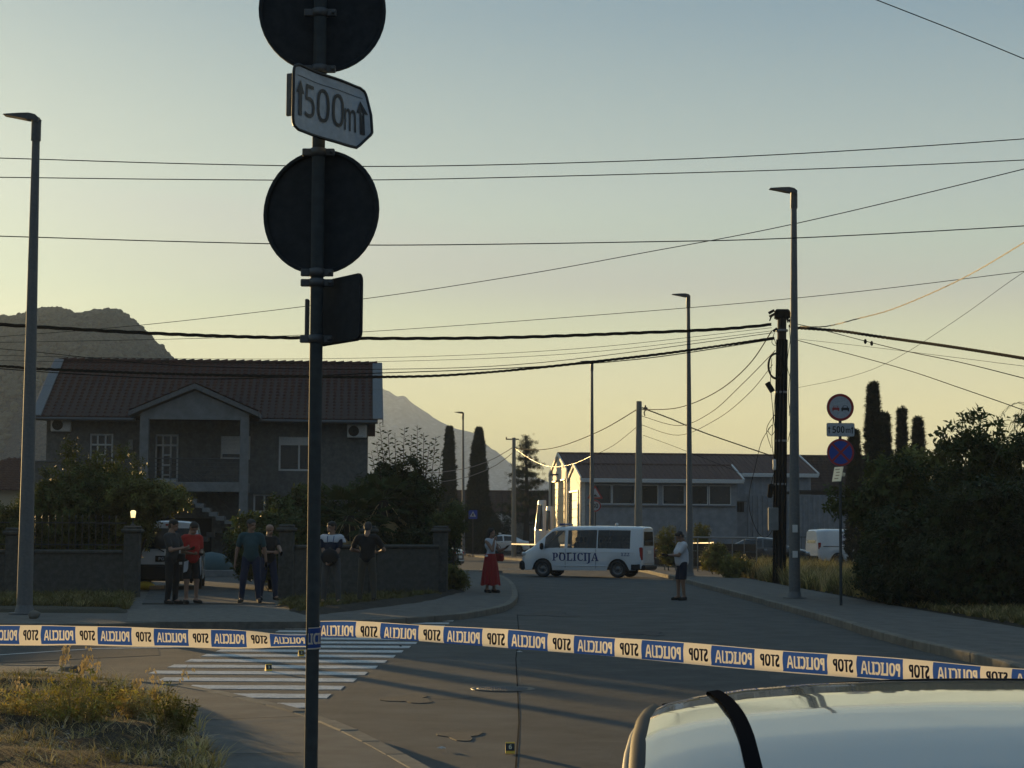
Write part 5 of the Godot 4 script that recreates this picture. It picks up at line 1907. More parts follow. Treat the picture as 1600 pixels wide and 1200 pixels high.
	wire([[995, 667, 92], [960, 695, 96], [925, 713, 100]], 0.012, "short wire from the concrete pole to the lamp by the speed sign", c)
	wire([[925, 712, 100], [895, 725, 106], [860, 729, 114], [830, 718, 121], [804, 700, 127]], 0.02, "pale wire sagging past the warehouse gables", M.cable_pale)
	wire([[803, 698, 127], [775, 715, 128], [740, 729, 129], [696, 737, 130], [640, 741, 131]], 0.024, "upper of two pale sunlit wires left of the far pole", M.cable_pale)
	wire([[803, 706, 127], [775, 727, 128], [735, 744, 129], [696, 752, 130], [640, 756, 131]], 0.024, "lower of two pale sunlit wires left of the far pole", M.cable_pale)


# ---------------------------------------------------------------- vehicles
func lerp_key(keys: Array, x: float) -> Array:
	if x <= keys[0][0]:
		return keys[0]
	for i in keys.size() - 1:
		if x <= keys[i + 1][0]:
			var t: float = (x - keys[i][0]) / (keys[i + 1][0] - keys[i][0])
			var out := []
			for k in keys[i].size():
				out.append(lerpf(keys[i][k], keys[i + 1][k], t))
			return out
	return keys[-1]

# A body skin lofted along x (nose at +x). keys: [x, half width, belt height, roof-edge half width, roof-edge height, roof height, sill height]
# side: windows [x0, x1, name]; front and rear: ranges of x whose top is glass; wheels: [x...]
func vehicle(t: Node3D, o: Dictionary) -> void:
	var keys: Array = o.keys
	var xs := []
	var x: float = keys[0][0]
	while x < keys[-1][0] - 0.01:
		xs.append(x)
		x += o.get("step", 0.09)
	xs.append(keys[-1][0])
	var stops := []
	for s in o.side:
		stops += [s[0], s[1]]
	for s in o.get("glass_top", []):
		stops += [s[0], s[1]]
	for k in keys:
		stops.append(k[0])
	for s in stops:
		xs.append(s)
	xs.sort()
	var xx := [xs[0]]
	for v in xs:
		if v - xx[-1] > 0.02:
			xx.append(v)
		elif stops.has(v):
			xx[-1] = v
	var rings := []
	var wr: float = o.wheel_r
	for v in xx:
		var k := lerp_key(keys, v)
		var y0: float = k[6]
		for w in o.wheels:
			var dx: float = absf(v - w)
			if dx < wr * 1.17:
				y0 = maxf(y0, wr + sqrt(maxf(0.0, (wr * 1.17) ** 2 - dx * dx)))
		var pts := []
		var mid: float = y0 + (k[2] - y0) * 0.5
		pts.append(Vector3(v, y0, k[1] * 0.975))
		pts.append(Vector3(v, minf(y0 + 0.09, k[2] - 0.03), k[1] * 0.995))
		pts.append(Vector3(v, mid, k[1]))
		pts.append(Vector3(v, lerpf(mid, k[2], 0.75), k[1] * 0.992))
		pts.append(Vector3(v, k[2], k[1] * 0.975))
		for f in [0.07, 0.5, o.get("top_f", 0.9), 1.0]:
			var bulge: float = 0.022 * sin(f * PI)
			pts.append(Vector3(v, lerpf(k[2], k[4], f), lerpf(k[1] * 0.975, k[3], f) + bulge))
		for f in o.get("crown", [[0.9, 0.45], [0.7, 0.78], [0.4, 0.95]]):
			pts.append(Vector3(v, lerpf(k[4], k[5], f[1]), k[3] * f[0]))
		pts.append(Vector3(v, k[5], 0.0))
		rings.append(pts)
	var n: int = rings[0].size()
	var body := MB.new()
	body.group(1)
	var panes := {}
	var frames := MB.new()
	for i in rings.size() - 1:
		var xm: float = (xx[i] + xx[i + 1]) / 2
		for j in n - 1:
			for s in [1.0, -1.0]:
				var m := Vector3(1, 1, s)
				var a: Vector3 = rings[i][j] * m
				var b: Vector3 = rings[i + 1][j] * m
				var c: Vector3 = rings[i + 1][j + 1] * m
				var d: Vector3 = rings[i][j + 1] * m
				var glass := ""
				if j >= 5 and j <= 6:
					for w in o.side:
						if xm > w[0] and xm < w[1]:
							glass = w[2] + ("" if s > 0 else "_")
				if j >= 9 or j == 8 and false:
					for w in o.get("glass_top", []):
						if xm > w[0] and xm < w[1]:
							glass = w[2]
				if j == 7 and o.has("frame") and xm > o.frame[0] and xm < o.frame[1]:
					glass = "door_frame" + ("" if s > 0 else "_")
				if glass:
					if not panes.has(glass):
						panes[glass] = MB.new()
						panes[glass].group(1)
					panes[glass].quad_out(a, b, c, d, Vector3(xm, 0.6, 0))
				else:
					body.quad_out(a, b, c, d, Vector3(xm, 0.6, 0))
	for e in [0, rings.size() - 1]:
		body.group(-1)
		var cen := Vector3(xx[e], rings[e][4].y * 0.7, 0)
		for j in n - 1:
			for s in [1.0, -1.0]:
				body.tri_out(cen, rings[e][j] * Vector3(1, 1, s), rings[e][j + 1] * Vector3(1, 1, s), Vector3(0, cen.y, 0))
		body.tri_out(cen, rings[e][0], rings[e][0] * Vector3(1, 1, -1), Vector3(0, cen.y, 0))
	part("body", body, o.paint, t)
	for p in panes:
		var called: String = p.trim_suffix("_")
		part(called, panes[p], M.plastic_black if called == "door_frame" else M.glass if called == "door_window" and o.has("glass") else o.get("glass", M.glass_dark), t)
	var fl := MB.new()
	var x0: float = keys[0][0]
	var x1: float = keys[-1][0]
	var hw: float = keys[keys.size() / 2][1]
	fl.box(Vector3((x0 + x1) / 2, keys[2][6] + 0.03, 0), Vector3((x1 - x0) * 0.93, 0.06, hw * 1.8))
	for w in o.wheels:
		for s in [-1, 1]:
			fl.box(Vector3(w, wr + 0.15, s * (hw - 0.3)), Vector3(wr * 2.2, wr * 1.9, 0.06))
	part("floor", fl, M.plastic_black, t)
	for w in o.wheels:
		for s in [-1.0, 1.0]:
			wheel(t, Vector3(w, wr, s * (hw - 0.12)), wr, s)

func wheel(t: Node3D, c: Vector3, r: float, s: float) -> void:
	var xf := Transform3D(Basis(Vector3.RIGHT, PI / 2 * s), c)
	var ty := MB.new()
	ty.lathe([Vector2(r * 0.62, -0.1), Vector2(r * 0.92, -0.1), Vector2(r * 0.99, -0.07), Vector2(r, 0), Vector2(r * 0.99, 0.07), Vector2(r * 0.92, 0.1), Vector2(r * 0.64, 0.09), Vector2(r * 0.6, 0.06)], 24, xf)
	var w := part("wheel", MB.new(), M.rubber, t)
	w.mesh = ty.mesh()
	var ri := MB.new()
	ri.lathe([Vector2(0, 0.055), Vector2(r * 0.16, 0.06), Vector2(r * 0.2, 0.035), Vector2(r * 0.5, 0.03), Vector2(r * 0.58, 0.075), Vector2(r * 0.64, 0.085), Vector2(r * 0.64, -0.06)], 20, xf)
	part("rim", ri, M.rim, w)
	var ho := MB.new()
	for k in 10:
		var a := TAU * k / 10
		ho.lathe([Vector2(0, 0.036), Vector2(r * 0.06, 0.036)], 8, xf * Transform3D(Basis(), Vector3(cos(a) * r * 0.38, 0.0, sin(a) * r * 0.38)))
	part("rim_hole", ho, M.plastic_black, w)

func decal(t: Node3D, called: String, c: Vector3, s: Vector3, m: Material, r := 0.02, b := Basis()) -> MeshInstance3D:
	var mb := MB.new()
	mb.rbox(c, s, r, b)
	return part(called, mb, m, t)

func heading(dir: Vector3) -> float:   # turn that points a model's +x along dir
	return atan2(-dir.z, dir.x)

func build_vehicles() -> void:
	# police van across the road: nose to the left, its tail a little nearer
	var mid := at(917, 860, 74.6)
	var van := thing("police_van", "white police van with blue lettering parked across the road", "police van", Vector3(mid.x, 0, mid.z), heading(Vector3(-0.945, 0, -0.327)))
	vehicle(van, {"paint": M.paint_van, "glass": M.glass_tint, "wheel_r": 0.335, "wheels": [1.5, -1.5], "step": 0.1,
		"keys": [[-2.46, 0.86, 1.02, 0.7, 1.84, 1.9, 0.42], [-2.42, 0.93, 1.04, 0.75, 1.88, 1.95, 0.36], [-2.2, 0.95, 1.05, 0.77, 1.89, 1.97, 0.3], [-0.5, 0.952, 1.06, 0.78, 1.9, 1.985, 0.27], [0.95, 0.952, 1.07, 0.77, 1.87, 1.96, 0.27], [1.15, 0.95, 1.07, 0.76, 1.82, 1.9, 0.27], [1.75, 0.945, 1.05, 0.8, 1.3, 1.36, 0.28], [2.0, 0.93, 1.0, 0.8, 1.1, 1.15, 0.28], [2.25, 0.86, 0.92, 0.72, 0.98, 1.02, 0.26], [2.4, 0.72, 0.76, 0.6, 0.8, 0.84, 0.28], [2.45, 0.6, 0.6, 0.5, 0.62, 0.66, 0.3]],
		"side": [[0.62, 1.42, "door_window"], [-0.66, 0.5, "side_window"], [-1.98, -0.7, "rear_side_window"]],
		"glass_top": [[1.1, 1.82, "windscreen"]]})
	var zz := 0.956
	lettering("lettering", "POLICIJA", 0.3, M.police_blue, van, Transform3D(Basis(Vector3.UP, PI), Vector3(0.18, 0.78, -zz - 0.004)), "Droid Serif", 0.95)
	lettering("number", "122", 0.14, M.police_blue, van, Transform3D(Basis(Vector3.UP, PI), Vector3(-1.8, 0.9, -zz + 0.002)), "Droid Serif", 1.1)
	var sl := MB.new()
	for s in [-1.0, 1.0]:
		sl.rbox(Vector3(-0.9, 0.97, s * 0.958), Vector3(2.6, 0.018, 0.012), 0.003)
		sl.rbox(Vector3(0.0, 0.45, s * 0.965), Vector3(2.1, 0.03, 0.02), 0.006)
	part("side_moulding", sl, M.paint_van, van)
	for x in [0.58, -0.64]:
		for s in [-1.0, 1.0]:
			decal(van, "door_gap", Vector3(x, 0.72, s * 0.953), Vector3(0.012, 0.72, 0.008), M.plastic_black, 0.003)
	for s in [-1.0, 1.0]:
		for x in [0.72, 0.42]:
			decal(van, "door_handle", Vector3(x, 0.93, s * 0.965), Vector3(0.2, 0.035, 0.03), M.plastic_black, 0.01)
		decal(van, "headlight", Vector3(2.26, 0.88, s * 0.72), Vector3(0.22, 0.15, 0.28), M.lamp_clear, 0.04, Basis(Vector3.UP, s * 0.35))
		decal(van, "mirror", Vector3(1.5, 1.18, s * 1.06), Vector3(0.13, 0.26, 0.2), M.plastic_black, 0.05)
		decal(van, "tail_light", Vector3(-2.4, 0.92, s * 0.86), Vector3(0.13, 0.5, 0.14), M.tail_red, 0.03)
		decal(van, "wheel_arch", Vector3(-2.2, 0.42, s * 0.93), Vector3(0.36, 0.22, 0.05), M.plastic_black, 0.02)
	decal(van, "front_bumper", Vector3(2.32, 0.44, 0), Vector3(0.34, 0.36, 1.72), M.plastic_black, 0.08)
	decal(van, "grille", Vector3(2.4, 0.74, 0), Vector3(0.1, 0.14, 1.1), M.plastic_black, 0.03)
	decal(van, "rear_bumper", Vector3(-2.46, 0.4, 0), Vector3(0.22, 0.2, 1.8), M.plastic_black, 0.05)
	decal(van, "rear_window", Vector3(-2.455, 1.5, 0), Vector3(0.05, 0.56, 1.3), M.glass_dark, 0.02, Basis(Vector3.BACK, -0.05))
	decal(van, "tailgate_panel", Vector3(-2.47, 0.86, 0), Vector3(0.03, 0.62, 1.4), M.paint_van, 0.01)
	decal(van, "number_plate", Vector3(-2.5, 0.98, 0), Vector3(0.02, 0.12, 0.5), M.plate_white, 0.004)
	decal(van, "roof_beacon", Vector3(0.85, 2.02, 0), Vector3(0.24, 0.08, 1.15), M.police_blue, 0.03)
	decal(van, "roof_hatch", Vector3(-1.2, 2.03, 0), Vector3(0.12, 0.12, 0.12), M.white_frame, 0.03)
	var seat := MB.new()
	for x in [0.5, -0.45, -1.35]:
		for s in [-0.5, 0.0, 0.5]:
			seat.rbox(Vector3(x, 0.75, s), Vector3(0.5, 0.2, 0.46), 0.06)
			seat.rbox(Vector3(x - 0.25, 1.05, s), Vector3(0.14, 0.6, 0.46), 0.06)
			seat.rbox(Vector3(x - 0.26, 1.45, s), Vector3(0.1, 0.18, 0.26), 0.04)
	part("seats", seat, M.seat, van)
	# white small van in the driveway, seen from behind, tailgate to the street
	var kp := gp(248, 921, 0.136)
	var kv := thing("small_van", "white small van seen from behind in the driveway beside the gate pillar", "van", Vector3(kp.x, 0.13, kp.z - 2.0), heading(Vector3(-0.13, 0, -1)))
	vehicle(kv, {"paint": M.paint_white_car, "wheel_r": 0.31, "wheels": [1.3, -1.3], "step": 0.12,
		"keys": [[-2.02, 0.78, 0.95, 0.66, 1.72, 1.79, 0.42], [-1.96, 0.85, 0.97, 0.69, 1.75, 1.83, 0.34], [-0.3, 0.87, 0.98, 0.7, 1.76, 1.85, 0.25], [0.5, 0.87, 0.98, 0.68, 1.7, 1.8, 0.25], [1.3, 0.86, 0.96, 0.72, 1.06, 1.12, 0.25], [1.95, 0.74, 0.8, 0.6, 0.86, 0.9, 0.28], [2.02, 0.6, 0.6, 0.5, 0.62, 0.66, 0.3]],
		"side": [[-0.2, 0.75, "door_window"]], "glass_top": [[0.52, 1.28, "windscreen"]]})
	decal(kv, "rear_window", Vector3(-2.015, 1.36, 0), Vector3(0.05, 0.56, 1.14), M.glass_dark, 0.02, Basis(Vector3.BACK, -0.04))
	decal(kv, "rear_bumper", Vector3(-2.02, 0.45, 0), Vector3(0.26, 0.44, 1.6), M.plastic_black, 0.06)
	decal(kv, "brake_light", Vector3(-2.03, 1.72, 0), Vector3(0.05, 0.05, 0.22), M.tail_red, 0.01)
	decal(kv, "wiper", Vector3(-2.05, 1.12, -0.35), Vector3(0.02, 0.03, 0.5), M.plastic_black, 0.008, Basis(Vector3.RIGHT, 0.5))
	for s in [-1, 1]:
		decal(kv, "tail_light", Vector3(-1.98, 1.02, s * 0.77), Vector3(0.12, 0.36, 0.1), M.tail_red, 0.02)
	decal(kv, "number_plate", Vector3(-2.06, 0.82, 0), Vector3(0.02, 0.16, 0.72), M.plastic_black, 0.006)
	lettering("plate_text", "PG AK 785", 0.085, M.sign_white, kv, Transform3D(Basis(Vector3.UP, -PI / 2), Vector3(-2.075, 0.82, 0)))
	# dark blue saloon behind the corner pillar: only its tail shows
	var nc := thing("dark_car", "dark navy car whose tail shows past the corner pillar", "car", gp(697, 893) + Vector3(-1.55, 0, -1.2), heading(Vector3(-0.96, 0, -0.26)))
	saloon(nc, M.paint_navy, "")
	# white saloon with a roof sign along the far wall
	var wc := thing("white_car", "white saloon parked along the far wall behind the woman in red", "car", at(781, 862, 148.0) * Vector3(1, 0, 1) + Vector3(0, 0.1, 0), heading(Vector3(-0.98, 0, 0.18)))
	saloon(wc, M.paint_white_car, "taxi")
	var bc := thing("blue_car", "dark car roof half hidden left of the white saloon", "car", at(722, 864, 151.0) * Vector3(1, 0, 1) + Vector3(0, 0.1, 0), heading(Vector3(-0.98, 0, 0.18)))
	saloon(bc, M.paint_navy, "")
	# dark car behind the board fence
	var dc := thing("parked_car", "dark car parked behind the board fence by the wooden pole", "car", at(1196, 870, 95.0) * Vector3(1, 0, 1) + Vector3(0, 0.1, 0), heading(Vector3(1, 0, 0.12)))
	saloon(dc, M.paint_black, "")
	# white panel van by the bushes
	var pv := thing("panel_van", "white panel van with faint violet lettering behind the road sign post", "van", at(1330, 875, 98.0) * Vector3(1, 0, 1) + Vector3(0, 0.1, 0), heading(Vector3(0.97, 0, -0.24)))
	vehicle(pv, {"paint": M.paint_white_car, "wheel_r": 0.32, "wheels": [1.35, -1.1], "step": 0.12,
		"keys": [[-2.16, 0.78, 1.0, 0.6, 1.7, 1.78, 0.42], [-2.08, 0.86, 1.0, 0.68, 1.76, 1.84, 0.34], [-1.6, 0.89, 1.0, 0.72, 1.8, 1.88, 0.26], [0.4, 0.89, 1.0, 0.72, 1.78, 1.87, 0.25], [1.2, 0.88, 0.98, 0.74, 1.1, 1.16, 0.25], [2.0, 0.76, 0.82, 0.62, 0.88, 0.92, 0.28], [2.1, 0.6, 0.62, 0.5, 0.64, 0.68, 0.3]],
		"side": [[-0.1, 0.75, "door_window"]], "glass_top": [[0.45, 1.18, "windscreen"]]})
	decal(pv, "rear_window", Vector3(-2.12, 1.4, 0), Vector3(0.06, 0.5, 1.1), M.glass_dark, 0.02, Basis(Vector3.BACK, -0.1))
	for s in [-1, 1]:
		decal(pv, "tail_light", Vector3(-2.06, 1.02, s * 0.8), Vector3(0.14, 0.34, 0.1), M.tail_red, 0.02)
		decal(pv, "side_rail", Vector3(-1.2, 1.0, s * 0.888), Vector3(1.4, 0.03, 0.02), M.plastic_black, 0.006)
	decal(pv, "rear_bumper", Vector3(-2.12, 0.42, 0), Vector3(0.2, 0.22, 1.6), M.plastic_black, 0.05)
	var vi := mat("violet_print", lin(0.12, 0.09, 0.25), 0.5)
	lettering("lettering", "KERAMIKA", 0.15, vi, pv, Transform3D(Basis(Vector3.RIGHT, -0.12), Vector3(-0.45, 1.48, 0.85)))
	lettering("lettering", "STOVARIŠTE", 0.12, vi, pv, Transform3D(Basis(Vector3.RIGHT, -0.12), Vector3(-0.45, 1.24, 0.886)))
	# truck body beyond the far wall
	var tk := thing("box_truck", "white box truck with red printed side beyond the panel wall", "truck", at(752, 840, 166.0) * Vector3(1, 0, 1), heading(Vector3(1, 0, 0.05)))
	var tb := MB.new()
	tb.rbox(Vector3(-0.4, 2.35, 0), Vector3(4.6, 2.0, 2.2), 0.05)
	part("box", tb, M.white_frame, tk)
	var cab := MB.new()
	cab.prism(PackedVector2Array([Vector2(1.95, 0.6), Vector2(3.6, 0.6), Vector2(3.6, 1.5), Vector2(3.2, 2.4), Vector2(2.1, 3.3), Vector2(1.95, 3.3)]), -1.05, 1.05)
	part("cab", cab, M.white_frame, tk)
	var pr := MB.new()
	for k in 12:
		pr.lathe([Vector2(0, 0), Vector2(rv(0.08, 0.22), 0), Vector2(0, 0.006)], 7, Transform3D(Basis(Vector3.RIGHT, PI / 2), Vector3(rv(-2.4, -0.9), rv(1.6, 2.8), 1.106 + 0.002 * k)))
	part("side_print", pr, mat("print_red", lin(0.4, 0.1, 0.06), 0.5), tk)
	for x in [-1.6, 2.8]:
		for s in [-1.0, 1.0]:
			wheel(tk, Vector3(x, 0.45, s * 0.95), 0.45, s)
	# two tall booths by the warehouse doors, rounded glass fronts turned to the sun
	for q in [[845.0, 120.0, 3.72, 0.36, "tall white booth whose rounded glass front glints in the sun beside the warehouse"], [857.5, 124.0, 3.4, 0.3, "second white booth just right of the glinting one, against the warehouse gable"]]:
		var bo := thing("booth", q[4], "booth", at(q[0], 860, q[1]) * Vector3(1, 0, 1), heading(Vector3(-0.97, 0, 0.24)), "white booths beside the warehouse")
		var r: float = q[3]
		var h: float = q[2]
		var bb := MB.new()
		bb.rbox(Vector3(-0.12, h / 2, 0), Vector3(0.26, h, r * 2.1), 0.05)
		part("body", bb, M.paint_white_car, bo)
		var sec := func(f: float, y: float, lean: float) -> Vector3:
			var a := lerpf(-PI / 2, PI / 2, f)
			return Vector3(cos(a) * r * 1.1 - lean * maxf(0.0, y - 1.9), y, sin(a) * r)
		for p in [["front_panel", 0.1, 1.85, M.paint_white_car, 0.0], ["glass_front", 1.9, h - 0.3, M.glass_mirror, 0.12], ["cap", h - 0.28, h, M.paint_white_car, 0.12]]:
			var nb := MB.new()
			nb.group(1)
			for i in 16:
				for k in 4:
					var y0: float = lerpf(p[1], p[2], k / 4.0)
					var y1: float = lerpf(p[1], p[2], (k + 1) / 4.0)
					nb.quad_out(sec.call(i / 16.0, y0, p[4]), sec.call((i + 1) / 16.0, y0, p[4]), sec.call((i + 1) / 16.0, y1, p[4]), sec.call(i / 16.0, y1, p[4]), Vector3(-1, 1.7, 0))
			part(p[0], nb, p[3], bo)
		var top := MB.new()
		for i in 16:
			top.tri_out(Vector3(-0.25, h, 0), sec.call(i / 16.0, h, 0.12), sec.call((i + 1) / 16.0, h, 0.12), Vector3(0, 0, 0))
		part("top", top, M.paint_white_car, bo)
	near_car()

func saloon(t: Node3D, paint: Material, extra: String) -> void:
	vehicle(t, {"paint": paint, "wheel_r": 0.31, "wheels": [1.32, -1.3], "step": 0.12,
		"keys": [[-2.2, 0.6, 0.7, 0.55, 0.74, 0.78, 0.4], [-2.12, 0.78, 0.86, 0.66, 0.93, 0.96, 0.32], [-1.7, 0.85, 0.92, 0.66, 1.0, 1.04, 0.25], [-0.95, 0.87, 0.93, 0.58, 1.34, 1.4, 0.22], [-0.2, 0.87, 0.92, 0.6, 1.39, 1.46, 0.22], [0.35, 0.87, 0.91, 0.59, 1.34, 1.41, 0.22], [1.2, 0.86, 0.88, 0.7, 0.96, 0.99, 0.22], [1.9, 0.78, 0.76, 0.62, 0.82, 0.85, 0.24], [2.18, 0.6, 0.58, 0.5, 0.62, 0.64, 0.26]],
		"side": [[-0.08, 0.72, "door_window"], [-1.05, -0.18, "rear_door_window"]], "glass_top": [[0.4, 1.15, "windscreen"], [-1.62, -0.98, "rear_window"]]})
	for s in [-1.0, 1.0]:
		decal(t, "headlight", Vector3(2.0, 0.68, s * 0.6), Vector3(0.22, 0.14, 0.28), M.lamp_clear, 0.04, Basis(Vector3.UP, s * 0.4))
		decal(t, "tail_light", Vector3(-2.13, 0.8, s * 0.62), Vector3(0.12, 0.14, 0.26), M.tail_red, 0.03)
		decal(t, "mirror", Vector3(0.72, 0.98, s * 0.95), Vector3(0.1, 0.12, 0.18), paint, 0.03)
		decal(t, "door_handle", Vector3(0.0, 0.82, s * 0.875), Vector3(0.16, 0.03, 0.025), M.chrome, 0.008)
	decal(t, "bumper", Vector3(-2.14, 0.42, 0), Vector3(0.16, 0.2, 1.4), paint, 0.06)
	decal(t, "number_plate", Vector3(-2.23, 0.62, 0), Vector3(0.015, 0.11, 0.5), M.plate_white, 0.004)
	if extra:
		decal(t, "roof_sign", Vector3(0.0, 1.52, 0), Vector3(0.16, 0.12, 0.4), M.plate_white, 0.03)

func near_car() -> void:
	# the silver car close to the viewer: seen over its roof from behind, nose away
	var t := thing("silver_car", "silver car close by with black roof strip and door window, sky reflected in its roof", "car", Vector3(0.84, -0.015, -2.6), heading(Vector3(0.0757, 0, -1.0)))
	var keys := [[-2, 0.62, 0.72, 0.5, 0.76, 0.79, 0.4], [-1.92, 0.8, 0.88, 0.58, 0.92, 0.96, 0.3], [-1.6, 0.86, 0.93, 0.615, 1.06, 1.12, 0.24], [-1.25, 0.87, 0.94, 0.632, 1.19, 1.26, 0.22], [-1, 0.873, 0.94, 0.643, 1.27, 1.345, 0.22], [-0.75, 0.875, 0.94, 0.65, 1.357, 1.412, 0.22], [-0.5, 0.875, 0.935, 0.655, 1.407, 1.462, 0.22], [-0.3, 0.875, 0.93, 0.657, 1.432, 1.487, 0.22], [-0.1, 0.875, 0.93, 0.657, 1.446, 1.498, 0.22], [0.15, 0.875, 0.923, 0.652, 1.449, 1.498, 0.22], [0.4, 0.875, 0.918, 0.644, 1.44, 1.49, 0.22], [0.58, 0.875, 0.915, 0.637, 1.428, 1.478, 0.22], [0.68, 0.874, 0.913, 0.633, 1.415, 1.464, 0.22], [0.85, 0.872, 0.91, 0.63, 1.32, 1.37, 0.22], [1.35, 0.86, 0.9, 0.7, 0.98, 1.02, 0.22], [1.85, 0.78, 0.78, 0.62, 0.84, 0.87, 0.24], [2.1, 0.6, 0.6, 0.5, 0.64, 0.66, 0.26]]
	vehicle(t, {"paint": M.paint_silver, "glass": M.glass_tint, "wheel_r": 0.31, "wheels": [1.35, -1.25], "frame": [-1.3, 1.34], "top_f": 0.955, "step": 0.07, "crown": [[0.97, 0.16], [0.9, 0.36], [0.78, 0.6], [0.62, 0.79], [0.42, 0.92], [0.2, 0.98]],
		"keys": keys,
		"side": [[-0.15, 1.28, "door_window"], [-1.2, -0.25, "rear_door_window"]], "glass_top": [[0.68, 1.3, "windscreen"], [-1.85, -1.35, "rear_window"]]})
	# black roof strips in the ditches, seals and frames round the windows
	for s in [-1.0, 1.0]:
		var st := MB.new()
		st.group(1)
		var seal := MB.new()
		var sl := []
		var trim := MB.new()
		var tl := []
		var a0 := []
		var a1 := []
		for k in 31:
			var x := lerpf(-1.4, 0.7, k / 30.0)
			var key := lerp_key(keys, x)
			var we: float = key[3]
			var y0: float = key[4]
			var y1: float = key[5]
			var out := 0.055 * smoothstep(-0.3, 0.7, x)
			a0.append(Vector3(x, lerpf(y0, y1, 0.49 - out * 2.2) + 0.007, s * we * (0.825 + out)))
			a1.append(Vector3(x, lerpf(y0, y1, 0.55 - out * 2.2) + 0.007, s * we * (0.796 + out)))
			sl.append(Vector3(x, lerpf(key[2], y0, 0.985), s * (lerpf(key[1] * 0.975, we, 0.985) + 0.004)))
			tl.append(Vector3(x, lerpf(key[2], y0, 0.95), s * (lerpf(key[1] * 0.975, we, 0.95) + 0.012)))
		for k in 30:
			st.quad_out(a0[k], a0[k + 1], a1[k + 1], a1[k], Vector3(0, 0.5, 0))
		part("roof_strip", st, M.strip_black, t)
		seal.tube(sl, 0.013, 6)
		part("door_seal", seal, M.plastic_black, t)
		trim.tube(tl, 0.007, 6)
		part("window_trim", trim, M.steel_dark, t)
		var ap := MB.new()
		ap.tube([Vector3(0.7, 1.36, s * 0.638), Vector3(0.88, 1.29, s * 0.645), Vector3(1.35, 0.975, s * 0.705)], 0.022, 8)
		part("windscreen_pillar", ap, M.plastic_black, t)
	var ws := MB.new()
	var l := []
	for k in 21:
		var f := lerpf(-1.0, 1.0, k / 20.0)
		var z := f * 0.632
		l.append(Vector3(0.685 - 0.01 * f * f, lerpf(1.415, 1.464, 1.0 - pow(absf(f), 2.6)) + 0.004, z))
	ws.tube(l, 0.006, 6)
	part("windscreen_seal", ws, M.plastic_black, t)
	for s in [-1.0, 1.0]:
		decal(t, "headlight", Vector3(1.9, 0.7, s * 0.6), Vector3(0.22, 0.14, 0.28), M.lamp_clear, 0.04, Basis(Vector3.UP, s * 0.4))
		decal(t, "tail_light", Vector3(-1.9, 0.9, s * 0.7), Vector3(0.12, 0.3, 0.16), M.tail_red, 0.03)
		decal(t, "mirror", Vector3(0.85, 0.98, s * 0.98), Vector3(0.12, 0.15, 0.2), M.paint_silver, 0.04)
		decal(t, "door_handle", Vector3(-0.05, 0.82, s * 0.885), Vector3(0.18, 0.03, 0.03), M.paint_silver, 0.01)
	decal(t, "bumper", Vector3(-1.96, 0.45, 0), Vector3(0.16, 0.26, 1.5), M.paint_silver, 0.06)
	var se := MB.new()
	for x in [-0.1, -0.95]:
		for z in [-0.36, 0.36]:
			se.rbox(Vector3(x, 0.55, z), Vector3(0.5, 0.18, 0.5), 0.06)
			se.rbox(Vector3(x - 0.28, 0.85, z), Vector3(0.14, 0.6, 0.48), 0.06)
	part("seats", se, M.seat, t)


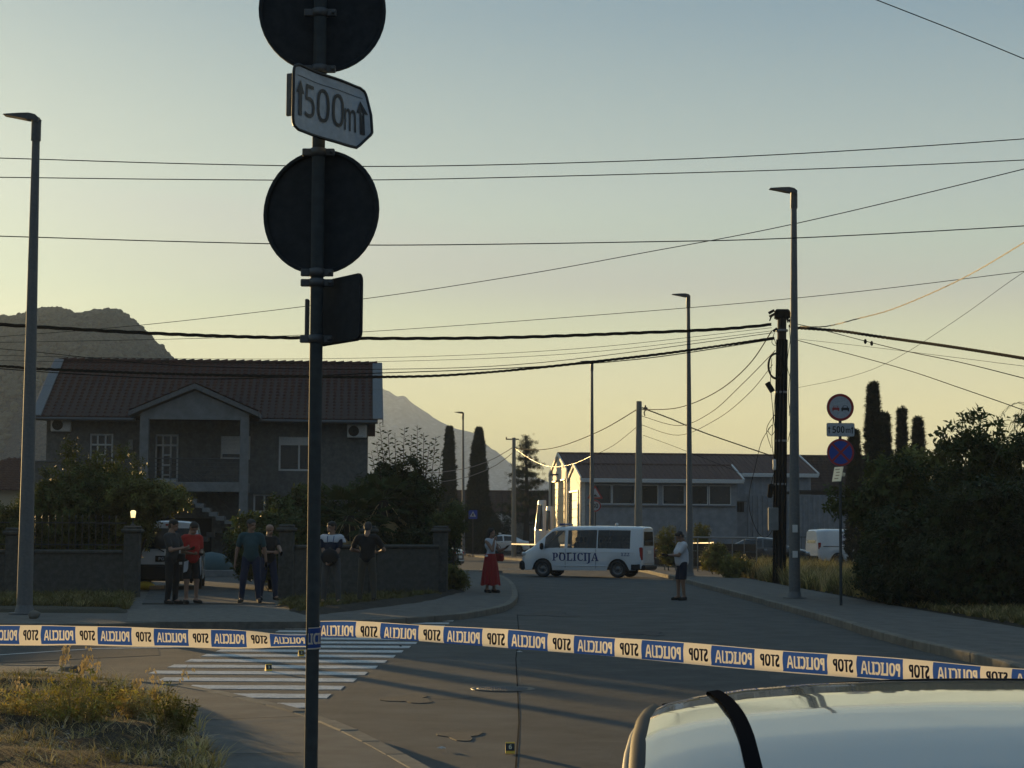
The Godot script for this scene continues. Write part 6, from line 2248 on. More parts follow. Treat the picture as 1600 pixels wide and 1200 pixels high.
# ---------------------------------------------------------------- people
# Surface nets over a field of tapered capsules. A bone is [a, b, ra, rb, squash axis or null, squash].
func nets(bones: Array, cell: float, k: float, planes: Array = []) -> ArrayMesh:
	var lo := Vector3(1e9, 1e9, 1e9)
	var hi := -lo
	for b in bones:
		var r: float = maxf(b[2], b[3]) + cell * 2 + k
		for p in [b[0], b[1]]:
			lo = lo.min(p - Vector3(r, r, r))
			hi = hi.max(p + Vector3(r, r, r))
	var nx := int((hi.x - lo.x) / cell) + 2
	var ny := int((hi.y - lo.y) / cell) + 2
	var nz := int((hi.z - lo.z) / cell) + 2
	var f := PackedFloat32Array()
	f.resize(nx * ny * nz)
	f.fill(1.0)
	for b in bones:
		var A: Vector3 = b[0]
		var B: Vector3 = b[1]
		var ra: float = b[2]
		var dr: float = b[3] - ra
		var r: float = maxf(ra, b[3]) + k + cell * 1.6
		var l := (A.min(B) - Vector3(r, r, r) - lo) / cell
		var h := (A.max(B) + Vector3(r, r, r) - lo) / cell
		var ab := B - A
		var inv := 1.0 / maxf(ab.length_squared(), 1e-9)
		var ax = b[4] if b.size() > 4 else null
		var sq: float = b[5] - 1.0 if b.size() > 5 else 0.0
		for z in range(maxi(0, int(l.z)), mini(nz, int(h.z) + 2)):
			for y in range(maxi(0, int(l.y)), mini(ny, int(h.y) + 2)):
				var row := (z * ny + y) * nx
				for x in range(maxi(0, int(l.x)), mini(nx, int(h.x) + 2)):
					var p := lo + Vector3(x, y, z) * cell - A
					var t := clampf(p.dot(ab) * inv, 0.0, 1.0)
					var q := p - ab * t
					if ax != null:
						q += ax * (q.dot(ax) * sq)
					var d := q.length() - ra - dr * t
					var o := f[row + x]
					var e := k - absf(o - d)
					f[row + x] = minf(o, d) - (e * e / (4.0 * k) if e > 0 else 0.0)
	for pl in planes:   # [normal, offset]: what lies beyond is cut away
		for z in nz:
			for y in ny:
				for x in nx:
					var i := (z * ny + y) * nx + x
					if f[i] < cell * 2:
						f[i] = maxf(f[i], (lo + Vector3(x, y, z) * cell).dot(pl[0]) - pl[1])
	var verts := PackedVector3Array()
	var index := PackedInt32Array()
	var id := PackedInt32Array()
	id.resize(nx * ny * nz)
	id.fill(-1)
	var off := [0, 1, nx, nx + 1, nx * ny, nx * ny + 1, nx * ny + nx, nx * ny + nx + 1]
	var corner := []
	for c in 8:
		corner.append(Vector3(c & 1, (c >> 1) & 1, c >> 2))
	var edges := [[0, 1], [2, 3], [4, 5], [6, 7], [0, 2], [1, 3], [4, 6], [5, 7], [0, 4], [1, 5], [2, 6], [3, 7]]
	for z in nz - 1:
		for y in ny - 1:
			for x in nx - 1:
				var i := (z * ny + y) * nx + x
				if f[i] > cell * 3:
					continue
				var m := 0
				for c in 8:
					if f[i + off[c]] < 0:
						m |= 1 << c
				if m == 0 or m == 255:
					continue
				var s := Vector3.ZERO
				var n := 0
				for e in edges:
					if ((m >> e[0]) & 1) != ((m >> e[1]) & 1):
						var fa := f[i + off[e[0]]]
						var fb := f[i + off[e[1]]]
						s += corner[e[0]].lerp(corner[e[1]], fa / (fa - fb))
						n += 1
				id[i] = verts.size()
				verts.append(lo + (Vector3(x, y, z) + s / n) * cell)
	var st := [1, nx, nx * ny]
	for z in range(1, nz - 1):
		for y in range(1, ny - 1):
			for x in range(1, nx - 1):
				var i := (z * ny + y) * nx + x
				if f[i] > cell * 3:
					continue
				for a in 3:
					var inside := f[i] < 0
					if inside == (f[i + st[a]] < 0):
						continue
					var u: int = st[(a + 1) % 3]
					var v: int = st[(a + 2) % 3]
					var q := [id[i], id[i - u], id[i - u - v], id[i - v]]
					if q.has(-1):
						continue
					if not inside:
						q.reverse()
					for w in [0, 2, 1, 0, 3, 2]:
						index.append(q[w])
	var nrm := PackedVector3Array()
	nrm.resize(verts.size())
	for i in range(0, index.size(), 3):
		var a := verts[index[i]]
		var n := (a - verts[index[i + 2]]).cross(a - verts[index[i + 1]])
		for w in 3:
			nrm[index[i + w]] += n
	for i in nrm.size():
		nrm[i] = nrm[i].normalized()
	var arr := []
	arr.resize(Mesh.ARRAY_MAX)
	arr[Mesh.ARRAY_VERTEX] = verts
	arr[Mesh.ARRAY_NORMAL] = nrm
	arr[Mesh.ARRAY_INDEX] = index
	var am := ArrayMesh.new()
	am.add_surface_from_arrays(Mesh.PRIMITIVE_TRIANGLES, arr)
	return am

var heads := {}

func head_meshes(female: bool) -> Array:   # [skin, hair, bald fringe], the origin at the base of the skull, facing +z
	if heads.has(female):
		return heads[female]
	var Z := Vector3.BACK
	var b := [
		[Vector3(0, 0.12, -0.02), Vector3(0, 0.12, 0.015), 0.083, 0.078], [Vector3(0, 0.075, 0.01), Vector3(0, 0.03, 0.05), 0.066, 0.044],
		[Vector3(-0.02, 0.012, 0.06), Vector3(0.02, 0.012, 0.06), 0.026, 0.026], [Vector3(0, -0.1, -0.03), Vector3(0, 0.05, -0.015), 0.056 if not female else 0.046, 0.055 if not female else 0.046],
		[Vector3(0, 0.085, 0.088), Vector3(0, 0.052, 0.108), 0.011, 0.014], [Vector3(-0.012, 0.05, 0.094), Vector3(0.012, 0.05, 0.094), 0.01, 0.01],
		[Vector3(-0.04, 0.1, 0.07), Vector3(0.04, 0.1, 0.07), 0.016, 0.016], [Vector3(-0.02, 0.03, 0.085), Vector3(0.02, 0.03, 0.085), 0.011, 0.011],
		[Vector3(-0.083, 0.1, -0.012), Vector3(-0.08, 0.055, -0.008), 0.016, 0.011, Vector3.RIGHT, 2.0], [Vector3(0.083, 0.1, -0.012), Vector3(0.08, 0.055, -0.008), 0.016, 0.011, Vector3.RIGHT, 2.0]]
	var skin := nets(b, 0.007, 0.016)
	var hb := [[Vector3(0, 0.128, -0.025), Vector3(0, 0.13, 0.012), 0.088, 0.082], [Vector3(0, 0.06, -0.045), Vector3(0, 0.1, -0.03), 0.07, 0.078]]
	var planes := [[Vector3(0, -0.75, 0.66).normalized(), -0.045]]
	if female:
		hb += [[Vector3(0, 0.1, -0.06), Vector3(0, -0.08, -0.075), 0.07, 0.05], [Vector3(-0.07, 0.09, -0.02), Vector3(-0.075, -0.05, -0.02), 0.03, 0.022], [Vector3(0.07, 0.09, -0.02), Vector3(0.075, -0.05, -0.02), 0.03, 0.022]]
		planes = [[Vector3(0, -0.45, 0.9).normalized(), 0.004]]
	var hair := nets(hb, 0.008, 0.014, planes)
	heads[female] = [skin, hair]
	return heads[female]

var hands := {}

func hand_mesh(grip: bool) -> ArrayMesh:   # a right hand: wrist at the origin, fingers along -y, palm facing +z... thumb on +x
	if hands.has(grip):
		return hands[grip]
	var b := [[Vector3(0, 0.01, 0), Vector3(0, -0.03, 0), 0.024, 0.026, Vector3.BACK, 1.5]]
	for k in 4:
		var x := 0.026 - k * 0.0175
		b.append([Vector3(0, -0.02, 0), Vector3(x, -0.085, 0), 0.018, 0.0125])
		var len_: float = [0.07, 0.08, 0.074, 0.058][k]
		var bend := 0.95 if grip else 0.28
		var p := Vector3(x, -0.085, 0)
		var an := bend * 0.5
		for s in 3:
			var l: float = len_ * [0.45, 0.32, 0.23][s]
			var q := p + Vector3((0.012 - k * 0.006) * 0.3, -cos(an) * l, sin(an) * l)
			b.append([p, q, 0.0095 - s * 0.0006, 0.009 - s * 0.0007])
			p = q
			an += bend
	b.append([Vector3(0.012, -0.02, 0.004), Vector3(0.044, -0.055, 0.018), 0.017, 0.013])
	b.append([Vector3(0.044, -0.055, 0.018), Vector3(0.05 if not grip else 0.03, -0.085, 0.03 if not grip else 0.045), 0.011, 0.009])
	hands[grip] = nets(b, 0.005, 0.006)
	return hands[grip]

# o: feet [[x,z],[x,z]], hands [[x,y,z] ...] (left, right), lean, head [turn, nod], top, legs, shoes, hair, cut of legs, fat
func person(label: String, where: Vector3, face: Vector3, o: Dictionary) -> Node3D:
	var H: float = o.get("height", 1.78)
	var s := H / 1.78
	var t := thing("person", label, "person", where, atan2(face.x, face.z))
	var fat: float = o.get("fat", 1.0)
	var lean: float = o.get("lean", 0.0)
	var B := Basis(Vector3.RIGHT, lean)
	var up := func(v: Vector3) -> Vector3: return (Vector3(0, 0.95, 0) + B * (v - Vector3(0, 0.95, 0))) * s
	var body := []
	var top := []
	var legs := []
	var Zs := Vector3.BACK
	var hip := 0.9
	var wd: float = o.get("wide", 1.0)
	# torso
	var tor := [[up.call(Vector3(-0.05, 0.97, 0)), up.call(Vector3(0.05, 0.97, 0)), 0.118, 0.118, Zs, 1.25], [up.call(Vector3(0, 1.0, 0.01)), up.call(Vector3(0, 1.2, 0.02)), 0.13 * fat, 0.135 * fat, Zs, 1.2 / fat],
		[up.call(Vector3(-0.055 * wd, 1.3, 0)), up.call(Vector3(0.055 * wd, 1.3, 0)), 0.122, 0.122, Zs, 1.2], [up.call(Vector3(-0.14 * wd, 1.42, -0.01)), up.call(Vector3(0.14 * wd, 1.42, -0.01)), 0.058, 0.058], [up.call(Vector3(0, 1.38, -0.01)), up.call(Vector3(0, 1.5, -0.005)), 0.085, 0.055]]
	for b in tor:
		body.append(b)
		var c: Array = b.duplicate()
		c[2] += 0.018; c[3] += 0.018
		top.append(c)
	body.append([up.call(Vector3(0, 1.46, -0.005)), up.call(Vector3(0, 1.56, 0.012)), 0.056, 0.052])
	var st := SurfaceTool.new()
	# arms
	for i in 2:
		var sx := 1.0 if i == 0 else -1.0     # the person's left is +x when facing +z
		var sh: Vector3 = up.call(Vector3(0.185 * sx * wd, 1.4, -0.01))
		var hp: Vector3 = Vector3(o.hands[i][0], o.hands[i][1], o.hands[i][2]) * s
		var d := hp - sh
		var l1 := 0.295 * s
		var l2 := 0.26 * s
		var dist := minf(d.length(), (l1 + l2) * 0.995)
		hp = sh + d.normalized() * dist
		var a := (l1 * l1 - l2 * l2 + dist * dist) / (2 * dist)
		var hgt := sqrt(maxf(0.0, l1 * l1 - a * a))
		var pole := Vector3(sx * o.get("elbow", 0.5), -0.5, -1.0)
		var pd := (pole - d.normalized() * pole.dot(d.normalized())).normalized()
		var el := sh + d.normalized() * a + pd * hgt
		body.append([sh, el, 0.052, 0.041])
		body.append([el, hp, 0.042, 0.027])
		if not o.get("bare_arms", false):
			top.append([sh, sh.lerp(el, o.get("sleeve", 0.62)), 0.074, 0.066])
		var grip: bool = o.get("grip", [false, false])[i]
		var fd := (hp - el).normalized()
		var palm: Vector3 = Vector3(-sx, 0, 0.2) if not grip else Vector3(-sx * 0.5, 0.6, 0.4)
		var zz := (palm - fd * palm.dot(fd)).normalized()
		var yy := -fd
		var hb := Basis(yy.cross(zz), yy, zz)
		if i == 0:
			hb = Basis(-hb.x, hb.y, hb.z)
		st.append_from(hand_mesh(grip), 0, Transform3D(hb.scaled_local(Vector3.ONE * s), hp))
		if o.get("phone", -1) == i:
			var ph := MB.new()
			ph.rbox(hp + fd * 0.1 + zz * 0.025, Vector3(0.075, 0.15, 0.01), 0.004, hb)
			part("phone", ph, M.plastic_black, t)
	# legs
	var ankles := []
	for i in 2:
		var sx := 1.0 if i == 0 else -1.0
		var hj := Vector3(0.095 * sx, hip, 0) * s
		var an := Vector3(o.feet[i][0], 0.085, o.feet[i][1]) * s
		var kn := hj.lerp(an, 0.5) + Vector3(0.012 * sx, 0, 0.03) * s
		body.append([hj, kn, 0.085, 0.058])
		body.append([kn, an + Vector3(0, 0.02, 0), 0.058, 0.038])
		var toe := an + Vector3(0.035 * sx, -0.05, 0.15) * s
		body.append([an, toe, 0.042, 0.028])
		ankles.append([an, toe])
		var cut: float = o.get("leg", 1.0)
		legs.append([hj + Vector3(0, 0.03, 0), kn, 0.1, 0.075 if cut > 0.9 else 0.095])
		if cut > 0.9:
			legs.append([kn, an.lerp(kn, 0.06), 0.075, 0.058])
		else:
			legs[-1][1] = hj.lerp(kn, cut * 1.05)
	legs.append([Vector3(-0.06, 0.95, 0) * s, Vector3(0.06, 0.95, 0) * s, 0.128, 0.128, Zs, 1.18])
	st.append_from(nets(body, 0.017, 0.03), 0, Transform3D())
	var hd: Array = head_meshes(o.get("female", false))
	var hq: Basis = Basis(Vector3.UP, o.head[0]) * Basis(Vector3.RIGHT, o.head[1] + lean * 0.5)
	var hx := Transform3D(hq.scaled_local(Vector3.ONE * s * 1.02), up.call(Vector3(0, 1.555, 0.012)))
	st.append_from(hd[0], 0, hx)
	part("body", st.commit(), M[o.get("skin", "skin")], t)
	if o.get("hair", "") != "":
		var h := part("hair", hd[1], M[o.hair], t)
		h.transform = hx
	for sx in [-1.0, 1.0]:
		var e := MB.new()
		e.ball(hx * Vector3(0.031 * sx, 0.083, 0.077), Vector3(0.012, 0.009, 0.009) * s, 8, 6)
		part("eye", e, M.plastic_black, t)
	var hem: float = o.get("hem", 0.87)
	part("shirt", nets(top, 0.016, 0.03, [[Vector3.DOWN, -hem * s], [B * Vector3(0, 1, 0.25).normalized(), (up.call(Vector3(0, 1.495, 0.0))).dot(B * Vector3(0, 1, 0.25).normalized())]]), M[o.top], t)
	if o.has("legs"):
		var pl := [[Vector3.UP, 1.05 * s]]
		if o.get("leg", 1.0) < 0.9:
			pl.append([Vector3.DOWN, -(0.9 - 0.43 * o.leg) * s])
		part("trousers" if o.get("leg", 1.0) > 0.9 else "shorts", nets(legs, 0.017, 0.025, pl), M[o.legs], t)
	for q in ankles:
		var sh := [[q[0] + Vector3(0, -0.03, -0.03), q[1] + Vector3(0, 0.0, -0.02), 0.05, 0.04], [q[1] + Vector3(0, 0, -0.03), q[1] + Vector3(0, -0.005, 0.0), 0.042, 0.036]]
		part("shoe", nets(sh, 0.012, 0.02, [[Vector3.DOWN, 0.0]]), M[o.get("shoes", "shoe")], t)
	return t

func at_feet(px: float, py: float, h: float) -> Vector3:
	var p := gp(px, py, h)
	p.y = h
	return p

func build_people() -> void:
	var L := Vector3.LEFT
	# man in black with his back partly turned, looking at his hands
	person("man in dark shirt and black trousers standing by the white small van", at_feet(267, 944, 0.13), Vector3(0.85, 0, 0.35).normalized(), {"height": 1.82, "feet": [[0.12, 0.02], [-0.11, -0.02]], "hands": [[0.12, 1.15, 0.38], [-0.1, 1.17, 0.34]], "grip": [true, true], "head": [0.15, 0.2], "top": "cloth_charcoal", "legs": "cloth_black", "hair": "hair_dark", "wide": 1.08, "fat": 1.05})
	var pouch := MB.new()
	pouch.rbox(Vector3(0, 0, 0), Vector3(0.1, 0.17, 0.2), 0.03)
	var m0: Node3D = get_node("person")
	var po := part("pouch", pouch, M.cloth_black, m0)
	po.position = Vector3(0.05, 1.0, 0.2)
	person("man in red shirt and black shorts looking down at his hands", at_feet(297, 943, 0.13), Vector3(0.6, 0, 0.8).normalized(), {"height": 1.78, "feet": [[0.14, 0.0], [-0.12, 0.04]], "hands": [[0.1, 1.06, 0.3], [-0.14, 1.08, 0.3]], "grip": [true, true], "head": [0.1, 0.5], "lean": 0.08, "top": "cloth_red", "legs": "cloth_black", "leg": 0.95 * 0.9, "hair": "hair_dark", "fat": 1.12, "wide": 1.05})
	var m1: Node3D = get_node("person_001")
	var pp := MB.new()
	pp.rbox(Vector3.ZERO, Vector3(0.16, 0.24, 0.012), 0.004)
	var pn := part("paper", pp, M.cloth_white, m1)
	pn.position = Vector3(-0.2, 0.8, 0.16)
	pn.rotation = Vector3(0.2, 0.5, 0.2)
	person("man in teal shirt and blue jeans with his hands down, head turned left", at_feet(391, 942, 0.13), Vector3(0.1, 0, 1).normalized(), {"height": 1.84, "feet": [[0.17, 0.03], [-0.19, 0.0]], "hands": [[0.32, 0.86, 0.02], [-0.33, 0.86, 0.02]], "elbow": 1.4, "head": [0.75, 0.0], "top": "cloth_teal", "legs": "cloth_denim", "hair": "hair_grey", "skin": "skin_b", "wide": 1.12, "fat": 1.08})
	person("bald man in black shirt behind the teal shirt, pointing at the gate pillar", at_feet(418, 938, 0.13), Vector3(0.55, 0, 0.83).normalized(), {"height": 1.74, "feet": [[0.15, 0.1], [-0.15, -0.1]], "hands": [[0.1, 1.12, 0.48], [-0.05, 1.12, 0.33]], "head": [0.1, 0.15], "lean": 0.06, "top": "cloth_black", "legs": "cloth_denim", "fat": 1.05})
	var w1 := person("man in white and navy polo with hands clasped in front, by the wall", at_feet(517, 944, 0.13), Vector3(-0.1, 0, 1).normalized(), {"height": 1.8, "feet": [[0.17, 0.02], [-0.16, 0.0]], "hands": [[0.06, 0.9, 0.22], [-0.06, 0.9, 0.23]], "grip": [true, true], "elbow": 1.3, "head": [-0.7, 0.05], "top": "cloth_navy", "legs": "cloth_grey", "hair": "hair_dark", "wide": 1.12, "fat": 1.1})
	# its white yoke
	var yoke := [[Vector3(-0.155, 1.43, -0.01), Vector3(0.155, 1.43, -0.01), 0.086, 0.086], [Vector3(-0.06, 1.36, 0), Vector3(0.06, 1.36, 0), 0.146, 0.146, Vector3.BACK, 1.16], [Vector3(0, 1.38, -0.01), Vector3(0, 1.5, -0.005), 0.108, 0.078], [Vector3(-0.2, 1.42, -0.01), Vector3(-0.235, 1.33, -0.02), 0.08, 0.08], [Vector3(0.2, 1.42, -0.01), Vector3(0.235, 1.33, -0.02), 0.08, 0.08]]
	part("yoke", nets(yoke, 0.014, 0.03, [[Vector3.DOWN, -1.33], [Vector3(0, 1, 0.25).normalized(), Vector3(0, 1.51, 0).dot(Vector3(0, 1, 0.25).normalized())]]), M.cloth_white, w1)
	var bag := MB.new()
	bag.ball(Vector3(0, 1.02, 0.2), Vector3(0.2, 0.18, 0.09), 12, 8)
	part("waist_bag", bag, M.cloth_black, w1)
	var badge := MB.new()
	badge.ball(Vector3(0, 1.2, 0.185), Vector3(0.035, 0.035, 0.012), 8, 5)
	part("badge", badge, M.steel, w1)
	for sx in [-0.07, 0.07]:
		var ln := MB.new()
		ln.tube([Vector3(sx, 1.47, 0.1), Vector3(sx * 0.9, 1.34, 0.158)], 0.008, 4)
		part("lanyard", ln, M.police_blue, w1)
	person("man in black shirt and khaki trousers seen from behind by the wall", at_feet(573, 941, 0.13), Vector3(0.15, 0, -1).normalized(), {"height": 1.8, "feet": [[0.17, 0.02], [-0.16, 0.0]], "hands": [[0.2, 1.1, 0.26], [-0.2, 1.1, 0.26]], "grip": [true, true], "elbow": 1.5, "head": [0.0, 0.35], "top": "cloth_black", "legs": "cloth_khaki", "hair": "hair_grey", "wide": 1.16, "fat": 1.12})
	# woman in red skirt
	var wo := person("woman in white sleeveless top and long red skirt with a red handbag on the pavement", at_feet(766, 926, 0.12), Vector3(0.8, 0, 0.6).normalized(), {"height": 1.7, "female": true, "feet": [[0.1, 0.05], [-0.1, -0.04]], "hands": [[0.2, 1.22, 0.36], [-0.1, 1.42, 0.2]], "grip": [true, true], "phone": 0, "elbow": 0.3, "head": [0.1, 0.1], "top": "cloth_white", "hair": "hair_dark", "bare_arms": true, "wide": 0.86, "fat": 0.84, "hem": 0.98, "shoes": "cloth_black"})
	var sk := MB.new()
	sk.group(1)
	var rows := []
	for j in 15:
		var f := j / 14.0
		var y := lerpf(1.02, 0.2, f)
		var row := []
		for i in 73:
			var a := TAU * i / 72
			var r := lerpf(0.155, 0.275, pow(f, 0.7)) * (1.0 + 0.10 * f * sin(a * 9 + 0.6) + 0.04 * f * sin(a * 17))
			row.append(Vector3(cos(a) * r, y + 0.015 * sin(a * 5) * f, sin(a) * r * 0.82))
		rows.append(row)
	for j in 14:
		for i in 72:
			sk.quad_out(rows[j][i], rows[j][i + 1], rows[j + 1][i + 1], rows[j + 1][i], Vector3(0, rows[j][i].y, 0))
	part("skirt", sk, M.cloth_dark_red, wo)
	var hb := thing("handbag", "small dark red handbag hanging at the hip of the woman in the long skirt", "handbag", wo.position + wo.basis * Vector3(0.26, 0.92, 0.1), wo.rotation.y)
	var bm := MB.new()
	bm.rbox(Vector3.ZERO, Vector3(0.1, 0.2, 0.28), 0.04)
	part("bag", bm, M.cloth_dark_red, hb)
	var bs := MB.new()
	bs.tube([Vector3(0, 0.1, 0.11), Vector3(-0.05, 0.3, 0.05), Vector3(-0.08, 0.36, -0.02), Vector3(-0.05, 0.3, -0.08), Vector3(0, 0.1, -0.11)], 0.008, 5)
	part("strap", bs, M.cloth_black, hb)
	# man in white in the road
	person("man in white shirt and dark shorts standing in the road looking at a phone", at_feet(1066, 938, 0.0), Vector3(-0.97, 0, 0.25).normalized(), {"height": 1.78, "feet": [[0.09, -0.02], [-0.1, 0.07]], "hands": [[0.1, 1.14, 0.4], [-0.12, 1.14, 0.4]], "grip": [true, true], "phone": 0, "elbow": 0.4, "head": [0.0, 0.5], "lean": 0.03, "top": "cloth_white", "legs": "cloth_navy", "leg": 0.9 * 0.95, "hair": "hair_dark", "skin": "skin_b", "fat": 1.22, "wide": 1.08, "hem": 0.88})


# ---------------------------------------------------------------- signs
func sign_disc(t: Node3D, c: Vector3, b: Basis, r: float, face: Material, called := "disc") -> MeshInstance3D:
	var d := MB.new()
	var xf := Transform3D(b * Basis(Vector3.RIGHT, PI / 2), c)
	d.lathe([Vector2(0, 0.004), Vector2(r - 0.006, 0.004), Vector2(r, 0.0), Vector2(r, -0.018), Vector2(r - 0.014, -0.02), Vector2(r - 0.014, -0.004), Vector2(0, -0.004)], 44, xf, true)
	return part(called, d, face, t)

func ring(t: Node3D, c: Vector3, b: Basis, r0: float, r1: float, m: Material, z: float, called := "border") -> void:
	var d := MB.new()
	d.lathe([Vector2(r0, z), Vector2(r1, z), Vector2(r1, z + 0.002), Vector2(r0, z + 0.002), Vector2(r0, z)], 44, Transform3D(b * Basis(Vector3.RIGHT, PI / 2), c), true)
	part(called, d, m, t)

func round_rect(w: float, h: float, r: float) -> PackedVector2Array:
	var p := PackedVector2Array()
	for q in [[1, 1, 0], [-1, 1, 1], [-1, -1, 2], [1, -1, 3]]:
		for i in 5:
			var a: float = (q[2] + i / 4.0) * PI / 2
			p.append(Vector2(q[0] * (w / 2 - r) + cos(a) * r, q[1] * (h / 2 - r) + sin(a) * r))
	return p

func arrow_poly(x: float, y: float, h: float, w: float) -> PackedVector2Array:
	return PackedVector2Array([Vector2(x, y + h / 2), Vector2(x - w / 2, y + h * 0.12), Vector2(x - w * 0.2, y + h * 0.12), Vector2(x - w * 0.2, y - h / 2), Vector2(x + w * 0.2, y - h / 2), Vector2(x + w * 0.2, y + h * 0.12), Vector2(x + w / 2, y + h * 0.12)])

func plate_500(t: Node3D, xf: Transform3D, w: float, h: float, called := "distance_plate") -> void:
	var mb := MB.new()
	mb.prism(round_rect(w, h, 0.035), -0.004, 0.002, xf)
	var pl := part(called, mb, M.sign_white, t)
	var rim := MB.new()
	rim.prism(round_rect(w + 0.012, h + 0.012, 0.04), -0.014, -0.0045, xf)
	part("rim", rim, M.sign_black, pl)
	lettering("lettering", "500", h * 0.5, M.sign_black, pl, xf * Transform3D(Basis(), Vector3(-w * 0.08, 0, 0.003)), "Droid Sans", 0.85, 0.002)
	lettering("lettering", "m", h * 0.42, M.sign_black, pl, xf * Transform3D(Basis(), Vector3(w * 0.27, -h * 0.035, 0.003)), "Droid Sans", 0.8, 0.002)
	for sx in [-1.0, 1.0]:
		var ar := MB.new()
		ar.prism(arrow_poly(sx * w * 0.42, 0, h * 0.56, h * 0.2), 0.0025, 0.004, xf)
		part("arrow", ar, M.sign_black, pl)

func clamp_on(t: Node3D, y: float, r: float, xz: Vector3, called := "clamp") -> void:
	var mb := MB.new()
	mb.lathe([Vector2(r, -0.02), Vector2(r + 0.006, -0.018), Vector2(r + 0.006, 0.018), Vector2(r, 0.02)], 16, Transform3D(Basis(), xz + Vector3(0, y, 0)))
	mb.rbox(xz + Vector3(r + 0.02, y, 0.0), Vector3(0.05, 0.035, 0.02), 0.004)
	mb.rbox(xz + Vector3(-r - 0.02, y, 0.0), Vector3(0.05, 0.035, 0.02), 0.004)
	mb.ball(xz + Vector3(r + 0.03, y, 0.016), Vector3(0.01, 0.01, 0.008), 7, 5)
	part(called, mb, M.steel_dark, t)

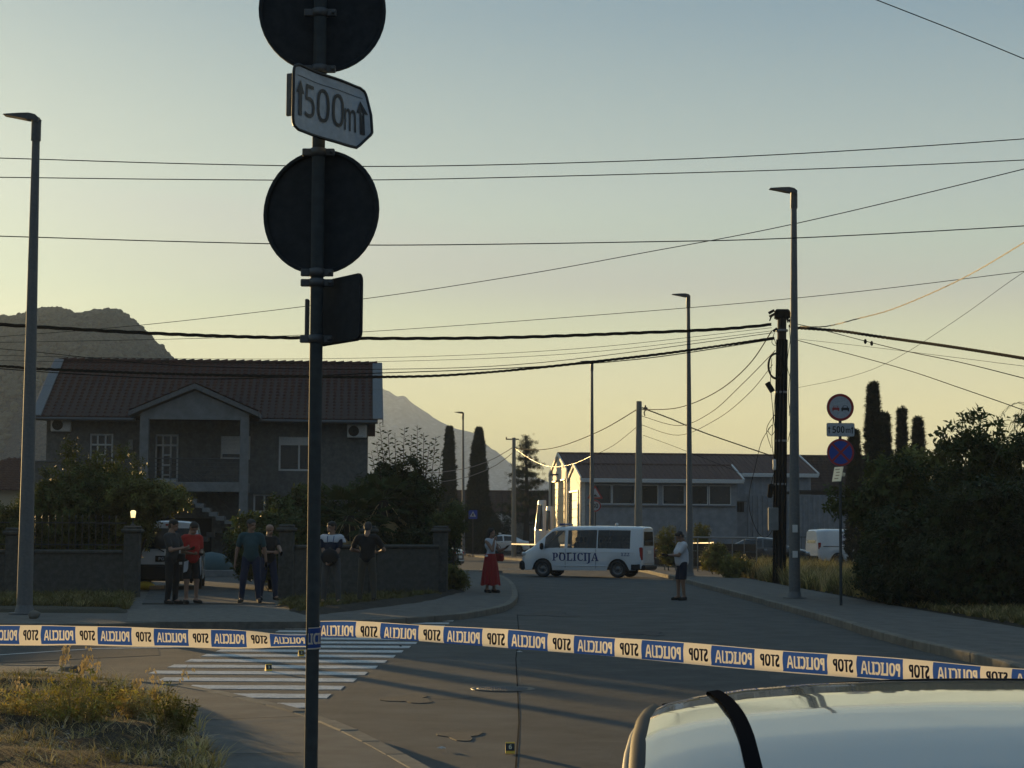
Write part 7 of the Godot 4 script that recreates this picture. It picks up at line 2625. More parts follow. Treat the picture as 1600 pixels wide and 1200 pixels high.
func build_signs() -> void:
	# the near post seen from behind its signs
	var d := 8.95
	var base := at(485.5, 1240, d)
	var up := (at(501, 20, d) - base)
	var axis := up.normalized()
	base = base - axis * ((base.y - 0.1) / axis.y)
	var t := thing("sign_post", "tall grey sign post in the foreground with the backs of two round signs", "sign post", base)
	var L := func(px: float, py: float, dz := 0.0) -> Vector3: return at(px, py, d - dz) - base
	var pole := MB.new()
	var top: Vector3 = L.call(502, -110)
	pole.tube([Vector3.ZERO, top * 0.5, top], 0.0305, 20)
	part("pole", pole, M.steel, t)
	var back := Basis(Vector3.UP, PI)
	var c1: Vector3 = L.call(504, 17, -0.06)
	var b1 := Basis(Vector3.UP, PI + 0.06) * Basis(Vector3.RIGHT, 0.0)
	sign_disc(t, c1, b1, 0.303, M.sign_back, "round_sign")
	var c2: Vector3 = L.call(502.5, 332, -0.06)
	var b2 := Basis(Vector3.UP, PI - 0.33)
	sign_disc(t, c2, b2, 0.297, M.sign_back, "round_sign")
	# stamped rims and bolts on the backs
	for q in [[c1, b1, 0.29], [c2, b2, 0.285]]:
		var rm := MB.new()
		var pts := []
		for k in 41:
			var a := TAU * k / 40
			pts.append(q[0] + q[1] * Vector3(cos(a) * q[2], sin(a) * q[2], -0.012))
		rm.tube(pts, 0.008, 6, false)
		part("rim_bead", rm, M.sign_back, t)
	for y in [L.call(500, 108).y, L.call(496, 238).y, L.call(494, 426).y, L.call(493, 442).y, L.call(491.5, 530).y, L.call(502, 20).y]:
		var f: float = y / top.y
		clamp_on(t, y, 0.0315, Vector3(top.x * f, 0, top.z * f))
	# bent distance plate facing the viewer, its right end farther away
	var n := 14
	var pl := MB.new()
	var w := 0.6
	var h := 0.3
	var yaw := Basis(Vector3.UP, 1.08)
	var o: Vector3 = L.call(514, 169, 0.09)
	var bend := func(x: float, y: float) -> float:     # dents: the right end curls back, worst at its foot
		var f := clampf((x - 0.1) / 0.2, 0.0, 1.0)
		return 0.055 * f * f * (0.9 - y * 1.6) - 0.02 * clampf((x - 0.16) / 0.14, 0, 1) * clampf((y - 0.02) / 0.1, 0, 1) + 0.006 * sin(x * 17.0)
	var rr := func(x: float, y: float) -> Vector3:
		var xx: float = x
		var yy: float = y
		var cx := w / 2 - 0.04
		var cy := h / 2 - 0.04
		if absf(x) > cx and absf(y) > cy:      # rounded corners
			var v := Vector2(absf(x) - cx, absf(y) - cy)
			var l := v.length()
			if l > 0.0:
				v = v / l * minf(l, 0.04)
			xx = signf(x) * (cx + v.x)
			yy = signf(y) * (cy + v.y)
		if xx > 0.2 and yy < -0.08:      # the lower right corner is folded off
			var cut := clampf((xx - 0.2) + (-0.08 - yy) - 0.09, 0, 1)
			xx -= cut * 0.5
			yy += cut * 0.5
		return o + yaw * Vector3(xx, yy, bend.call(xx, yy))
	pl.group(1)
	var rim := MB.new()
	rim.group(1)
	var bk := MB.new()
	var loop := []
	for i in n:
		for j in n:
			var x0 := -w / 2 + w * i / n
			var x1 := -w / 2 + w * (i + 1) / n
			var y0 := -h / 2 + h * j / n
			var y1 := -h / 2 + h * (j + 1) / n
			pl.quad_out(rr.call(x0, y0), rr.call(x1, y0), rr.call(x1, y1), rr.call(x0, y1), o - yaw.z)
	for i in n:
		loop.append(rr.call(-w / 2 + w * i / n, -h / 2))
	for i in n:
		loop.append(rr.call(w / 2, -h / 2 + h * i / n))
	for i in n:
		loop.append(rr.call(w / 2 - w * i / n, h / 2))
	for i in n + 1:
		loop.append(rr.call(-w / 2, h / 2 - h * i / n))
	var plate := part("distance_plate", pl, M.sign_white, t)
	rim.tube(loop, 0.0075, 6, false)
	part("rim", rim, M.sign_black, plate)
	# its figures and arrows follow the dents
	var tm := text_mesh("500", 0.152, "Droid Sans", 400, 0.0)
	bent_print(plate, tm, Vector2(-0.045, 0.0), 0.98, rr, yaw)
	bent_print(plate, text_mesh("m", 0.14, "Droid Sans", 400, 0.0), Vector2(0.165, -0.012), 0.62, rr, yaw)
	for sx in [-0.247, 0.247]:
		var ar := MB.new()
		var poly := arrow_poly(sx, 0.0, 0.165, 0.07)
		ar.group(-1)
		var ix := Geometry2D.triangulate_polygon(poly)
		for k in range(0, ix.size(), 3):
			var q := []
			for e in 3:
				q.append(rr.call(poly[ix[k + e]].x, poly[ix[k + e]].y) + yaw.z * 0.004)
			ar.tri_out(q[0], q[1], q[2], o - yaw.z)
		part("arrow", ar, M.sign_black, plate)
	var seam := MB.new()
	var sp := []
	for k in 13:
		sp.append(rr.call(-0.27 + k * 0.045, 0.1) + yaw.z * 0.002)
	seam.tube(sp, 0.0012, 4)
	part("film_seam", seam, M.steel_dark, plate)
	var br := MB.new()
	br.rbox(L.call(452.5, 148, 0.16), Vector3(0.016, 0.2, 0.03), 0.003, yaw)
	part("bracket", br, M.steel_dark, t)
	var br2 := MB.new()
	br2.rbox(L.call(482, 160, 0.06), Vector3(0.3, 0.03, 0.012), 0.003, yaw)
	part("bracket", br2, M.steel_dark, t)
	# lower plate seen from behind, turned almost edge on
	var lb := Basis(Vector3.UP, -0.98)
	var lx := Transform3D(lb * Basis(Vector3.UP, PI), L.call(516, 484, 0.0) + Vector3(0.0, 0, 0.0))
	var lp := MB.new()
	lp.prism(round_rect(0.42, 0.3, 0.035), -0.006, 0.006, Transform3D(lx.basis, lx.origin + lx.basis.z * 0.045))
	lp.prism(round_rect(0.435, 0.315, 0.04), -0.003, 0.003, Transform3D(lx.basis, lx.origin + lx.basis.z * 0.05))
	part("lower_plate", lp, M.sign_back, t)
	var l2 := MB.new()
	l2.rbox(L.call(480, 499, -0.12), Vector3(0.018, 0.19, 0.05), 0.003)
	part("bracket", l2, M.steel_dark, t)

	# post with no overtaking, 500 m and no stopping on the right
	var rb := gp(1314, 947, 0.1)
	rb.y = 0.1
	var rd := -rb.z
	var R := func(px: float, py: float, dz := 0.0) -> Vector3: return at(px, py, rd - dz) - rb
	var r := thing("road_sign", "post with no-overtaking, 500 m and no-stopping signs beside the right pavement", "road sign", rb)
	var rp := MB.new()
	rp.tube([Vector3.ZERO, R.call(1313, 760), R.call(1312.5, 617)], 0.033, 12)
	part("pole", rp, M.steel, r)
	var fb := Basis(Vector3.UP, 0.05)
	var a1: Vector3 = R.call(1313, 636.5, 0.06)
	sign_disc(r, a1, fb, 0.31, M.sign_white, "no_overtaking_sign")
	ring(r, a1, fb, 0.25, 0.306, M.sign_red, 0.006)
	for q in [[-0.105, M.sign_red, "red_car_symbol"], [0.11, M.sign_black, "black_car_symbol"]]:
		var cs := MB.new()
		var xf := Transform3D(fb, a1)
		var sc := 0.9 if q[0] < 0 else 1.0
		var car := PackedVector2Array()
		for p in [[-0.09, -0.045], [-0.09, 0.005], [-0.065, 0.015], [-0.05, 0.06], [0.05, 0.06], [0.065, 0.015], [0.09, 0.005], [0.09, -0.045], [0.085, -0.045], [0.085, -0.07], [0.055, -0.07], [0.055, -0.045], [-0.055, -0.045], [-0.055, -0.07], [-0.085, -0.07], [-0.085, -0.045]]:
			car.append(Vector2(p[0] * sc + q[0], p[1] * sc - 0.02))
		cs.prism(car, 0.0045, 0.007, xf)
		part(q[2], cs, q[1], r)
		var wi := MB.new()
		wi.prism(PackedVector2Array([Vector2(q[0] - 0.048 * sc, -0.005 * sc), Vector2(q[0] + 0.048 * sc, -0.005 * sc), Vector2(q[0] + 0.036 * sc, 0.03 * sc), Vector2(q[0] - 0.036 * sc, 0.03 * sc)]), 0.0075, 0.009, xf)
		part("symbol_window", wi, M.sign_white, r)
	plate_500(r, Transform3D(fb, R.call(1313.5, 671.5, 0.06)), 0.625, 0.295)
	var a2: Vector3 = R.call(1313.5, 707, 0.06)
	sign_disc(r, a2, fb, 0.31, M.sign_blue, "no_stopping_sign")
	ring(r, a2, fb, 0.262, 0.306, M.sign_red, 0.006)
	for s in [-1.0, 1.0]:
		var bar := MB.new()
		bar.box(a2 + fb.z * (0.008 + 0.001 * s), Vector3(0.53, 0.05, 0.003), fb * Basis(Vector3.BACK, s * PI / 4))
		part("cross_bar", bar, M.sign_red, r)
	for y in [636, 671, 707]:
		clamp_on(r, R.call(1313, y).y, 0.034, Vector3(R.call(1313, y).x, 0, 0))
	var nt := thing("notice_board", "small sunlit cream notice board on the post below the no-stopping sign", "notice board", rb + R.call(1309, 741, 0.05))
	var nb := MB.new()
	var nby := Basis(Vector3.UP, -1.28) * Basis(Vector3.RIGHT, -0.2)
	nb.rbox(Vector3.ZERO, Vector3(0.44, 0.34, 0.02), 0.012, nby)
	nb.rbox(Vector3(0.1, 0, 0) + nby.z * -0.03, Vector3(0.08, 0.08, 0.06), 0.01, nby)
	part("board", nb, M.notice, nt)
	var nl := MB.new()
	for k in 4:
		nl.box(nby * Vector3(rv(-0.04, 0.04), 0.11 - k * 0.07, 0.012), Vector3(rv(0.16, 0.3), 0.022, 0.002), nby)
	part("print", nl, mat("print_brown", lin(0.35, 0.25, 0.14), 0.6), nt)

	# hump warning triangle over a 30 sign
	var sb := at(930, 880, 99.0)
	sb.y = 0.1
	var S := func(px: float, py: float, dz := 0.0) -> Vector3: return at(px, py, 99.0 - dz) - sb
	var sg := thing("road_sign", "red-edged hump warning triangle above a round 30 sign in front of the warehouse", "road sign", sb)
	var sp2 := MB.new()
	sp2.tube([Vector3.ZERO, S.call(930.5, 758)], 0.035, 8)
	part("pole", sp2, M.steel, sg)
	var tri := func(s: float) -> PackedVector2Array: return PackedVector2Array([Vector2(0, s * 0.577 * 1.0), Vector2(-s * 0.5, -s * 0.289), Vector2(s * 0.5, -s * 0.289)])
	var tc: Vector3 = S.call(930, 772, 0.08)
	for q in [[0.8, -0.01, 0.0, M.sign_red, "warning_triangle"], [0.56, 0.002, 0.006, M.sign_white, "triangle_field"]]:
		var m := MB.new()
		m.prism(tri.call(q[0]), q[1], q[2], Transform3D(Basis(), tc))
		part(q[4], m, q[3], sg)
	var hump := MB.new()
	hump.prism(PackedVector2Array([Vector2(-0.18, -0.13), Vector2(0.18, -0.13), Vector2(0.1, -0.1), Vector2(0.0, 0.0), Vector2(-0.1, -0.1)]), 0.007, 0.009, Transform3D(Basis(), tc))
	part("hump_symbol", hump, M.sign_black, sg)
	var c30: Vector3 = S.call(930, 790.5, 0.08)
	sign_disc(sg, c30, Basis(), 0.31, M.sign_white, "speed_sign")
	ring(sg, c30, Basis(), 0.235, 0.3, M.sign_red, 0.006)
	lettering("lettering", "30", 0.24, M.sign_black, sg, Transform3D(Basis(), c30 + Vector3(0, 0, 0.008)), "Droid Sans", 0.9)
	# far pedestrian crossing sign
	var cb := at(739, 862, 124.0)
	cb.y = 0.1
	var C := func(px: float, py: float) -> Vector3: return at(px, py, 124.0) - cb
	var cr := thing("crossing_sign", "small square blue crossing sign with a white triangle at the far junction", "road sign", cb)
	var cm := MB.new()
	cm.tube([Vector3.ZERO, C.call(739, 797)], 0.03, 6)
	part("pole", cm, M.steel, cr)
	var cp := MB.new()
	cp.prism(round_rect(0.56, 0.56, 0.04), 0.04, 0.06, Transform3D(Basis(), C.call(739, 804)))
	part("plate", cp, M.sign_blue, cr)
	var ct := MB.new()
	ct.prism(tri.call(0.4), 0.062, 0.066, Transform3D(Basis(), C.call(739, 804.5)))
	part("triangle", ct, M.sign_white, cr)
	var cw := MB.new()
	cw.prism(PackedVector2Array([Vector2(-0.02, 0.1), Vector2(0.03, 0.1), Vector2(0.06, -0.08), Vector2(0.02, -0.08), Vector2(0.0, 0.0), Vector2(-0.04, -0.08), Vector2(-0.08, -0.08)]), 0.068, 0.07, Transform3D(Basis(), C.call(739, 804.5)))
	part("walker_symbol", cw, M.sign_black, cr)

func bent_print(parent: Node, tm: TextMesh, at_: Vector2, squeeze: float, rr: Callable, yaw: Basis) -> void:   # flat letters laid on the dented plate
	var a := tm.get_mesh_arrays()
	var v: PackedVector3Array = a[Mesh.ARRAY_VERTEX]
	var ix: PackedInt32Array = a[Mesh.ARRAY_INDEX]
	var mb := MB.new()
	mb.group(-1)
	for i in range(0, ix.size(), 3):
		var q := []
		for k in 3:
			var p := v[ix[i + k]]
			q.append(rr.call(at_.x + p.x * squeeze, at_.y + p.y) + yaw.z * 0.004)
		mb.tri_out(q[0], q[1], q[2], q[0] - yaw.z)
	part("lettering", mb, M.sign_black, parent)


# ---------------------------------------------------------------- police tape
func tape_material() -> StandardMaterial3D:
	var w := 1024
	var h := 256
	var im := Image.create_empty(w, h, true, Image.FORMAT_RGB8)
	im.fill(Color(0.93, 0.90, 0.83))
	for y in range(10, h - 16):
		var cv := 14.0 * sin(float(y) / h * PI)
		im.fill_rect(Rect2i(int(8 + cv), y, int(620), 1), Color(0.2, 0.35, 0.66))
	var pale := Color(0.93, 0.90, 0.83)
	for dx in [-4, 0, 4]:
		print_text(im, "STOP", Rect2(690 + dx, 64, 270, 132), Color(0.04, 0.06, 0.14))
		print_text(im, "POLICI", Rect2(62 + dx, 66, 370, 132), pale)
	print_text(im, "J", Rect2(440, 66, 42, 132), pale)
	print_text(im, "A", Rect2(490, 66, 92, 132), pale)

	im.generate_mipmaps()
	var m := StandardMaterial3D.new()
	m.resource_name = "tape"
	m.albedo_texture = ImageTexture.create_from_image(im)
	m.roughness = 0.35
	m.backlight_enabled = true
	m.backlight = Color(0.95, 0.95, 0.95)
	return m

func ribbon(line: Array, sect: Callable, u0: float, period: float) -> MB:   # sect(t) -> the strip's section as [offset, v] pairs across it
	var mb := MB.new()
	mb.group(1)
	var u := u0
	for i in line.size() - 1:
		var a: Array = sect.call(float(i) / (line.size() - 1))
		var b: Array = sect.call(float(i + 1) / (line.size() - 1))
		var u1: float = u + line[i].distance_to(line[i + 1]) / period
		for k in a.size() - 1:
			mb.quad_uv([line[i] + a[k][0], line[i + 1] + b[k][0], line[i + 1] + b[k + 1][0], line[i] + a[k + 1][0]], [Vector2(-u, a[k][1]), Vector2(-u1, b[k][1]), Vector2(-u1, b[k + 1][1]), Vector2(-u, a[k + 1][1])])
		u = u1
	return mb

func build_tape() -> void:
	var m := tape_material()
	var left := []
	for q in [[-1300, 980, 12.0], [-420, 989, 10.3], [-200, 991, 9.95], [0, 992.5, 9.6], [120, 993, 9.45], [250, 996, 9.28], [380, 999, 9.1], [440, 1001, 9.03], [484, 1001, 8.98]]:
		left.append(at(q[0], q[1], q[2]))
	var ls := spline(left, 0.02)
	var hh := 0.05
	single("police_tape", ribbon(ls, func(t: float) -> Array:
		var tw := 0.25 * sin(t * 9.0) + 0.9 * smoothstep(0.9, 1.0, t)
		var fl := 0.007 * sin(t * 71.0) + 0.006 * sin(t * 23.0 + 1.0)
		tw += 0.16 * sin(t * 37.0) + 0.1 * sin(t * 91.0)
		return [[Vector3(0, hh * cos(tw), hh * sin(tw)), 0.0], [Vector3(0, 0.004, fl), 0.5], [Vector3(0, -hh * cos(tw), -hh * sin(tw) * 0.5), 1.0]], -0.12, 0.318), m, "blue and white police tape stretched from the left edge to the sign post", "police tape", Vector3.ZERO, "police tape across the corner")
	var right := []
	for q in [[500, 986, 8.98], [560, 987, 8.92], [700, 994, 8.75], [900, 1008, 8.5], [1100, 1024, 8.25], [1300, 1039, 8.0], [1500, 1055, 7.75], [1700, 1071, 7.5], [2000, 1094, 7.1], [3000, 1170, 5.9]]:
		right.append(at(q[0], q[1], q[2]))
	var rs := spline(right, 0.02)
	single("police_tape", ribbon(rs, func(t: float) -> Array:
		var open := smoothstep(0.0, 0.45, t)
		var fold := lerpf(0.33, 0.17, open) + 0.02 * sin(t * 31.0)
		var low := -hh + 0.1 * fold
		return [[Vector3(0, hh * 0.92 + 0.0025 * sin(t * 47.0), -0.006), 0.0], [Vector3(0, 0.01, 0.007 * sin(t * 60.0) + 0.006 * sin(t * 133.0)), 0.46], [Vector3(0, low, 0.004), 1.0 - fold * 1.0], [Vector3(0, low - 0.014, -0.022 - 0.02 * (1.0 - open)), minf(1.0, 1.0 - fold + 0.2)]], 0.42, 0.318), m, "blue and white police tape stretched from the sign post behind the silver car", "police tape", Vector3.ZERO, "police tape across the corner")
	var wrap := []
	var c := at(490, 994, 8.95)
	for k in 25:
		var a := TAU * k / 24 + PI
		wrap.append(c + Vector3(cos(a) * 0.0335, -0.012 * k / 24.0, sin(a) * 0.0335))
	single("tape_wrap", ribbon(wrap, func(_t: float) -> Array: return [[Vector3(0, hh, 0), 0.0], [Vector3(0, -hh, 0), 1.0]], 0.2, 0.318), m, "turn of police tape knotted round the sign post", "police tape")


# ---------------------------------------------------------------- dry verge, grasses, weeds
func blade_tuft(n: int, h: float, w: float, lean: float) -> ArrayMesh:
	var mb := MB.new()
	mb.group(-1)
	for k in n:
		var a := rv(0, TAU)
		var r := rv(0, 0.06)
		var b := Vector3(cos(a) * r, 0, sin(a) * r)
		var hh := h * rv(0.5, 1.1)
		var d := Vector3(cos(a) * lean * rv(0.2, 1.2), 1, sin(a) * lean * rv(0.2, 1.2)).normalized()
		var s := Vector3(-sin(a), 0, cos(a)) * w
		var m := b + d * hh * 0.55
		var e := b + d * hh + Vector3(cos(a), -0.35, sin(a)) * hh * lean * 0.5
		mb.tri(b - s, b + s, m + s * 0.7)
		mb.tri(b - s, m + s * 0.7, m - s * 0.7)
		mb.tri(m - s * 0.7, m + s * 0.7, e)
	return mb.mesh()

func scatter(called: String, tuft: Mesh, m: Material, poly: PackedVector2Array, n: int, y: float, size: Vector2, parent: Node, keep := 0.0, tone := Vector3.ONE) -> Node:
	var lo := poly[0]
	var hi := poly[0]
	for p in poly:
		lo = lo.min(p)
		hi = hi.max(p)
	var nz := FastNoiseLite.new()
	nz.seed = n
	nz.frequency = 0.5
	var pl := []
	var ti := []
	var tries := 0
	while pl.size() < n and tries < n * 6:
		tries += 1
		var p := Vector2(rv(lo.x, hi.x), rv(lo.y, hi.y))
		if not Geometry2D.is_point_in_polygon(p, poly) or nz.get_noise_2d(p.x, p.y) < keep + rv(-0.3, 0.1):
			continue
		var s := rv(size.x, size.y)
		pl.append(Transform3D(Basis(Vector3.UP, rv(0, TAU)) * Basis(Vector3.RIGHT, rv(-0.25, 0.25)) * Basis.from_scale(Vector3(s, s * rv(0.7, 1.2), s)), Vector3(p.x, y, p.y)))
		var v := rv(0.55, 1.35)
		ti.append(Color(v * tone.x, v * tone.y * rv(0.85, 1.05), v * tone.z * rv(0.7, 1.0)))
	return multi(called, tuft, m, pl, ti, parent)

func grass_bed(called: String, label: String, poly: Array, specs: Array) -> void:   # specs: [tuft, material, count, y, size]
	var o := Node3D.new()
	o.name = numbered(called)
	add_child(o)
	o.set_meta("kind", "stuff")
	tag(o, label, "grass")
	for s in specs:
		scatter("tufts", s[0], s[1], poly_ground(poly), s[2], s[3], s[4], o, s[5] if s.size() > 5 else -0.4)

func weed(called: String, label: String, where: Vector3, n: int, h: float, spread: float, m: Material, leafy: Mesh, oats: int, group := "") -> void:
	var t := thing(called, label, "weed", where, 0.0, group)
	var st := MB.new()
	var pl := []
	var ti := []
	for k in n:
		var a := rv(0, TAU)
		var r := spread * sqrt(rv(0, 1))
		var b := Vector3(cos(a) * r * 0.45, -0.02, sin(a) * r * 0.45)
		var hh := h * rv(0.45, 1.05) * (1.0 - 0.3 * r / spread)
		var e := Vector3(cos(a) * r * 1.2, hh, sin(a) * r * 1.2)
		st.tube([b, b.lerp(e, 0.5) + Vector3(0, hh * 0.08, 0), e], [0.004, 0.003, 0.0015], 3, false)
		for j in 8:
			var f := rv(0.12, 1.0)
			pl.append(Transform3D(any_basis() * Basis.from_scale(Vector3.ONE * rv(0.5, 1.0)), b.lerp(e, f) + Vector3(rv(-0.02, 0.02), 0, rv(-0.02, 0.02))))
			var v := rv(0.6, 1.5)
			ti.append(Color(v * rv(0.9, 1.2), v, v * rv(0.6, 0.9)))
	stuff(part("stems", st, M.stem, t))
	multi("foliage", leafy, m, pl, ti, t)
	if oats:
		var ear := MB.new()
		var stalk := MB.new()
		ear.group(-1)
		for k in oats:
			var a := rv(-0.9, 0.9)
			var lean := Vector3(rv(0.05, 0.5), 1, rv(-0.2, 0.2)).normalized()
			var b := Vector3(a * 0.12 - 0.02, h * 0.4, rv(-0.1, 0.1))
			var e := b + lean * h * rv(0.75, 1.05)
			stalk.tube([b, b.lerp(e, 0.5), e], 0.002, 3, false)
			for j in 9:
				var p := b.lerp(e, rv(0.66, 1.0)) + Vector3(rv(-0.03, 0.05), rv(-0.03, 0.01), rv(-0.03, 0.03))
				var d := Vector3(rv(-0.5, 0.5), -1, rv(-0.5, 0.5)).normalized()
				var s := d.cross(Vector3(0.3, 0.2, 1)).normalized() * 0.0085
				var z := d.cross(s)
				var l := rv(0.03, 0.046)
				ear.tri(p, p + d * l * 0.4 + s, p + d * l)
				ear.tri(p, p + d * l, p + d * l * 0.4 - s)
				ear.tri(p, p + d * l * 0.4 + z, p + d * l)
		stuff(part("oat_ears", ear, M.oat, t))
		stuff(part("stalks", stalk, M.stem, t))

func build_verge() -> void:
	var dry := blade_tuft(16, 0.16, 0.0035, 0.9)
	var flat := blade_tuft(14, 0.11, 0.004, 2.4)
	var tall := blade_tuft(22, 0.5, 0.005, 0.45)
	var lush := blade_tuft(20, 0.22, 0.006, 0.7)
	var vp := []
	for p in verge_poly:
		vp.append(Vector3(p.x, 0, clampf(p.y, -26, -10.5)))
	grass_bed("dry_grass", "dry yellow grass and straw over the verge in the lower left corner", vp, [[dry, M.straw, 5200, 0.17, Vector2(0.4, 1.1), -0.1], [flat, M.straw, 9000, 0.17, Vector2(0.4, 1.1), -0.2], [dry, M.grass, 1500, 0.17, Vector2(0.4, 1.0), 0.1]])
	var spray := leaf_spray(7, 0.045, 0.009, 0.8, 0.07, 0.0)
	weed("weed", "bushy yellow-green weed clump with glinting oat ears in the lower left", gp(112, 1128, 0.2), 60, 0.46, 0.4, M.weed_leaf, spray, 10, "weeds on the verge")
	weed("weed", "dry reddish weed clump left of the thin green stalk by the near pavement", gp(222, 1122, 0.2), 36, 0.3, 0.24, M.straw, spray, 4, "weeds on the verge")
	weed("weed", "dark green upright weed at the edge of the near pavement", gp(272, 1148, 0.2), 26, 0.38, 0.15, M.grass, spray, 1, "weeds on the verge")
	weed("weed", "low green weed between the bushy clump and the reddish clump", gp(172, 1108, 0.2), 22, 0.2, 0.18, M.grass, spray, 0, "weeds on the verge")
	weed("weed", "sparse dry weed patch at the left edge of the view", gp(30, 1120, 0.2), 30, 0.24, 0.3, M.straw, spray, 2, "weeds on the verge")
	# strips along the far walls
	grass_bed("grass_strip", "dark grass along the foot of the wall left of the driveway", [gp(-60, 950, 0.12), gp(200, 952, 0.12), gp(208, 932, 0.12), gp(-60, 935, 0.12)], [[lush, M.grass, 1600, 0.12, Vector2(0.6, 1.4)], [dry, M.straw, 300, 0.12, Vector2(0.8, 1.4)]])
	grass_bed("grass_strip", "dark weeds along the foot of the wall behind the sign post", [gp(436, 946, 0.12), gp(474, 960, 0.12), gp(520, 950, 0.12), gp(690, 930, 0.12), gp(686, 926, 0.12), gp(455, 938, 0.12)], [[lush, M.grass, 700, 0.12, Vector2(0.5, 1.2)]])
	# tall dry grass behind the right pavement
	grass_bed("tall_grass", "tall golden grass between the board fence and the right pavement", [Vector3(8.5, 0, -88), Vector3(13.5, 0, -88), Vector3(12.5, 0, -62), Vector3(8.6, 0, -56)], [[tall, M.grass, 1500, 0.1, Vector2(0.7, 1.5)], [tall, M.straw, 1300, 0.1, Vector2(0.7, 1.6)]])
	grass_bed("tall_grass", "golden grass in front of the white panel van by the bushes", [Vector3(8.6, 0, -56), Vector3(16.0, 0, -82), Vector3(20.0, 0, -82), Vector3(14.0, 0, -49), Vector3(9.0, 0, -44)], [[tall, M.grass, 2000, 0.1, Vector2(0.6, 1.3)], [tall, M.straw, 1100, 0.1, Vector2(0.6, 1.3)]])
	grass_bed("grass_strip", "low grass between the right pavement and the bushes", [Vector3(8.7, 0, -48), Vector3(14.5, 0, -46), Vector3(14.0, 0, -33), Vector3(9.3, 0, -30)], [[lush, M.grass, 2400, 0.1, Vector2(0.5, 1.2)], [dry, M.straw, 600, 0.1, Vector2(0.8, 1.6)]])
	for q in [[1045, 868, 83.0, 1.7, "leafy weed in front of the board fence left of the man in white"], [1115, 872, 76.0, 1.1, "yellow-green weed patch right of the man in white"], [1150, 876, 70.0, 0.9, "weed clump at the foot of the wooden pole"], [1098, 850, 90.0, 2.4, "slim green shrub behind the board fence by the street lamp"]]:
		bush("roadside_weed", q[4], "weed", foot(q[0], q[2]), clump_ball(Vector3(0, q[3] * 0.5, 0), Vector3(0.42, q[3] * 0.45, 0.4), 12, 0.26), leaf_spray(8, 0.09, 0.022, 1.0, 0.16), M.leaf_olive, 50, Vector2(0.8, 1.4), [Vector3(0, q[3] * 0.8, 0)], 0.02)


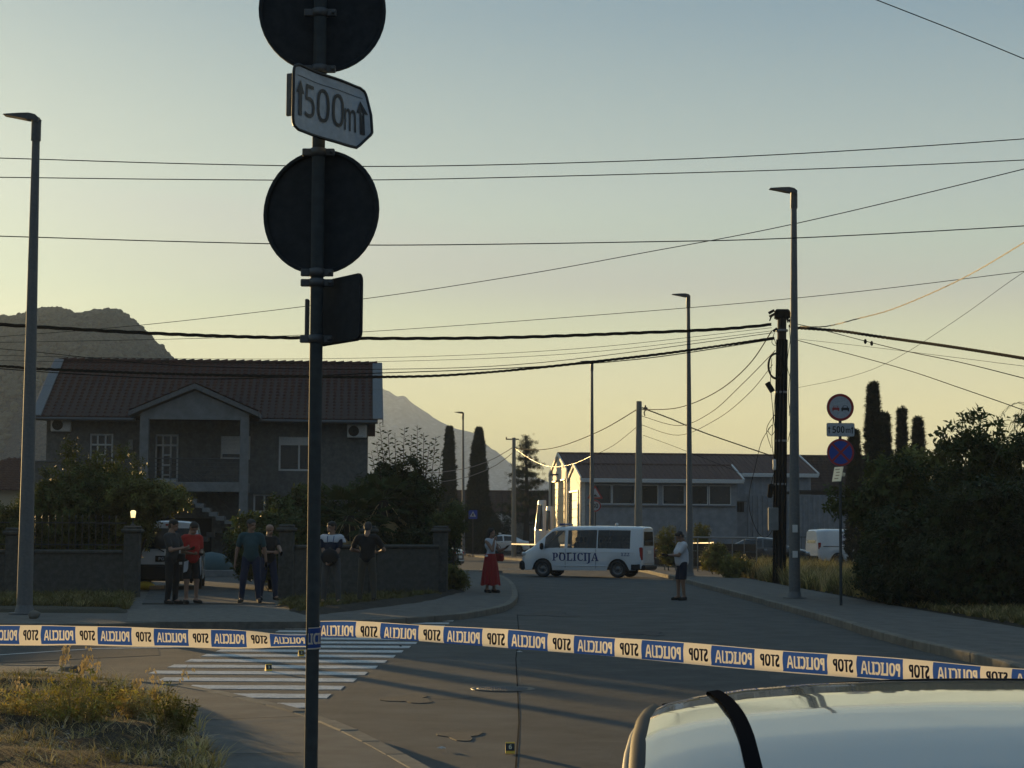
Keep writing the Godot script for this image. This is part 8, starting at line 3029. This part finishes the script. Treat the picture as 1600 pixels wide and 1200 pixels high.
# ---------------------------------------------------------------- small things on the road
func build_small() -> void:
	for q in [[797, 1176, "6", 0.02, "evidence marker number 6 on the road beside the silver car"], [419, 1048, "3", 0.35, "evidence marker on the zebra crossing left of the sign post, nearer one"], [470, 1025, "2", 0.35, "evidence marker touching the sign post's left edge, farther one"]]:
		var t := thing("evidence_marker", q[4], "evidence marker", gp(q[0], q[1], 0.009), q[3], "evidence markers on the road")
		var s := 1.1
		var mb := MB.new()
		mb.prism(PackedVector2Array([Vector2(0.075, 0), Vector2(0.028, 0.105), Vector2(0.016, 0.112), Vector2(-0.055, 0)]), -0.045 * s, 0.045 * s, Transform3D(Basis(Vector3.BACK, Vector3.UP, Vector3.LEFT), Vector3.ZERO))
		part("stand", mb, M.sign_yellow, t)
		var nrm := Vector3(0, 0.047, 0.105).normalized()
		var fb := Basis(Vector3.RIGHT, nrm.cross(Vector3.RIGHT), nrm)
		var c := Vector3(0, 0.062, 0.0478) + nrm * 0.0025
		var pl := MB.new()
		pl.box(c, Vector3(0.084 * s, 0.078, 0.003), fb)
		part("number_plate", pl, M.sign_black, t)
		t.scale = Vector3.ONE * 0.74
		lettering("lettering", q[2], 0.045, M.sign_yellow_pale, t, Transform3D(fb, c + nrm * 0.003), "Droid Sans", 1.0, 0.001)
	# manhole cover whose studs catch the light
	var mc := thing("manhole_cover", "round iron manhole cover with glinting studs in the middle of the road", "manhole cover", gp(786, 1077, 0.0))
	var ri := MB.new()
	ri.lathe([Vector2(0.35, 0.001), Vector2(0.35, 0.009), Vector2(0.3, 0.01), Vector2(0.3, 0.004)], 36)
	part("frame", ri, M.iron_road, mc)
	var cv := MB.new()
	cv.lathe([Vector2(0.295, 0.002), Vector2(0.295, 0.0085), Vector2(0.0, 0.0085)], 36)
	part("cover", cv, M.iron_road, mc)
	var su := MB.new()
	for i in range(-7, 8):
		for j in range(-7, 8):
			var p := Vector2(i * 0.04 + (0.02 if j % 2 else 0.0), j * 0.04)
			if p.length() < 0.28:
				su.ball(Vector3(p.x, 0.009, p.y), Vector3(0.013, 0.006, 0.013), 6, 4)
	stuff(part("studs", su, M.rim, mc))
	for q in [[690, 1171, "crumpled white paper scrap on the road near the kerb", 0.05], [812, 1019.5, "small white scrap on the road beyond the police tape", 0.06], [269, 1167, "white cigarette packet scrap on the dry verge", 0.04], [626, 1011, "small dark stone at the end of the zebra crossing", 0.03]]:
		var sc := MB.new()
		sc.group(-1)
		var c := Vector3(0, 0.014, 0)
		for k in 7:
			var a := TAU * k / 7
			var b := TAU * (k + 1) / 7
			var ra: float = q[3] * (0.6 + 0.4 * sin(k * 2.3))
			var rb: float = q[3] * (0.6 + 0.4 * sin(((k + 1) % 7) * 2.3))
			sc.tri(c + Vector3(0, 0.012, 0), Vector3(cos(a) * ra, 0.004 + 0.012 * absf(sin(k * 1.7)), sin(a) * ra * 0.6), Vector3(cos(b) * rb, 0.004 + 0.012 * absf(sin(((k + 1) % 7) * 1.7)), sin(b) * rb * 0.6))
		var stone: bool = q[3] == 0.03
		single("stone" if stone else "paper_scrap", sc, M.tar if stone else M.plate_white, q[2], "stone" if stone else "scrap", gp(q[0], q[1], 0.19 if q[0] == 269 else 0.006))
	# crumbs of gravel along the kerb edges and on the verge
	var peb := MB.new()
	peb.ball(Vector3.ZERO, Vector3(1, 0.7, 0.85), 6, 4)
	var pl2 := []
	var ti := []
	for k in 420:
		var x := rv(0, 1)
		var p := gp(lerpf(20, 330, x), lerpf(1075, 1200, rv(0, 1)), 0.2)
		if not Geometry2D.is_point_in_polygon(Vector2(p.x, p.z), verge_poly):
			continue
		var s := rv(0.008, 0.03)
		pl2.append(Transform3D(any_basis() * Basis.from_scale(Vector3(s, s, s)), p))
		var v := rv(0.6, 1.4)
		ti.append(Color(v, v, v))
	var pm := mat("pebble", lin(0.16, 0.15, 0.13), 0.9)
	pm.vertex_color_use_as_albedo = true
	var pn := multi("pebbles", peb.mesh(), pm, pl2, ti, self)
	tag(pn, "loose pebbles among the dry grass in the lower left", "pebbles")
